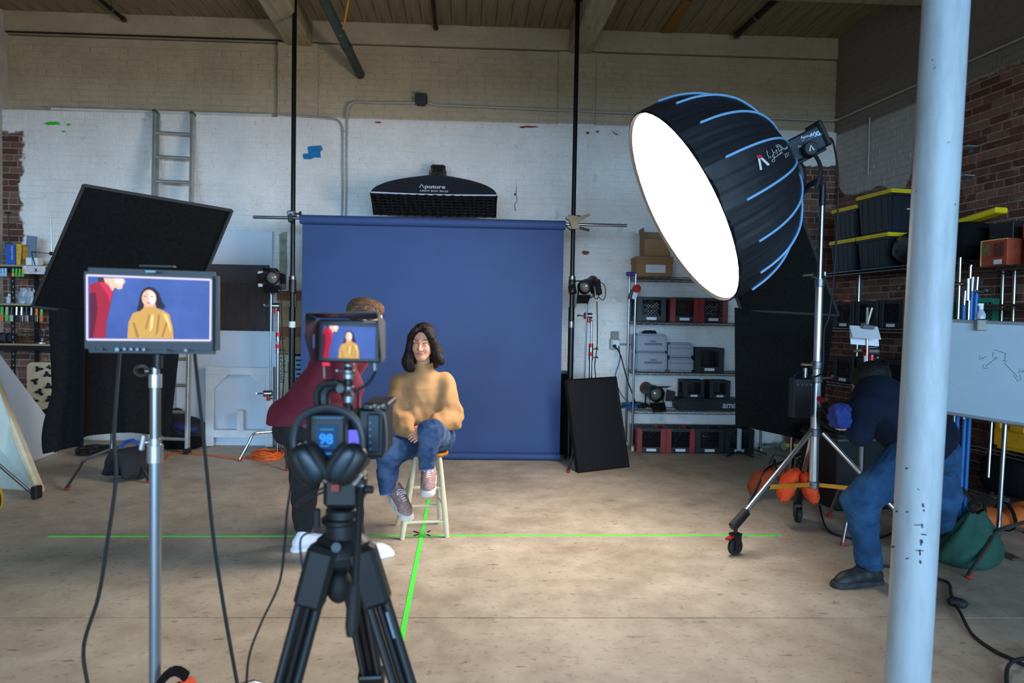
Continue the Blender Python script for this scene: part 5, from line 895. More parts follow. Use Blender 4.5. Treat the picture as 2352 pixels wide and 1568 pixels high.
# sandbags and stand foot on the right floor
GRN = mat('dark green canvas', (22, 66, 54), .85, 0, .12, 12, .3, 60); sb1 = V(*fl(2198, 1288)[:2], 0)+V(.02, -.06, 0); T = thing('sandbag', 'dark green sandbag slumped on the floor beside the white column', 'sandbag', sb1, 'sandbags weighing down stands')
def sack(u, v):
    t = 2*math.pi*u; pr = [(0, .14), (.06, .185), (.2, .20), (.4, .185), (.6, .145), (.8, .095), (1, .05)]; r = np.interp(v, [a for a, b in pr], [b for a, b in pr]); z = .33*v
    k = 1+.05*math.sin(3*t+5*v)+.035*math.sin(7*t-9*v)+(.10*math.sin(9*t) if v > .6 else 0)
    return sb1+V(r*k*math.cos(t)*.95+.05*v, r*k*math.sin(t)*.75, .003+z+.012*math.sin(4*t)*v)
part(MB().grid(sack, 40, 22), 'filled_sack', GRN, T, smooth=70); part(MB().tube(cat([sb1+V(.03, -.02, .31), sb1+V(-.02, -.03, .38), sb1+V(.08, -.01, .40), sb1+V(.1, 0, .31)], 5), .014, 6, flat=.35), 'strap', BLACKF, T)
bs = fl(2300, 1262); cs = cstand('chrome grip stand foot with orange sandbag at the right edge', (bs[0]+.2, bs[1]-.08), [fl(2223, 1329), fl(2460, 1320), (bs[0]+.45, bs[1]+.35)], 1.0, hb=.24)
ob = thing('sandbag', 'long orange sandbag with black strap at the right edge', 'sandbag', bs, 'sandbags weighing down stands'); oc = fl(2310, 1232)+V(.06, .05, .13); OM = mat('orange canvas', (200, 96, 36), .85, 0, .12, 10, .3, 60)
def slug(c, L, r, m, nm): part(MB().grid(lambda u, v: np.asarray(c)+V(L*(v-.5), r*(math.sin(math.pi*min(max(v, .02), .98))**.45)*math.cos(2*math.pi*u)*(1+.05*math.sin(9*v+4*u)), r*.9*(math.sin(math.pi*min(max(v, .02), .98))**.45)*math.sin(2*math.pi*u)-.03*(2*v-1)**2), 20, 16), nm, m, ob, smooth=70)
slug(oc+V(-.17, -.02, -.005), .3, .085, OM, 'filled_lobe'); slug(oc+V(.13, 0, .015), .36, .105, OM, 'filled_lobe'); part(MB().tube([oc+V(-.035+.01*math.sin(t*2), .1*math.cos(t), .1*math.sin(t)) for t in np.linspace(0, 2*math.pi, 17)[:-1]], .014, 6, closed=True, flat=.4), 'strap', BLACKF, ob)
# clipboard stand
bs = V(2.62, 4.62, 0); cs = cstand('chrome grip stand with red knuckles holding the white clipboard', bs, [fl(1935, 1253), (bs[0]+.42, bs[1]-.1), (bs[0], bs[1]+.42)], at(2003, 815, bs[1])[2], hb=.26, cols=(at(2003, 872, bs[1])[2], at(2003, 850, bs[1])[2]))
g = at(2002, 806, bs[1]-.02); gobo(cs, g, (-1, -.1, 0)); arm(cs, at(1990, 858, bs[1]-.05), at(1993, 745, bs[1]-.05)); cpq = at(1987, 757, bs[1]-.08)
T = thing('clipboard', 'white folded card hanging from a spring clip on the stand', 'clipboard', cpq-V(0, 0, .12)); kx = V(.985, .17, -.02); part(quadboard([at(1951, 748, bs[1]-.07), at(2016, 750, bs[1]-.04), at(2019, 795, bs[1]-.02), at(1954, 790, bs[1]-.06)], .002), 'back_card', PAPER, T, smooth=0); part(quadboard([at(1951, 747, bs[1]-.075), at(2016, 750, bs[1]-.045), at(2024, 779, bs[1]-.16), at(1959, 774, bs[1]-.19)], .002), 'front_card', PAPER, T, smooth=0)
part(MB().box(cpq+V(.01, -.02, .02), (.085, .03, .03), eul(0, 4, 8)), 'clip_jaw', DSTEEL, T, bevel=.006)
for dx in (-.012, .02): part(MB().tube([cpq+V(.0, -.02, .03), cpq+V(dx, -.04, .15)], .009, 8), 'clip_handle', mat('clip chrome', (160, 156, 140), .3, .8), T)
# column
ca, cb = at(2173, 0, 2.42), at(2083, 1568, 2.42); ca, cb = cb+(ca-cb)*(4.82-cb[2])/(ca[2]-cb[2]), cb+(ca-cb)*(0-cb[2])/(ca[2]-cb[2])
m, N, L, b = newmat('white column paint'); g_ = N.new('ShaderNodeNewGeometry'); sp = N.new('ShaderNodeMapping'); sp.inputs['Scale'].default_value = (5, 5, 1.0); L.new(g_.outputs['Position'], sp.inputs[0])
k = mix(N, L, sstep(N, L, nz(N, L, sp.outputs[0], 2.5, 6, .7), .4, .7), lin((162, 174, 182)), lin((146, 155, 162))); k = mix(N, L, mth(N, L, 'MULTIPLY', sstep(N, L, nz(N, L, g_.outputs['Position'], 26, 3), .70, .74), .8), k, lin((60, 60, 66))); k = mix(N, L, mth(N, L, 'MULTIPLY', sstep(N, L, nz(N, L, g_.outputs['Position'], 14, 3), .70, .76), .4), k, lin((176, 150, 100))); L.new(k, b.inputs['Base Color']); b.inputs['Roughness'].default_value = .45
col_ = S(part(MB().cyl(cb, ca, .075, n=40), 'column', m, None, loc=(cb[0], cb[1], 0))); part(MB().cyl(cb, cb+V(0, 0, .05), .13, n=32), 'base_flange', m, col_); part(MB().cyl(ca-V(0, 0, .06), ca, .14, n=32), 'cap_plate', m, col_)
bv = bvh_of([col_]); SCF = mat('scuff black', (34, 34, 42), .7)
for (x, y, a, l, wd) in ((2120, 1160, 1.4, 9, 6), (2122, 1172, 1.5, 6, 4), (2108, 1205, .1, 16, 3), (2118, 1207, 1.5, 10, 5), (2122, 1227, .25, 12, 4), (2115, 1245, 1.5, 14, 5), (2118, 1243, 1.4, 8, 5), (2112, 1264, .1, 18, 3), (2113, 1268, 1.5, 14, 5), (2114, 1290, 1.4, 8, 6), (2083, 1075, .1, 6, 5), (2084, 1175, .1, 5, 4), (2060, 1174, .2, 5, 6), (2052, 1255, .4, 6, 6), (2084, 1282, -.1, 7, 4), (2110, 1123, .9, 7, 2)):
    c_, s_ = math.cos(a)*l/2, math.sin(a)*l/2; part(decal(strokes2([[(x-c_, y-s_), (x-c_*.3, y-s_*.3+.8), (x+c_*.4, y+s_*.4-.6), (x+c_, y+s_)]], wd*.7), bv, .0012), 'scuff_mark', SCF, col_, smooth=0)
cable('black cable crossing the right floor past the white column', [fl(2000, 1296, .01), fl(2060, 1303, .01), fl(2140, 1325, .01), fl(2178, 1338, .012), fl(2184, 1362, .012), fl(2192, 1385, .015), fl(2205, 1405, .015), fl(2232, 1455, .01), fl(2280, 1492, .01), fl(2330, 1516, .012), fl(2380, 1540, .01)], .0085)
lump('cable_joint', 'taped black plug joint on the right floor cable', 'plug', fl(2199, 1393)+V(0, 0, .022), (.045, .03, .024), RUB, rz=40); cable('black cable loop at the lower right corner', [fl(2400, 1505, .012), fl(2345, 1513, .02), fl(2322, 1522, .028), fl(2312, 1545, .012), fl(2314, 1600, .01)], .0085)
cable('dark cable on the floor behind the bending person', [fl(1882, 1160, .01), fl(1900, 1215, .01), fl(1950, 1235, .01), fl(2000, 1240, .01), fl(2048, 1225, .01)], .007)
# ------------------------------------------------------------------ director's monitor and camera rig in the foreground
def emat(name, col, e=.9):
    m = mat(name, col, .6, 0, 0, emit=e, spec=.1); m.node_tree.nodes['Principled BSDF'].inputs['Base Color'].default_value = (.02, .02, .02, 1); return m
PICT = [('sweater_red', (150, 16, 48), [(675, 890), (740, 868), (790, 865), (830, 900), (850, 940), (835, 1010), (820, 1100), (800, 1180), (795, 1303), (675, 1303)]),
    ('sweater_red_shade', (84, 8, 36), [(675, 960), (720, 950), (735, 1080), (722, 1180), (700, 1303), (675, 1303)]), ('sweater_red_light', (196, 34, 72), [(745, 872), (790, 868), (828, 905), (846, 940), (826, 1030), (812, 970)]),
    ('man_hair', (58, 40, 44), [(735, 835), (790, 835), (795, 866), (742, 872)]), ('man_face', (226, 186, 166), [(780, 836), (930, 836), (942, 862), (925, 880), (918, 915), (890, 922), (862, 906), (846, 938), (818, 892), (792, 872)]), ('man_face_light', (244, 222, 214), [(860, 838), (920, 838), (925, 870), (905, 890), (870, 872)]),
    ('hair', (34, 26, 34), [(1060, 940), (1085, 905), (1120, 893), (1160, 905), (1190, 940), (1210, 1000), (1240, 1050), (1220, 1068), (1185, 1060), (1100, 1085), (1050, 1095), (1025, 1080), (1040, 1040), (1048, 990)]),
    ('neck', (206, 158, 120), [(1085, 1020), (1165, 1020), (1180, 1085), (1075, 1092)]), ('face', (226, 178, 158), [(1120+54*math.cos(t), 984+68*math.sin(t)) for t in np.linspace(0, 2*math.pi, 20)[:-1]]), ('face_light', (246, 226, 218), [(1120, 925), (1165, 950), (1170, 1010), (1140, 1040), (1122, 1000)]),
    ('sweater', (192, 152, 78), [(1085, 1055), (1165, 1055), (1240, 1085), (1275, 1110), (1300, 1210), (1308, 1304), (960, 1304), (968, 1180), (1000, 1105), (1060, 1085)])] + \
    [('sweater_fold', (150, 112, 56), l) for l in ([(1120, 1110), (1130, 1112), (1105, 1230), (1090, 1230)], [(1190, 1110), (1205, 1115), (1190, 1250), (1170, 1290)], [(1000, 1180), (1012, 1175), (1050, 1290), (1030, 1300)], [(1250, 1170), (1262, 1180), (1230, 1290), (1215, 1290)])] + [('sweater_light', (238, 206, 130), l) for l in ([(1225, 1100), (1258, 1118), (1285, 1210), (1288, 1260), (1262, 1180)], [(1140, 1120), (1160, 1115), (1150, 1220), (1130, 1250)])] + \
    [('eye_line', (96, 58, 56), [(1082, 968), (1106, 966), (1106, 974), (1082, 974)]), ('eye_line', (96, 58, 56), [(1132, 968), (1156, 968), (1156, 976), (1132, 974)]), ('lips', (180, 96, 92), [(1102, 1018), (1138, 1018), (1130, 1028), (1108, 1028)])]
def picture(parent, Q, nrm_, e, pre):
    """Q: screen corners tl, tr, br, bl; flat picture areas drawn as thin layers on the screen"""
    S2 = lambda u, v, k: (Q[0]*(1-u)+Q[1]*u)*(1-v)+(Q[3]*(1-u)+Q[2]*u)*v+nrm_*.0004*k
    for k, (nm, c, pts) in enumerate(PICT):
        P = [S2(min(1, max(0, (x-672)/898)), min(1, max(0, (y-835)/470)), k+1) for x, y in pts]; part(MB().add(P, [tuple(range(len(P)))]), 'screen_image', emat('screen '+nm, c, e), parent, smooth=0)
m, N, L, b = newmat('screen blue'); g_ = N.new('ShaderNodeTexCoord'); k = mix(N, L, sstep(N, L, nz(N, L, g_.outputs['Object'], 9, 3), .3, .7), lin((26, 54, 140)), lin((44, 74, 160))); L.new(k, b.inputs['Emission Color']); b.inputs['Emission Strength'].default_value = .85; b.inputs['Base Color'].default_value = (.01, .01, .02, 1); SCRB = m
YM = 2.1; MQ = [at(188, 613, YM), at(498, 624, YM+.03), at(498, 814, YM+.03), at(190, 810, YM)]
mon = thing('director_monitor', 'large director monitor on a silver stand showing the seated woman', 'monitor', at(350, 822, YM)); MBEZ = mat('blue black plastic', (20, 29, 38), .5)
bz_ = part(quadboard(MQ, .045), 'housing', MBEZ, mon, bevel=.012, seg=2); mn = nrm(np.cross(MQ[1]-MQ[0], MQ[3]-MQ[0])); mn = mn if mn[1] < 0 else -mn
sq = [at(201, 632, YM)+mn*.0025, at(485, 642.5, YM+.028)+mn*.0025, at(484, 781.5, YM+.028)+mn*.0025, at(201.5, 779.5, YM)+mn*.0025]
gl = [at(196, 627, YM)+mn*.001, at(490, 638, YM+.028)+mn*.001, at(489, 789, YM+.028)+mn*.001, at(196, 786, YM)+mn*.001]; part(MB().add(gl, [(0, 1, 2, 3)]), 'glass_border', BLACKP, mon, smooth=0)
scr = part(MB().add(sq, [(0, 1, 2, 3)]), 'screen', SCRB, mon, smooth=0); inn = [at(206, 636.5, YM)+mn*.003, at(481, 647, YM+.028)+mn*.003, at(480, 778.5, YM+.028)+mn*.003, at(206, 776, YM)+mn*.003]; picture(scr, inn, mn, .95, 'a')
FRW = emat('frame guide white', (214, 206, 232), .9)
for i in range(4): part(MB().tube([sq[i]+mn*.001, sq[(i+1) % 4]+mn*.001], .0028, 4), 'frame_guide', FRW, scr, smooth=0)
part(MB().box(at(347, 623.5, YM)+mn*.004, (.03, .003, .006)), 'logo_plate', mat('pale logo', (126, 156, 170), .5), mon); part(MB().box(at(355, 615, YM)+V(0, .02, .006), (.1, .03, .008)), 'top_rail', BLACKP, mon, bevel=.002)
for i, (x, y, r) in enumerate(((272, 802, .0062), (289, 801, .0045), (304, 801.5, .0045), (318, 802, .0045), (333, 802, .0045), (236, 800, .006), (219, 799, .004), (382, 804, .005), (429, 804, .0045))): p = at(x, y, YM+.01)+mn*.006; part(MB().cyl(p, p+mn*.004, r, n=12), 'button', mat('button grey', (128, 138, 150), .4) if i < 5 or i > 7 else BLACKP, mon)
pm = at(357, 900, YM+.03); mx, my = pm[0], pm[1]; Zm = lambda y: at(357, y, my)[2]; T = thing('monitor_stand', 'silver stand post carrying the director monitor, orange bag at its foot', 'stand', (mx, my, 0))
part(MB().cyl((mx+.008, my, Zm(846)), (mx+.008, my, Zm(812)), .0135), 'spigot', BLACKM, T, bevel=.002); ST2 = mat('satin steel', (150, 156, 164), .35, .85, .06)
for y0, y1, r, nm, mt in ((1600, 1062, .0172, 'column', ST2), (1062, 1020, .0232, 'collar', ALU), (1020, 1006, .018, 'collar_neck', ALU), (1010, 888, .0155, 'riser', STEEL), (890, 858, .019, 'collar', ALU), (862, 844, .0125, 'collar_neck', STEEL)): part(MB().cyl((mx, my, Zm(y0)), (mx, my, Zm(y1)), r, n=20), nm, mt, T, bevel=.0015 if r > .018 else 0)
part(MB().cyl((mx, my, .1), (mx, my, Zm(1598)), .0172, n=20), 'column_foot', ST2, T)
p = V(mx-.017, my-.005, Zm(1015)); part(MB().box(p+V(-.016, -.004, 0), (.014, .012, .05), eul(0, 12, 0)).cyl(p, p+V(-.014, 0, 0), .006), 'wing_knob', ALU, T, bevel=.003); p = V(mx-.016, my-.005, Zm(852)); part(MB().lathe([(.012, -.003), (.019, -.004), (.021, 0), (.019, .004), (.012, .003), (.012, -.003)], 20, p+V(-.022, -.004, .002), eul(50, 40, 0)).cyl(p, p+V(-.012, 0, 0), .005), 'ring_knob', STEEL, T)
for a in (35, 160, 275): d = V(math.cos(math.radians(a)), math.sin(math.radians(a)), 0); part(MB().tube([V(mx, my, .22)+d*.02, V(mx, my, .21)+d*.3, V(mx, my, .17)+d*.36, V(mx, my, .012)+d*.5], .0125, 10), 'leg', STEEL, T)
sandbag('orange sandbag peeking up at the foot of the monitor stand', V(mx+.045, my+.0, 0), 70, mat('blaze orange', (222, 74, 26), .75), .7, top=.275, spread=.13)
cable('black cable hanging from the left of the director monitor', [at(275, 806, YM+.04), at(268, 900, YM), at(262, 1000, YM), at(266, 1100, YM), at(246, 1250, YM), at(226, 1370, YM), at(193, 1480, YM), at(201, 1568, YM), at(230, 1690, YM), fl(300, 1830, .01)], .0055)
cable('black cable hanging from the right of the director monitor', [at(447, 810, YM+.05), at(460, 930, YM), at(475, 1080, YM), at(490, 1230, YM), at(515, 1400, YM), at(545, 1570, YM), at(570, 1700, YM), fl(600, 1810, .01)], .0055)
# ---- camera rig
YC = 1.75; rg = thing('cinema_camera', 'black cinema camera rig seen from behind with headphones hung on it', 'camera', at(785, 1100, YC))
CAMB = mat('camera black', (26, 29, 33), .45, .1, .1, 20); TEAL = mat('blue sheen black', (30, 44, 54), .4, .2, .1)
def pbox(x0, y0, x1, y1, Y, d, nm, m_, bevel=.004, par=None, rz=0):
    c, s = wallbox(x0, y0, x1, y1, Y, d); return part(MB().box(c, s, eul(0, 0, rz) if rz else None), nm, m_, par or rg, bevel=bevel)
pbox(820, 938, 884, 1052, 1.78, .16, 'body', CAMB, .008); pbox(842, 950, 872, 1040, 1.772, .012, 'side_plate', TEAL, .004); pbox(832, 926, 892, 942, 1.77, .16, 'top_plate', CAMB, .004); pbox(700, 950, 832, 1095, 1.80, .14, 'rear_body', CAMB, .012)
part(MB().tube(cat([at(860, 940, 1.76), at(880, 948, 1.76), at(887, 985, 1.76), at(887, 1030, 1.76), at(878, 1052, 1.76)], 5), .0032, 6), 'cage_edge', mat('worn edge', (112, 104, 98), .4, .6), rg)
for i in range(5): p = at(851, 970+15*i, 1.768); part(MB().cyl(p, p+V(0, -.004, 0), .0035, n=10), 'button', mat('blue dot', (58, 100, 128), .4), rg)
for i in range(4): p = at(852+9*i, 934-3*(i % 2), 1.76); part(MB().box(p, (.008, .012, .009), eul(0, 20*i, 0)), 'screw_lever', mat('worn edge', (112, 104, 98), .4, .6), rg, bevel=.0015)
pbox(706, 948, 796, 1090, 1.70, .07, 'battery', mat('battery black', (16, 18, 22), .5), .01); pbox(716, 955, 789, 963.5, 1.697, .01, 'battery_latch', mat('teal plastic', (52, 88, 108), .4), .003)
DB = emat('display blue', (8, 62, 112), .7); dsp = pbox(727, 975, 775, 1031, 1.697, .004, 'display', DB, 0); pbox(727, 1034, 775, 1049, 1.697, .004, 'display', emat('display deep blue', (6, 44, 110), .7), 0, dsp)
DN = emat('display digits', (40, 130, 236), 1.0); q = at(733, 1018, 1.694); part(text_mb('98', .034, q, (1, 0, -.015), (0, 0, 1), bold=.0012), 'digits', DN, dsp, smooth=0)
for (x, y, w_, h) in ((751, 986, .034, .003), (744, 1024, .024, .003), (751, 1041.5, .036, .004)): part(MB().box(at(x, y, 1.694), (w_, .001, h)), 'text_line', emat('display text', (60, 136, 190), .7), dsp, smooth=0)
pbox(800, 988, 826, 1032, 1.72, .006, 'side_screen', emat('violet screen', (92, 92, 214), 1.0), .001); part(MB().tube([at(795, 975, 1.71), at(795, 1030, 1.71)], .003, 6), 'side_hinge', mat('worn edge', (112, 104, 98), .4, .6), rg)
p = at(704, 980, 1.70); part(MB().cyl(p+V(0, -.01, .004), p+V(0, -.016, .004), .005, n=10), 'port_cap', mat('port violet', (92, 54, 84), .5), rg); p = at(705, 1014, 1.70); part(MB().cyl(p+V(0, -.01, 0), p+V(0, -.014, 0), .004, n=8), 'port_cap', mat('port teal', (80, 120, 120), .5), rg)
# top handle and monitor arm
part(MB().tube(cat([at(745, 945, 1.78), at(742, 905, 1.78), at(758, 884, 1.78), at(785, 888, 1.78), at(800, 900, 1.78)], 5), .017, 10), 'top_handle', CAMB, rg); part(MB().tube(cat([at(728, 935, 1.76), at(727, 900, 1.76), at(745, 882, 1.76), at(772, 880, 1.76)], 5), .008, 8), 'handle_cable', RUB, rg)
pbox(768, 888, 800, 902, 1.77, .04, 'handle_clamp', TEAL, .004); part(MB().cyl(at(781, 893, 1.75), at(781, 893, 1.735), .010, n=14), 'clamp_bolt', BLACKP, rg)
for (y0, y1, r, mt) in ((834, 842, .015, DSTEEL), (842, 848, .011, BLACKM), (848, 857, .017, DSTEEL), (857, 870, .0135, ST2), (870, 885, .011, BLACKM), (885, 895, .014, DSTEEL), (908, 925, .012, ST2), (925, 945, .010, BLACKM)): part(MB().cyl(at(801, y0, 1.77), at(800, y1, 1.77), r, n=14), 'mount_joint', mt, rg, bevel=.002)
thandle(rg, at(790, 853, 1.76), (-1, -.2, .1), DSTEEL, .4); part(MB().tube(cat([at(801, 895, 1.77), at(809, 905, 1.77), at(806, 930, 1.77)], 4), .006, 6), 'arm_link', mat('worn edge', (112, 104, 98), .4, .6), rg)
part(MB().tube([at(822+2.2*math.sin(t)+.0*t, 898+t*1.15, 1.785+.006*math.cos(t)) for t in np.linspace(0, 38, 160)], .0022, 5), 'coiled_lead', RUB, rg)
# small hooded monitor
hm = thing('hooded_monitor', 'small hooded on-camera monitor showing the seated woman', 'monitor', at(800, 833, YC)); HD = mat('hood black', (17, 18, 21), .5)
bq = [at(731, 733, YC), at(873, 735, YC), at(873, 834, YC), at(729, 831, YC)]; part(quadboard(bq, .025), 'housing', HD, hm, bevel=.004)
sq2 = [at(742, 747, YC-.002), at(863.5, 751.5, YC-.002), at(861.5, 824, YC-.002), at(739, 821, YC-.002)]; sc2 = part(MB().add(sq2, [(0, 1, 2, 3)]), 'screen', SCRB, hm, smooth=0); picture(sc2, [p+V(0, -.0006, 0) for p in sq2], V(0, -1, 0), .95, 'b')
hf = [at(699, 719, 1.60), at(866, 718, 1.60), at(874, 833, 1.71), at(713, 824, 1.66)]
part(quadboard([hf[0], hf[1], bq[1]+V(0, 0, .003), bq[0]+V(0, 0, .003)], .002), 'hood_top', HD, hm, smooth=0); part(quadboard([hf[0], at(698, 767, 1.60), hf[3], bq[3]+V(-.001, 0, 0), bq[0]+V(-.001, 0, 0)], .002), 'hood_side', HD, hm, smooth=0); part(quadboard([at(866, 718, 1.6), at(883, 738, 1.76), at(884, 823, 1.76), at(875, 833, 1.70)], .002), 'hood_side', mat('hood side grey', (58, 62, 68), .6), hm, smooth=0)
pbox(713, 788-20, 722, 799, 1.69, .002, 'hood_slot', mat('slot blue', (92, 120, 150), .5), 0, hm); pbox(835, 737.5, 863, 740, 1.70, .002, 'hood_slot', mat('slot amber', (150, 118, 92), .5), 0, hm)
part(MB().box(at(749, 836, 1.74), (.018, .006, .008)), 'record_tally', emat('tally red', (222, 40, 70), .8), hm); part(MB().cyl(at(744, 842, 1.745), at(745, 868, 1.745), .0025), 'tally_stem', mat('worn edge', (112, 104, 98), .4, .6), hm)
cable('black video lead curving from the hooded monitor to camera', [at(860, 836, YC+.01), at(861, 855, YC+.02), at(845, 880, YC+.03), at(820, 895, YC+.03), at(806, 900, YC+.03)], .0042)
solo(MB().cyl(at(859.5, 833, YC+.01), at(860.5, 850, YC+.012), .006), 'video_plug', STEEL, 'silver video plug under the hooded monitor', 'plug')
# headphones hung on the back
hpn = thing('headphones', 'black over-ear headphones hung over the camera battery', 'headphones', at(752, 1110, 1.64)); YH = 1.64
arc = [at(676, 1040, YH), at(674, 1005, YH), at(684, 968, YH), at(712, 945, YH), at(752, 936, YH), at(792, 946, YH), at(820, 970, YH), at(832, 1005, YH), at(832, 1040, YH)]; part(MB().tube(cat(arc, 6), .0085, 8, flat=.9), 'headband', mat('headband', (34, 42, 50), .4), hpn); part(MB().tube(cat([p+V(0, .012, .003) for p in arc[3:8]], 6), .0045, 6), 'band_edge', mat('worn pad edge', (120, 112, 104), .6), hpn)
for s_, (x, y, tilt) in enumerate(((706, 1068, -32), (800, 1066, 32))):
    c_ = at(x, y, YH-.005); R = eul(0, tilt, 0); cup = part(MB().ell(c_, (.036, .026, .054), 20, 12, R, .8), 'ear_cup', BLACKP, hpn, smooth=70); part(MB().ell(c_+R@V(.012*(1 if s_ == 0 else -1), -.02, .0), (.02, .012, .044), 16, 10, R, .8), 'cup_shell', TEAL, cup, smooth=70); part(MB().ell(c_+R@V(.03*(1 if s_ == 0 else -1), .004, -.01), (.018, .03, .052), 16, 10, R, .8), 'ear_pad', RUB, cup, smooth=70)
part(MB().box(at(742, 1098, 1.63), (.025, .006, .008), eul(0, 40, 0)), 'size_tag', mat('worn pad edge', (120, 112, 104), .6), hpn, bevel=.001); part(MB().tube([at(829, 1090, 1.66), at(812, 1112, 1.66)], .0055, 8), 'silver_slider', mat('pale metal', (190, 186, 184), .35, .6), hpn)
# ---- tripod
ap = at(786, 1255, 1.78); tp = thing('tripod', 'heavy black tripod with fluid head carrying the cinema camera', 'tripod', V(ap[0], ap[1], 0)); TRB = mat('tripod black', (20, 22, 25), .5, .1, .1)
pbox(740, 1097, 826, 1170, 1.74, .13, 'fluid_head', TRB, .012, tp); part(MB().cyl(at(786, 1250, 1.79), at(786, 1165, 1.79), .042, n=24), 'pan_base', TRB, tp, bevel=.004); part(MB().cyl(at(783, 1200, 1.79), at(783, 1185, 1.79), .05, n=24), 'pan_ring', BLACKM, tp, bevel=.004); pbox(755, 1085, 815, 1100, 1.74, .14, 'quick_plate', BLACKM, .004, tp)
part(MB().box(at(770, 1120, 1.732), (.024, .01, .022)), 'red_lever', mat('dark red plastic', (120, 34, 26), .5), tp, bevel=.002); part(MB().box(at(825, 1097, 1.75), (.018, .012, .008)), 'red_knob', REDM, tp, bevel=.002)
part(MB().box(at(830, 1115, 1.735), (.024, .03, .045)), 'handle_rosette', BLACKM, tp, bevel=.004); part(MB().cyl(at(838, 1124, 1.72), at(858, 1124, 1.72), .010), 'side_knob', RUB, tp, bevel=.002); part(MB().box(at(829, 1126, 1.715), (.008, .01, .03), eul(0, 12, 0)), 'clamp_bolt', mat('pale metal', (190, 186, 184), .35, .6), tp, bevel=.002)
part(MB().cyl(at(829, 1120, 1.71), at(816, 1345, 1.60), .009, n=12), 'pan_handle', BLACKM, tp); part(MB().tube([at(816, 1340, 1.60), at(813, 1360, 1.595), at(808, 1440, 1.565), at(805, 1462, 1.56)], [.011, .0155, .0155, .009], 12), 'handle_grip', RUB, tp)
part(MB().lathe([(.03, -.05), (.075, -.02), (.08, .0), (.065, .03), (.045, .045)], 28, at(786, 1262, 1.8)), 'bowl', TRB, tp); part(MB().cyl(at(774, 1290, 1.8), at(774, 1330, 1.8), .013), 'bowl_stem', BLACKM, tp); part(MB().ell(at(779, 1345, 1.79), (.034, .034, .045), 16, 10), 'bowl_knob', RUB, tp, smooth=70); part(MB().cyl(at(772, 1257, 1.72), at(772, 1257, 1.705), .012), 'logo_boss', TEAL, tp)
part(MB().box(at(728, 1190, 1.76), (.016, .016, .05)), 'pan_lock', RUB, tp, bevel=.003)
for k_, (x0, y0, Y0, x1, y1, Y1, nm) in enumerate(((741, 1270, 1.74, 545, 2000, 1.74, 'l'), (832, 1270, 1.76, 1055, 1990, 1.76, 'r'), (800, 1270, 1.86, 882, 1700, 2.32, 'b'))):
    a, b_2 = at(x0, y0, Y0), at(x1, y1, Y1); b_2 = a+(b_2-a)*((a[2]-.02)/(a[2]-b_2[2])); R = frame(b_2-a, (0, 1, 0)); u = R[:, 0]; lg = part(MB().box(a+(b_2-a)*.07, (.075, .16, .06), R), 'leg', TRB, tp, bevel=.012)
    for o_ in (-.023, .023): part(MB().cyl(a+u*o_, a+(b_2-a)*.62+u*o_, .0125, n=12), 'leg_tube', TRB, lg); part(MB().cyl(a+(b_2-a)*.05+u*o_+V(0, -.012, 0), a+(b_2-a)*.6+u*o_+V(0, -.012, 0), .003, n=6), 'tube_stripe', mat('stripe grey', (56, 64, 70), .5), lg)
    part(MB().cyl(a+V(0, .006, 0), b_2, .011, n=12), 'inner_tube', BLACKM, lg); part(MB().box(a+(b_2-a)*.62, (.08, .05, .045), R), 'leg_clamp', BLACKM, lg, bevel=.006); part(MB().ell(b_2+V(0, 0, .005), (.03, .03, .022), 12, 6), 'rubber_foot', RUB, lg)
part(MB().box(at(897, 1435, 1.735), (.006, .003, .07), eul(0, -17, 0)), 'brand_strip', mat('pale strip', (110, 126, 146), .5), tp)
cable('thin black lead trailing from the camera down to floor', [at(676, 1075, 1.78), at(660, 1170, 1.8), at(654, 1250, 1.82), at(641, 1340, 1.84), at(600, 1430, 1.86), at(574, 1500, 1.88), at(566, 1570, 1.9), fl(560, 1700, .01)], .0035)
cable('short black lead hanging from the tripod head', [at(742, 1130, 1.76), at(700, 1150, 1.76), at(680, 1165, 1.76), at(690, 1148, 1.76), at(742, 1120, 1.76)], .003); cable('thin dark blue lead looping behind the tripod leg', [at(752, 1225, 1.8), at(715, 1222, 1.79), at(691, 1238, 1.8), at(693, 1290, 1.8), at(705, 1328, 1.8), at(735, 1345, 1.8), at(762, 1350, 1.8)], .003, mat('dark blue lead', (24, 26, 54), .5))
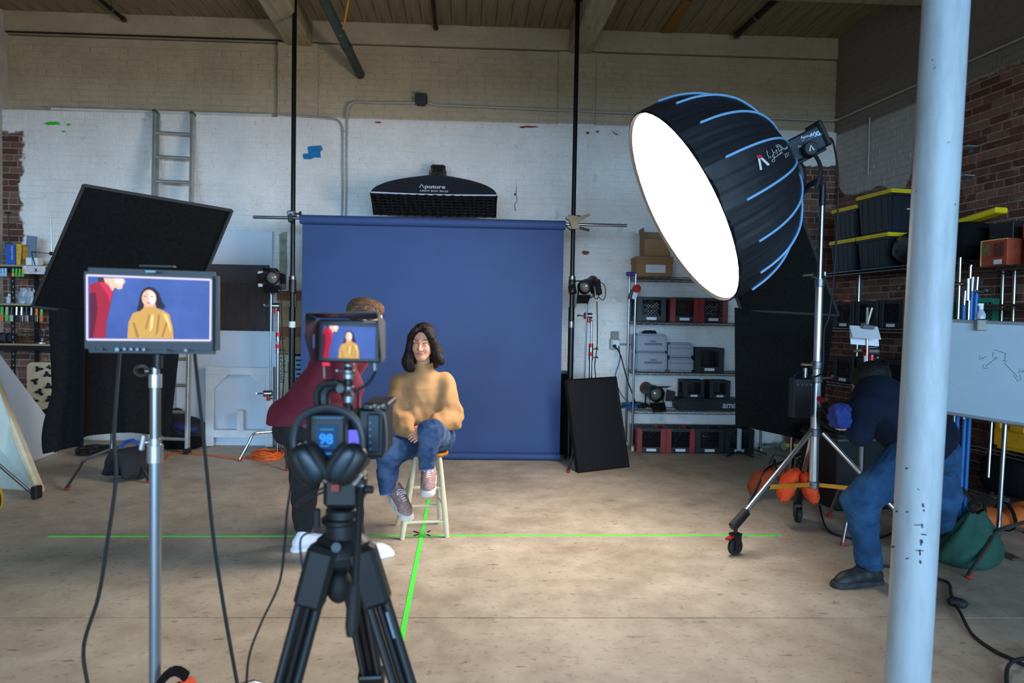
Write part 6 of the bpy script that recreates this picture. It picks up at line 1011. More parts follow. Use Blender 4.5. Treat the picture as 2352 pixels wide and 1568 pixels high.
# ------------------------------------------------------------------ people: smooth blended bodies built as signed distance fields
import openvdb
def wav(x, y, z, f, amp, seed, n=9, an=(1, 1, 1)):
    """irregular folds: a few random plane waves"""
    r = np.random.RandomState(seed); o = 0
    for i in range(n): k = r.normal(size=3)*np.array(an); k = k/np.linalg.norm(k)*f*r.uniform(.6, 1.5); o = o+np.sin(x*k[0]+y*k[1]+z*k[2]+r.uniform(0, 6.28))
    return amp*o/math.sqrt(n)
class SDF:
    def __init__(s, h=.004): s.h = h; s.p = []
    def cap(s, a, b, ra, rb=None, k=.02, op=1): s.p.append(('c', np.asarray(a, float), np.asarray(b, float), ra, ra if rb is None else rb, k, op)); return s
    def chain(s, pts, rs, k=.02):
        for i in range(len(pts)-1): s.cap(pts[i], pts[i+1], rs[i], rs[i+1], k)
        return s
    def ell(s, c, r, R=None, k=.02, op=1): s.p.append(('e', np.asarray(c, float), np.asarray(r, float), np.eye(3) if R is None else np.asarray(R), None, k, op)); return s
    def build(s, warp=None, clip=None):
        lo, hi = [], []
        for t in s.p:
            if t[6] < 0: continue
            if t[0] == 'c': lo += [t[1]-t[3], t[2]-t[4]]; hi += [t[1]+t[3], t[2]+t[4]]
            else: e = np.abs(t[3])@t[2]; lo.append(t[1]-e); hi.append(t[1]+e)
        lo, hi = np.min(lo, 0)-.03, np.max(hi, 0)+.03; n = np.ceil((hi-lo)/s.h).astype(int)+1; D = np.full(n, .06, np.float32); h = s.h
        for t in s.p:
            if t[0] == 'c': a, b = np.minimum(t[1]-t[3], t[2]-t[4]), np.maximum(t[1]+t[3], t[2]+t[4])
            else: e = np.abs(t[3])@t[2]; a, b = t[1]-e, t[1]+e
            m = .045; i0 = np.maximum(0, ((a-m-lo)/h).astype(int)); i1 = np.minimum(n, ((b+m-lo)/h).astype(int)+2)
            if (i1 <= i0).any(): continue
            g = np.stack(np.meshgrid(*[lo[j]+h*np.arange(i0[j], i1[j]) for j in range(3)], indexing='ij'), -1).astype(np.float32)
            if t[0] == 'c':
                ab = t[2]-t[1]; q = np.clip(((g-t[1])@ab)/max(ab@ab, 1e-9), 0, 1); d = np.linalg.norm(g-t[1]-q[..., None]*ab, axis=-1)-(t[3]+(t[4]-t[3])*q)
            else:
                p = (g-t[1])@t[3]; k0 = np.linalg.norm(p/t[2], axis=-1); k1 = np.linalg.norm(p/t[2]**2, axis=-1)+1e-9; d = k0*(k0-1)/k1
            sl = tuple(slice(i0[j], i1[j]) for j in range(3)); A = D[sl]; k = t[5]
            if t[6] > 0: w_ = np.clip(.5+.5*(A-d)/k, 0, 1); D[sl] = A+(d-A)*w_-k*w_*(1-w_)
            else: d = -d; w_ = np.clip(.5-.5*(A-d)/k, 0, 1); D[sl] = A+(d-A)*w_+k*w_*(1-w_)
        if warp is not None or clip is not None:
            I = np.nonzero(np.abs(D) < .035); g = [lo[j]+h*I[j] for j in range(3)]; d = D[I]
            if warp is not None: d = d+warp(*g).astype(np.float32)
            if clip is not None: d = np.maximum(d, np.asarray(clip(*g), np.float32))
            D[I] = d
            if clip is not None:
                I = np.nonzero(D < -.03); g = [lo[j]+h*I[j] for j in range(3)]; D[I] = np.maximum(D[I], np.asarray(clip(*g), np.float32))
        G = openvdb.FloatGrid(.06); G.copyFromArray(D); G.transform = openvdb.createLinearTransform(voxelSize=h); P, T, Q = G.convertToPolygons(isovalue=0.0, adaptivity=0.0)
        mb = MB(); mb.v = [tuple(map(float, p)) for p in (P+lo)]; mb.f = [tuple(map(int, f)) for f in Q]+[tuple(map(int, f)) for f in T]; return mb
def cloth_mat(name, col, dark, scale=220, sheen=.3, rough=.9, blotch=3.):
    m, N, L, b = newmat(name); t = N.new('ShaderNodeTexCoord'); n1 = nz(N, L, t.outputs['Object'], blotch, 5, .6); n2 = nz(N, L, t.outputs['Object'], scale, 2)
    k = mix(N, L, sstep(N, L, n1, .35, .68), lin(dark), lin(col)); k = mix(N, L, mth(N, L, 'MULTIPLY', n2, .25), k, lin(dark)); L.new(k, b.inputs['Base Color']); b.inputs['Roughness'].default_value = rough; b.inputs['Specular IOR Level'].default_value = .15; b.inputs['Sheen Weight'].default_value = sheen; b.inputs['Sheen Tint'].default_value = (*[min(1, x*1.5+.05) for x in lin(col)], 1); bumpn(N, L, b, n2, .35, .002); return m
def skin_mat(name, col, dark):
    m, N, L, b = newmat(name); t = N.new('ShaderNodeTexCoord'); n1 = nz(N, L, t.outputs['Object'], 14, 4); k = mix(N, L, n1, lin(dark), lin(col)); L.new(k, b.inputs['Base Color']); b.inputs['Roughness'].default_value = .5; b.inputs['Subsurface Weight'].default_value = .12; b.inputs['Subsurface Radius'].default_value = (.012, .005, .003); b.inputs['Subsurface Scale'].default_value = .5; bumpn(N, L, b, nz(N, L, t.outputs['Object'], 260, 2), .08, .001); return m
def hair_mat(name, c0, c1, ax=2):
    m, N, L, b = newmat(name); t = N.new('ShaderNodeTexCoord'); mp = N.new('ShaderNodeMapping'); s_ = [120, 120, 120]; s_[ax] = 9; mp.inputs['Scale'].default_value = s_; L.new(t.outputs['Object'], mp.inputs[0]); n = nz(N, L, mp.outputs[0], 1.0, 4, .6)
    L.new(mix(N, L, sstep(N, L, n, .35, .7), lin(c0), lin(c1)), b.inputs['Base Color']); b.inputs['Roughness'].default_value = .6; b.inputs['Specular IOR Level'].default_value = .2; bumpn(N, L, b, n, .8, .006); return m
def head_sdf(S_, o, R, sc=1.0):
    """head in its own frame: x to the head's side, -y forwards, z up"""
    W = lambda x, y, z: o+R@(V(x, y, z)*sc); E = lambda c, r, k=.015, op=1: S_.ell(W(*c), V(*r)*sc, R, k*sc, op); C = lambda a, b, ra, rb, k=.012: S_.cap(W(*a), W(*b), ra*sc, rb*sc, k*sc)
    E((0, .02, .035), (.072, .092, .082)); E((0, -.022, -.028), (.059, .064, .086), .03)
    for s in (-1, 1): C((s*.048, .0, -.05), (s*.016, -.062, -.092), .017, .017, .025); E((s*.033, -.055, -.03), (.023, .022, .026), .02); C((0, -.082, .02), (s*.04, -.068, .022), .011, .010, .014)
    E((0, -.068, -.094), (.022, .018, .018), .02); C((0, -.080, .012), (0, -.103, -.028), .0065, .0115, .012)
    for s in (-1, 1): E((s*.011, -.092, -.033), (.0085, .009, .0075), .006); E((s*.0305, -.092, .001), (.0145, .014, .0095), .012, -1); E((s*.030, -.070, -.001), (.0155, .0135, .0115), .004); E((s*.073, .012, -.012), (.009, .019, .031), .008)
    C((-.019, -.081, -.0585), (.019, -.081, -.0585), .005, .005, .006); E((0, -.087, -.0575), (.015, .007, .0055), .006); E((0, -.085, -.0675), (.016, .008, .0065), .006)
def hand_sdf(S_, w, d, up, side, curl=.5, sc=1.0, thumb=1):
    """w wrist, d direction of the hand, up = back of the hand, side = towards the thumb"""
    d, up = nrm(d), nrm(up-nrm(d)*(up@nrm(d))); sd = nrm(np.cross(d, up)); sd = sd if sd@side > 0 else -sd
    for i in range(4): S_.cap(w+d*.01*sc+sd*(.018-.012*i)*sc, w+d*.078*sc+sd*(.03-.02*i)*sc, .013*sc, .0115*sc, .012)
    for i in range(4):
        L = (.072, .08, .074, .058)[i]*sc; p = w+d*.078*sc+sd*(.03-.02*i)*sc; a = 0
        for j, f in enumerate((.45, .32, .25)):
            a += curl*(.5 if j == 0 else .9); q = p+(d*math.cos(a)-up*math.sin(a))*L*f; S_.cap(p, q, (.0092-.0008*j)*sc, (.0086-.0008*j)*sc, .004); p = q
    p = w+d*.02*sc+sd*.022*sc
    for L, (a, b_, c_) in ((.04, (.55, .8, -.15)), (.032, (.8, .5, -.3)), (.026, (.95, .2, -.35))): q = p+nrm(d*a+sd*b_*thumb+up*c_)*L*sc; S_.cap(p, q, .0125*sc if L > .035 else .0095*sc, .0095*sc, .008); p = q
def shoe(T, heel, toe, up, m_up, m_sole, m_lace, L=.27, wd=.095, h=.085, accent=None):
    heel, toe = np.asarray(heel, float), np.asarray(toe, float); f = nrm(toe-heel); up = nrm(up-f*(up@f)); s = np.cross(f, up); P = lambda x, y, z: heel+f*x*L+s*y*wd+up*z
    so = SDF(.004)
    for a, b, r in ((.06, .35, .042), (.35, .7, .046), (.7, .93, .047)): so.cap(P(a, 0, .0), P(b, .03, 0), r, r, .02)
    base = heel@up
    sole = part(so.build(clip=lambda x, y, z: np.maximum(((x*up[0]+y*up[1]+z*up[2])-base-.030), -((x*up[0]+y*up[1]+z*up[2])-base+.004))), 'sole', m_sole, T, smooth=50)
    u = SDF(.004); u.chain([P(.1, 0, .045), P(.32, 0, .052), P(.55, .01, .045), P(.78, .02, .034), P(.92, .02, .026)], [.042, .043, .040, .039, .032], .03); u.cap(P(.13, 0, .04), P(.17, 0, h), .040, .037, .02)
    up_ = part(u.build(), 'shoe_upper', m_up, T, smooth=60)
    tz = lambda x: np.interp(x, [.3, .55, .78, .92], [.098, .088, .076, .06])
    for i in range(6): x = .34+.07*i; part(MB().tube(cat([P(x-.02, -.26, tz(x)-.012), P(x+.01, -.1, tz(x)+.001), P(x+.03, .1, tz(x)+.001), P(x+.02, .28, tz(x)-.012)], 4), .0042, 6), 'lace', m_lace, up_)
    for sg in (-1, 1): part(MB().tube(cat([P(.36, sg*.05, tz(.36)+.004), P(.42, sg*.24, tz(.4)+.006), P(.5, sg*.3, tz(.48)-.006), P(.44, sg*.1, tz(.42)+.006)], 5), .003, 6), 'lace_bow', m_lace, up_)
    if accent:
        for sg in (-1, 1): part(MB().tube(cat([P(.2, sg*.48, .05), P(.45, sg*.50, .035), P(.72, sg*.50, .03)], 4), .006, 6), 'side_stripe', accent, up_)
    return up_
# ---- stool
SY = 4.64; sc_ = at(986, 1034, SY); zs_ = sc_[2]; st_ = thing('wooden_stool', 'cream painted round wooden stool with varnished orange seat', 'stool', (sc_[0], SY, 0)); CRM = mat('cream paint', (196, 186, 154), .5, 0, .06, 10, .1, 40); SEATW = wood_mat('varnished orange wood', (150, 84, 22), (204, 130, 40), 0, 2, .3)
part(MB().lathe([(.001, -.036), (.10, -.036), (.125, -.026), (.132, -.012), (.125, -.002), (.10, .0), (.001, -.003)], 36, (sc_[0], SY, zs_)), 'seat', SEATW, st_, smooth=60)
ftx = [fl(923, 1239), fl(1027, 1234), fl(1010, 1202), fl(912, 1206)]; tpx = [V(sc_[0]-.085, SY-.07, zs_-.03), V(sc_[0]+.075, SY-.07, zs_-.03), V(sc_[0]+.06, SY+.075, zs_-.03), V(sc_[0]-.075, SY+.075, zs_-.03)]
LP = lambda i, t: ftx[i]*(1-t)+tpx[i]*t
for i in range(4): part(MB().tube([LP(i, 0), LP(i, .3), LP(i, .75), LP(i, 1)], [.0165, .0195, .018, .015], 14), 'leg', CRM, st_)
for a, b, t in ((0, 1, .2), (3, 2, .26), (0, 3, .36), (1, 2, .38), (0, 1, .62), (3, 2, .70), (0, 3, .76), (1, 2, .78)): part(MB().cyl(LP(a, t), LP(b, t), .0105, n=10), 'rung', CRM, st_)
# ---- seated woman
SK = skin_mat('warm skin', (206, 152, 122), (186, 128, 98)); SKL = mat('lip skin', (172, 98, 88), .45, 0, .08, 40); BRW = mat('dark brow', (58, 38, 32), .8)
wm = thing('person', 'person in a mustard sweater and blue jeans sitting on the stool', 'person', (sc_[0], SY, 0))
HO = at(970.5, 786.5, 4.50); HRt = eul(0, 0, -6)@eul(9, 1.5, 0); HS = .97
J = lambda x, y, Y: at(x, y, Y)
nk0, nk1 = J(972, 858, 4.57), J(971, 822, 4.535); shL, shR = J(921, 882, 4.60), J(1022, 880, 4.60); elL, elR = J(908, 955, 4.53), J(1036, 958, 4.53); wrL, wrR = J(945, 996, 4.36), J(985, 990, 4.36)
pv_ = J(984, 1002, 4.66); hpL, hpR = J(962, 1008, 4.62), J(1008, 1006, 4.62); knL, knR = J(897, 1040, 4.30), J(990, 992, 4.27); anL, anR = J(903, 1128, 4.38), J(981, 1086, 4.36)
B = SDF(.0034); head_sdf(B, HO, HRt, HS); B.cap(nk0, nk1, .050, .046, .02); B.cap(J(972, 850, 4.57), J(974, 930, 4.62), .05, .075, .03); B.cap(J(974, 930, 4.62), pv_, .075, .09, .03)
for s0, e0, w0_ in ((shL, elL, wrL), (shR, elR, wrR)): B.cap(nk0, s0, .045, .048, .03); B.cap(s0, e0, .045, .036, .02); B.cap(e0, w0_, .036, .026, .02)
for h0, k0, a0 in ((hpL, knL, anL), (hpR, knR, anR)): B.cap(pv_, h0, .09, .085, .03); B.cap(h0, k0, .082, .055, .02); B.cap(k0, a0, .05, .034, .02)
hand_sdf(B, wrL, J(975, 990, 4.31)-wrL, V(-.1, -.75, .65), V(0, -.2, 1), .45, .9); hand_sdf(B, wrR, J(955, 1001, 4.31)-wrR, V(.1, -.8, .6), V(0, -.1, 1), .4, .9)
body = part(B.build(clip=lambda x, y, z: -np.maximum(np.hypot(x-sc_[0], y-SY)-.14, z-zs_-.004)), 'body', SK, wm, smooth=80); bv = bvh_of([body])
FP = lambda l: [(920+x/12.06, 740+y/12.06) for x, y in l]
for l, wd in (([(332, 500), (370, 482), (420, 486), (462, 505), (492, 533)], 1.25), ([(570, 535), (610, 512), (655, 495), (700, 490), (738, 508)], 1.25)): part(decal(strokes2([FP(l)], wd), bv, .0012), 'eyebrow', BRW, body, smooth=0)
for l, wd in (([(358, 572), (395, 588), (440, 588), (474, 576)], 1.4), ([(616, 578), (650, 596), (690, 594), (716, 580)], 1.4)): part(decal(strokes2([FP(l)], wd), bv, .0012), 'eyelash', BRW, body, smooth=0)
for l, wd in (([(352, 545), (400, 532), (470, 556)], .5), ([(612, 556), (665, 540), (718, 556)], .5)): part(decal(strokes2([FP(l)], wd), bv, .0008), 'eyelid_crease', mat('lid shade', (136, 84, 66), .7), body, smooth=0)
part(decal(strokes2([FP([(438, 858), (490, 848), (530, 846), (575, 850), (612, 868)])], 1.7), bv, .0012), 'upper_lip', SKL, body, smooth=0); part(decal(strokes2([FP([(468, 876), (510, 888), (560, 890), (598, 880)])], 1.9), bv, .0012), 'lower_lip', SKL, body, smooth=0); part(decal(strokes2([FP([(430, 862), (490, 864), (540, 868), (618, 873)])], .7), bv, .0018), 'lip_line', mat('lip line', (112, 54, 50), .6), body, smooth=0)
for l in ([(478, 752), (500, 756)], [(548, 756), (572, 752)]): part(decal(strokes2([FP(l)], .9), bv, .001), 'nostril_shadow', mat('nostril_shadow', (110, 62, 50), .8), body, smooth=0)  # shade under the nose painted as two short dark strokes
for s in (-1, 1): p = HO+HRt@(V(s*.078, .004, -.042)*HS); part(MB().ell(p, (.005, .005, .005), 8, 6), 'earring', STEEL, body)
# hair: crown shell, centre parting and two falls reaching the shoulders
H = SDF(.004); W = lambda x, y, z: HO+HRt@(V(x, y, z)*HS)
H.ell(W(0, .032, .044), V(.082, .098, .088)*HS, HRt, .02)
for s in (-1, 1):
    H.chain([W(s*.012, -.045, .112), W(s*.042, -.062, .085), W(s*.064, -.052, .05), W(s*.076, -.03, .01), W(s*.083, -.012, -.04)], [.016, .02, .021, .02, .022], .02)
for Yd in (-.035, 0, .035, .07):
    H.chain([J(947, 778, 4.50+Yd), J(943, 796, 4.495+Yd), J(939, 815, 4.49+Yd), J(936.5, 830, 4.485+Yd*.8), J(938, 843, 4.475+Yd*.6)], [.016, .019, .024, .030, .024], .025)
    H.chain([J(950, 800, 4.53+Yd), J(947, 818, 4.51+Yd), J(946, 834, 4.49+Yd*.7), J(948, 844, 4.475+Yd*.5)], [.016, .022, .026, .02], .025)
    H.chain([J(992, 776, 4.51+Yd), J(997, 793, 4.52+Yd), J(1002, 810, 4.53+Yd), J(1009, 824, 4.525+Yd*.8), J(1014, 832, 4.515+Yd*.6)], [.016, .019, .022, .024, .014], .025)
    H.chain([J(994, 800, 4.56+Yd), J(998, 818, 4.56+Yd*.8), J(1003, 831, 4.55+Yd*.6)], [.018, .022, .016], .025)
H.cap(J(948, 806, 4.62), J(1000, 806, 4.62), .05, .05, .04); H.cap(J(955, 836, 4.64), J(998, 834, 4.64), .035, .035, .04)
H.ell(W(0, -.088, -.006), V(.0585, .06, .098)*HS, HRt, .012, -1); H.cap(nk0+V(0, -.06, .0), nk1+V(0, -.07, .0), .055, .055, .01, -1)
hr = part(H.build(warp=lambda x, y, z: .0011*np.sin(x*420+y*260+np.sin(z*18)*3)+.0012*np.sin(x*190-y*230+2*np.sin(z*14+x*20))), 'hair', hair_mat('dark brown hair', (16, 11, 10), (42, 29, 25)), wm, smooth=80)
# sweater
SWM = cloth_mat('mustard wool', (178, 136, 92), (150, 112, 74), 240, .35, .95, 5); SW = SDF(.004)
SW.ell(J(972, 905, 4.60), (.150, .120, .17), None, .03); SW.ell(J(973, 960, 4.60), (.168, .138, .125), None, .04); SW.cap(nk0+V(0, .01, -.02), J(972, 880, 4.59), .075, .11, .04)
for s0, e0, w0_ in ((shL, elL, wrL), (shR, elR, wrR)): SW.cap(nk0+V(0, .01, -.035), s0, .062, .066, .04); SW.cap(s0, e0, .068, .075, .03); SW.ell((s0+e0)/2+V(0, -.0, -.03), (.075, .078, .11), None, .03); SW.cap(e0, e0*.35+w0_*.65, .076, .060, .025); SW.cap(e0*.35+w0_*.65, e0*.08+w0_*.92, .060, .041, .02)
folds = lambda x, y, z: wav(x, y, z, 40, .0062, 3, 8, (1, .5, .35))+wav(x, y, z, 75, .0042, 5, 8, (.5, .5, 1.2))*np.exp(-((z-.80)/.14)**2)
sw = part(SW.build(warp=folds), 'sweater', SWM, wm, smooth=80); cp_ = SDF(.0035); ncx = nk0*.72+nk1*.28
CL = [ncx+V(.058*math.cos(t), .054*math.sin(t)+.0, .006*math.sin(t+.5)) for t in np.linspace(0, 2*math.pi, 25)]
col_m = MB()
part(MB().lathe([(.06, -.05), (.062, -.015), (.061, .012), (.061, .034), (.066, .037), (.069, .033), (.069, .012), (.070, -.014), (.066, -.05)], 36, nk0+V(-.001, -.006, .040), eul(8, 0, 0)), 'collar', SWM, sw, smooth=70)
bvs = bvh_of([sw]); SEAM = mat('knit seam', (172, 124, 74), .95); FS = lambda l: [(860+x/2.9045, 720+y/2.9045) for x, y in l]
for l in ([(210, 385), (260, 430), (312, 488)], [(160, 475), (215, 520), (275, 562)]): part(decal(strokes2([FS(l)], .9), bvs, .0015), 'seam', SEAM, sw, smooth=0)
for e0, w0_ in ((elL, wrL), (elR, wrR)): d = nrm(w0_-e0); c_ = e0*.08+w0_*.92; part(MB().tube([c_-d*.012, c_+d*.006, c_+d*.02], [.040, .037, .035], 20, caps=False), 'cuff', SWM, sw)
# jeans
JM = cloth_mat('blue denim', (80, 102, 134), (34, 54, 86), 320, .1, .9, 6); JS = SDF(.004)
JS.ell(pv_+V(0, .01, .015), (.145, .125, .085), None, .03)
JS.cap(hpL, knL, .090, .086, .03); JS.chain([knL, J(891, 1085, 4.33), J(891, 1124, 4.37)], [.084, .064, .050], .025)
JS.cap(hpR, knR, .088, .083, .03); JS.chain([knR, J(983, 1040, 4.30), J(980, 1070, 4.33)], [.078, .058, .047], .025); JS.cap(hpR+V(.02, .02, 0), J(1010, 1000, 4.5), .09, .075, .03)
hemL, hemR = J(891, 1132, 4.37)[2], J(981, 1076, 4.33)[2]; xm = J(945, 1080, 4.33)[0]
jf = lambda x, y, z: wav(x, y, z, 55, .0045, 11, 9, (1, 1, .6))+wav(x, y, z, 120, .0018, 12, 8, (.6, .6, 1))
jn = part(JS.build(warp=jf, clip=lambda x, y, z: np.maximum(-np.maximum(np.hypot(x-sc_[0], y-SY)-.137, z-zs_-.001), np.where(x < xm, hemL+.2*(x-J(891, 1132, 4.36)[0])-z, hemR+.15*(x-J(981, 1076, 4.33)[0])-z))), 'jeans', JM, wm, smooth=80)
for c_, r_, sl in ((J(891, 1131, 4.37), .049, .2), (J(980.5, 1075, 4.333), .0465, .15)): part(MB().tube([c_+V(r_*math.cos(t), r_*math.sin(t), sl*r_*math.cos(t)) for t in np.linspace(0, 2*math.pi, 25)[:-1]], .0042, 6, closed=True), 'hem', mat('pale stitch', (96, 124, 162), .9), jn)
SHU = mat('taupe mesh', (150, 118, 112), .8, 0, .35, 60, .3, 150); SHS = mat('off white sole', (206, 198, 186), .6, 0, .1, 20); LAC = mat('white lace', (212, 206, 204), .7); PNK = mat('pale pink suede', (206, 168, 150), .85)
sR = shoe(wm, J(986, 1089, 4.44), J(983.5, 1131, 4.21), V(0, -.35, 1), SHU, SHS, LAC, .265, .09, .08, LAC); sL = shoe(wm, J(901, 1134, 4.43), J(932, 1182, 4.25), V(.2, -.45, .9), SHU, SHS, LAC, .265, .09, .08, LAC)
part(decal(MB().add([(972, 1123, 0), (981, 1121, 0), (987, 1124, 0), (981, 1138, 0)], [(0, 1, 2, 3)]), bvh_of([sR]), .002), 'toe_patch', PNK, sR, smooth=0)
# ---- man leaning in, mostly behind the camera rig
mn_ = thing('person', 'person in dark red velvet sweater leaning towards the seated woman', 'person', V(-.85, 4.2, 0)); MS = skin_mat('fair skin', (222, 176, 150), (204, 152, 126))
KY = 4.2; mh = J(690, 985, KY+.04); msh = J(796, 812, KY); hdc = J(842, 742, KY-.02); MR = eul(0, 0, 90+8)@eul(22, 0, 0); B2 = SDF(.0045); head_sdf(B2, hdc, MR, 1.1)
f1, f2 = fl(702, 1262), fl(818, 1286); k1, k2 = J(700, 1110, KY-.06), J(800, 1110, KY-.14); a1, a2 = f1+V(-.02, .02, .10), f2+V(-.02, .02, .10); hp1, hp2 = mh+V(-.01, .06, 0), mh+V(.1, -.07, -.02)
nk = J(815, 785, KY); B2.cap(nk, hdc+V(-.03, .02, -.06), .055, .055, .03); B2.cap(msh, mh, .12, .12, .04)
eA, wA = J(806, 890, KY-.2), J(812, 985, KY-.2); eB, wB = J(790, 880, KY+.2), J(800, 985, KY+.15); sA, sB = msh+V(.0, -.17, 0), msh+V(0, .17, 0)
for s0, e0, w0_ in ((sA, eA, wA), (sB, eB, wB)): B2.cap(msh, s0, .07, .055, .03); B2.cap(s0, e0, .05, .04, .02); B2.cap(e0, w0_, .04, .03, .02); hand_sdf(B2, w0_, V(.1, -.1, -1), V(1, 0, .1), V(0, -1, 0), .3, 1.0)
for h0, k0, a0, f0_ in ((hp1, k1, a1, f1), (hp2, k2, a2, f2)): B2.cap(mh, h0, .11, .1, .03); B2.cap(h0, k0, .085, .06, .02); B2.cap(k0, a0, .055, .038, .02)
part(B2.build(), 'body', MS, mn_, smooth=80)
HM = SDF(.004); W = lambda x, y, z: hdc+MR@(V(x, y, z)*1.1); HM.ell(W(0, .034, .05), V(.083, .1, .082)*1.1, MR, .02); HM.cap(W(-.03, -.03, .105), W(.03, -.03, .105), .02, .02, .02); HM.ell(W(0, .0, .095), V(.062, .06, .035)*1.1, MR, .03)
HM.ell(W(0, -.104, .008), V(.08, .078, .085)*1.1, MR, .008, -1); HM.ell(W(0, .06, -.09), V(.12, .12, .07)*1.1, MR, .012, -1); part(HM.build(warp=lambda x, y, z: .0008*np.sin(x*260+z*220+y*150)), 'hair', hair_mat('light brown hair', (66, 46, 34), (124, 92, 66), 0), mn_, smooth=80)
VEL = mat('dark red velvet', (96, 8, 32), .8, 0, .25, 9, .25, 60, sheen=.35); SV = SDF(.0045); SV.cap(msh+V(-.02, 0, -.02), mh+V(.03, 0, .08), .15, .165, .04); SV.ell(mh+V(-.02, 0, .06), (.20, .19, .13), eul(0, -30, 0), .04); SV.cap(J(660, 955, KY), J(705, 955, KY), .12, .12, .03); SV.cap(nk+V(-.03, 0, -.02), msh, .08, .13, .04)
for s0, e0, w0_ in ((sA, eA, wA), (sB, eB, wB)): SV.cap(msh, s0, .11, .085, .04); SV.cap(s0, e0, .078, .066, .03); SV.cap(e0, e0*.15+w0_*.85, .064, .05, .02)
hz_ = J(680, 972, KY)[2]; part(SV.build(warp=lambda x, y, z: wav(x, y, z, 38, .006, 21, 9, (1, .6, .8))+wav(x, y, z, 75, .003, 22), clip=lambda x, y, z: np.where(x < J(770, 900, KY)[0], hz_-.0*(x-mh[0])-z, -1)), 'sweater', VEL, mn_, smooth=80)
PT = mat('black trousers', (22, 22, 25), .85, 0, .2, 10, .3, 60); TP = SDF(.005); TP.ell(mh+V(0, .0, .0), (.165, .15, .12), None, .03)
for h0, k0, a0 in ((hp1, k1, a1), (hp2, k2, a2)): TP.cap(h0, k0, .10, .082, .03); TP.cap(k0, a0+V(0, 0, .06), .080, .064, .03)
part(TP.build(warp=lambda x, y, z: wav(x, y, z, 55, .004, 35)), 'trousers', PT, mn_, smooth=80); WSH, WSO = mat('white leather', (226, 226, 232), .45, 0, .04), mat('white rubber sole', (218, 218, 222), .6)
for f, a0 in ((f1, a1), (f2, a2)): shoe(mn_, f+V(-.06, -.035, .004), f+V(.16, .08, .004), V(0, 0, 1), WSH, WSO, PAPER, .28, .1, .09); part(MB().cyl(a0+V(0, 0, -.02), a0+V(0, 0, .06), .043, n=18), 'sock', mat('patterned sock', (52, 24, 30), .9, 0, .6, 60), mn_)
# ---- person bending behind the white column
bp = thing('person', 'person in navy shirt and jeans bending over behind the white column', 'person', V(2.35, 3.8, 0)); KB = 3.78; PS = skin_mat('tan skin', (188, 134, 108), (160, 108, 84))
bsh, bhp = J(2010, 925, KB+.1), J(2125, 1030, KB+.02); bhd = J(1998, 888, KB+.2); hA, hB = J(2085, 1055, KB-.06), J(2155, 1050, KB+.16); kA, kB = J(1976, 1150, KB-.1), J(2165, 1140, KB+.05); fA, fB = fl(1985, 1338), fl(2155, 1262); aA, aB = J(1996, 1300, fA[1]), fB+V(0, 0, .1)
BR_ = eul(0, 0, -130)@eul(35, 0, 0); B3 = SDF(.006); head_sdf(B3, bhd, BR_, 1.08); B3.cap(bsh, bhd, .06, .06, .03); B3.cap(bsh, bhp, .12, .12, .04); s1, e1, w1 = J(1990, 935, KB), J(1975, 1000, KB-.03), J(1951, 984, KB+.02); s2, e2, w2 = J(2020, 915, KB+.28), J(1980, 970, KB+.3), J(1952, 975, KB+.16)
for s0, e0, w0_ in ((s1, e1, w1), (s2, e2, w2)): B3.cap(bsh, s0, .08, .055, .03); B3.cap(s0, e0, .052, .042, .02); B3.cap(e0, w0_, .042, .032, .02); hand_sdf(B3, w0_, V(-.8, .1, .6), V(-.3, -.3, 1), V(0, -1, .2), .9, .85)
for h0, k0, a0 in ((hA, kA, aA), (hB, kB, aB)): B3.cap(bhp, h0, .11, .1, .03); B3.cap(h0, k0, .085, .06, .02); B3.cap(k0, a0, .055, .04, .02)
part(B3.build(), 'body', PS, bp, smooth=80)
H3 = SDF(.005); H3.ell(bhd+BR_@V(0, .034, .045), V(.085, .105, .09)*1.08, BR_, .02); H3.ell(bhd+BR_@V(0, .03, -.02), V(.08, .08, .07), BR_, .02); H3.ell(bhd+BR_@V(0, -.1, -.02), (.075, .08, .1), BR_, .012, -1); part(H3.build(), 'hair', hair_mat('black hair', (14, 12, 13), (34, 28, 28), 0), bp, smooth=80)
NV = cloth_mat('navy cotton', (22, 29, 48), (15, 20, 36), 200, .15, .92, 5); S3 = SDF(.005); S3.cap(bsh+V(.02, 0, .01), bhp+V(-.02, 0, .04), .155, .155, .04); S3.ell((bsh+bhp)/2+V(.01, .02, .03), (.23, .19, .16), eul(0, 38, 0), .04); S3.cap(bhp+V(.06, .05, .06), bhp+V(-.06, -.02, .02), .15, .14, .04)
for s0, e0, w0_ in ((s1, e1, w1), (s2, e2, w2)): S3.cap(bsh, s0, .11, .085, .04); S3.cap(s0, e0, .082, .06, .03); S3.cap(e0, e0*.25+w0_*.75, .058, .042, .02)
part(S3.build(warp=lambda x, y, z: wav(x, y, z, 40, .005, 31)), 'shirt', NV, bp, smooth=80)
J3 = cloth_mat('worn blue denim', (46, 82, 116), (30, 56, 86), 300, .1, .9, 6); S4 = SDF(.005); S4.ell(bhp+V(.02, .04, .0), (.2, .18, .14), eul(0, 30, 0), .04)
for h0, k0, a0 in ((hA, kA, aA), (hB, kB, aB)): S4.cap(h0, k0, .115, .092, .03); S4.cap(k0, a0, .088, .068, .03)
part(S4.build(warp=lambda x, y, z: wav(x, y, z, 45, .005, 33)+wav(x, y, z, 110, .002, 34), clip=lambda x, y, z: .085-z), 'jeans', J3, bp, smooth=80)
BS = mat('black trainer', (24, 25, 28), .6, 0, .15, 30)
for f in (fA, fB): shoe(bp, f+V(.085, -.0, .004), f+V(-.17, -.06, .004), V(0, 0, 1), BS, mat('dark sole', (34, 36, 40), .7), BLACKP, .29, .105, .09)
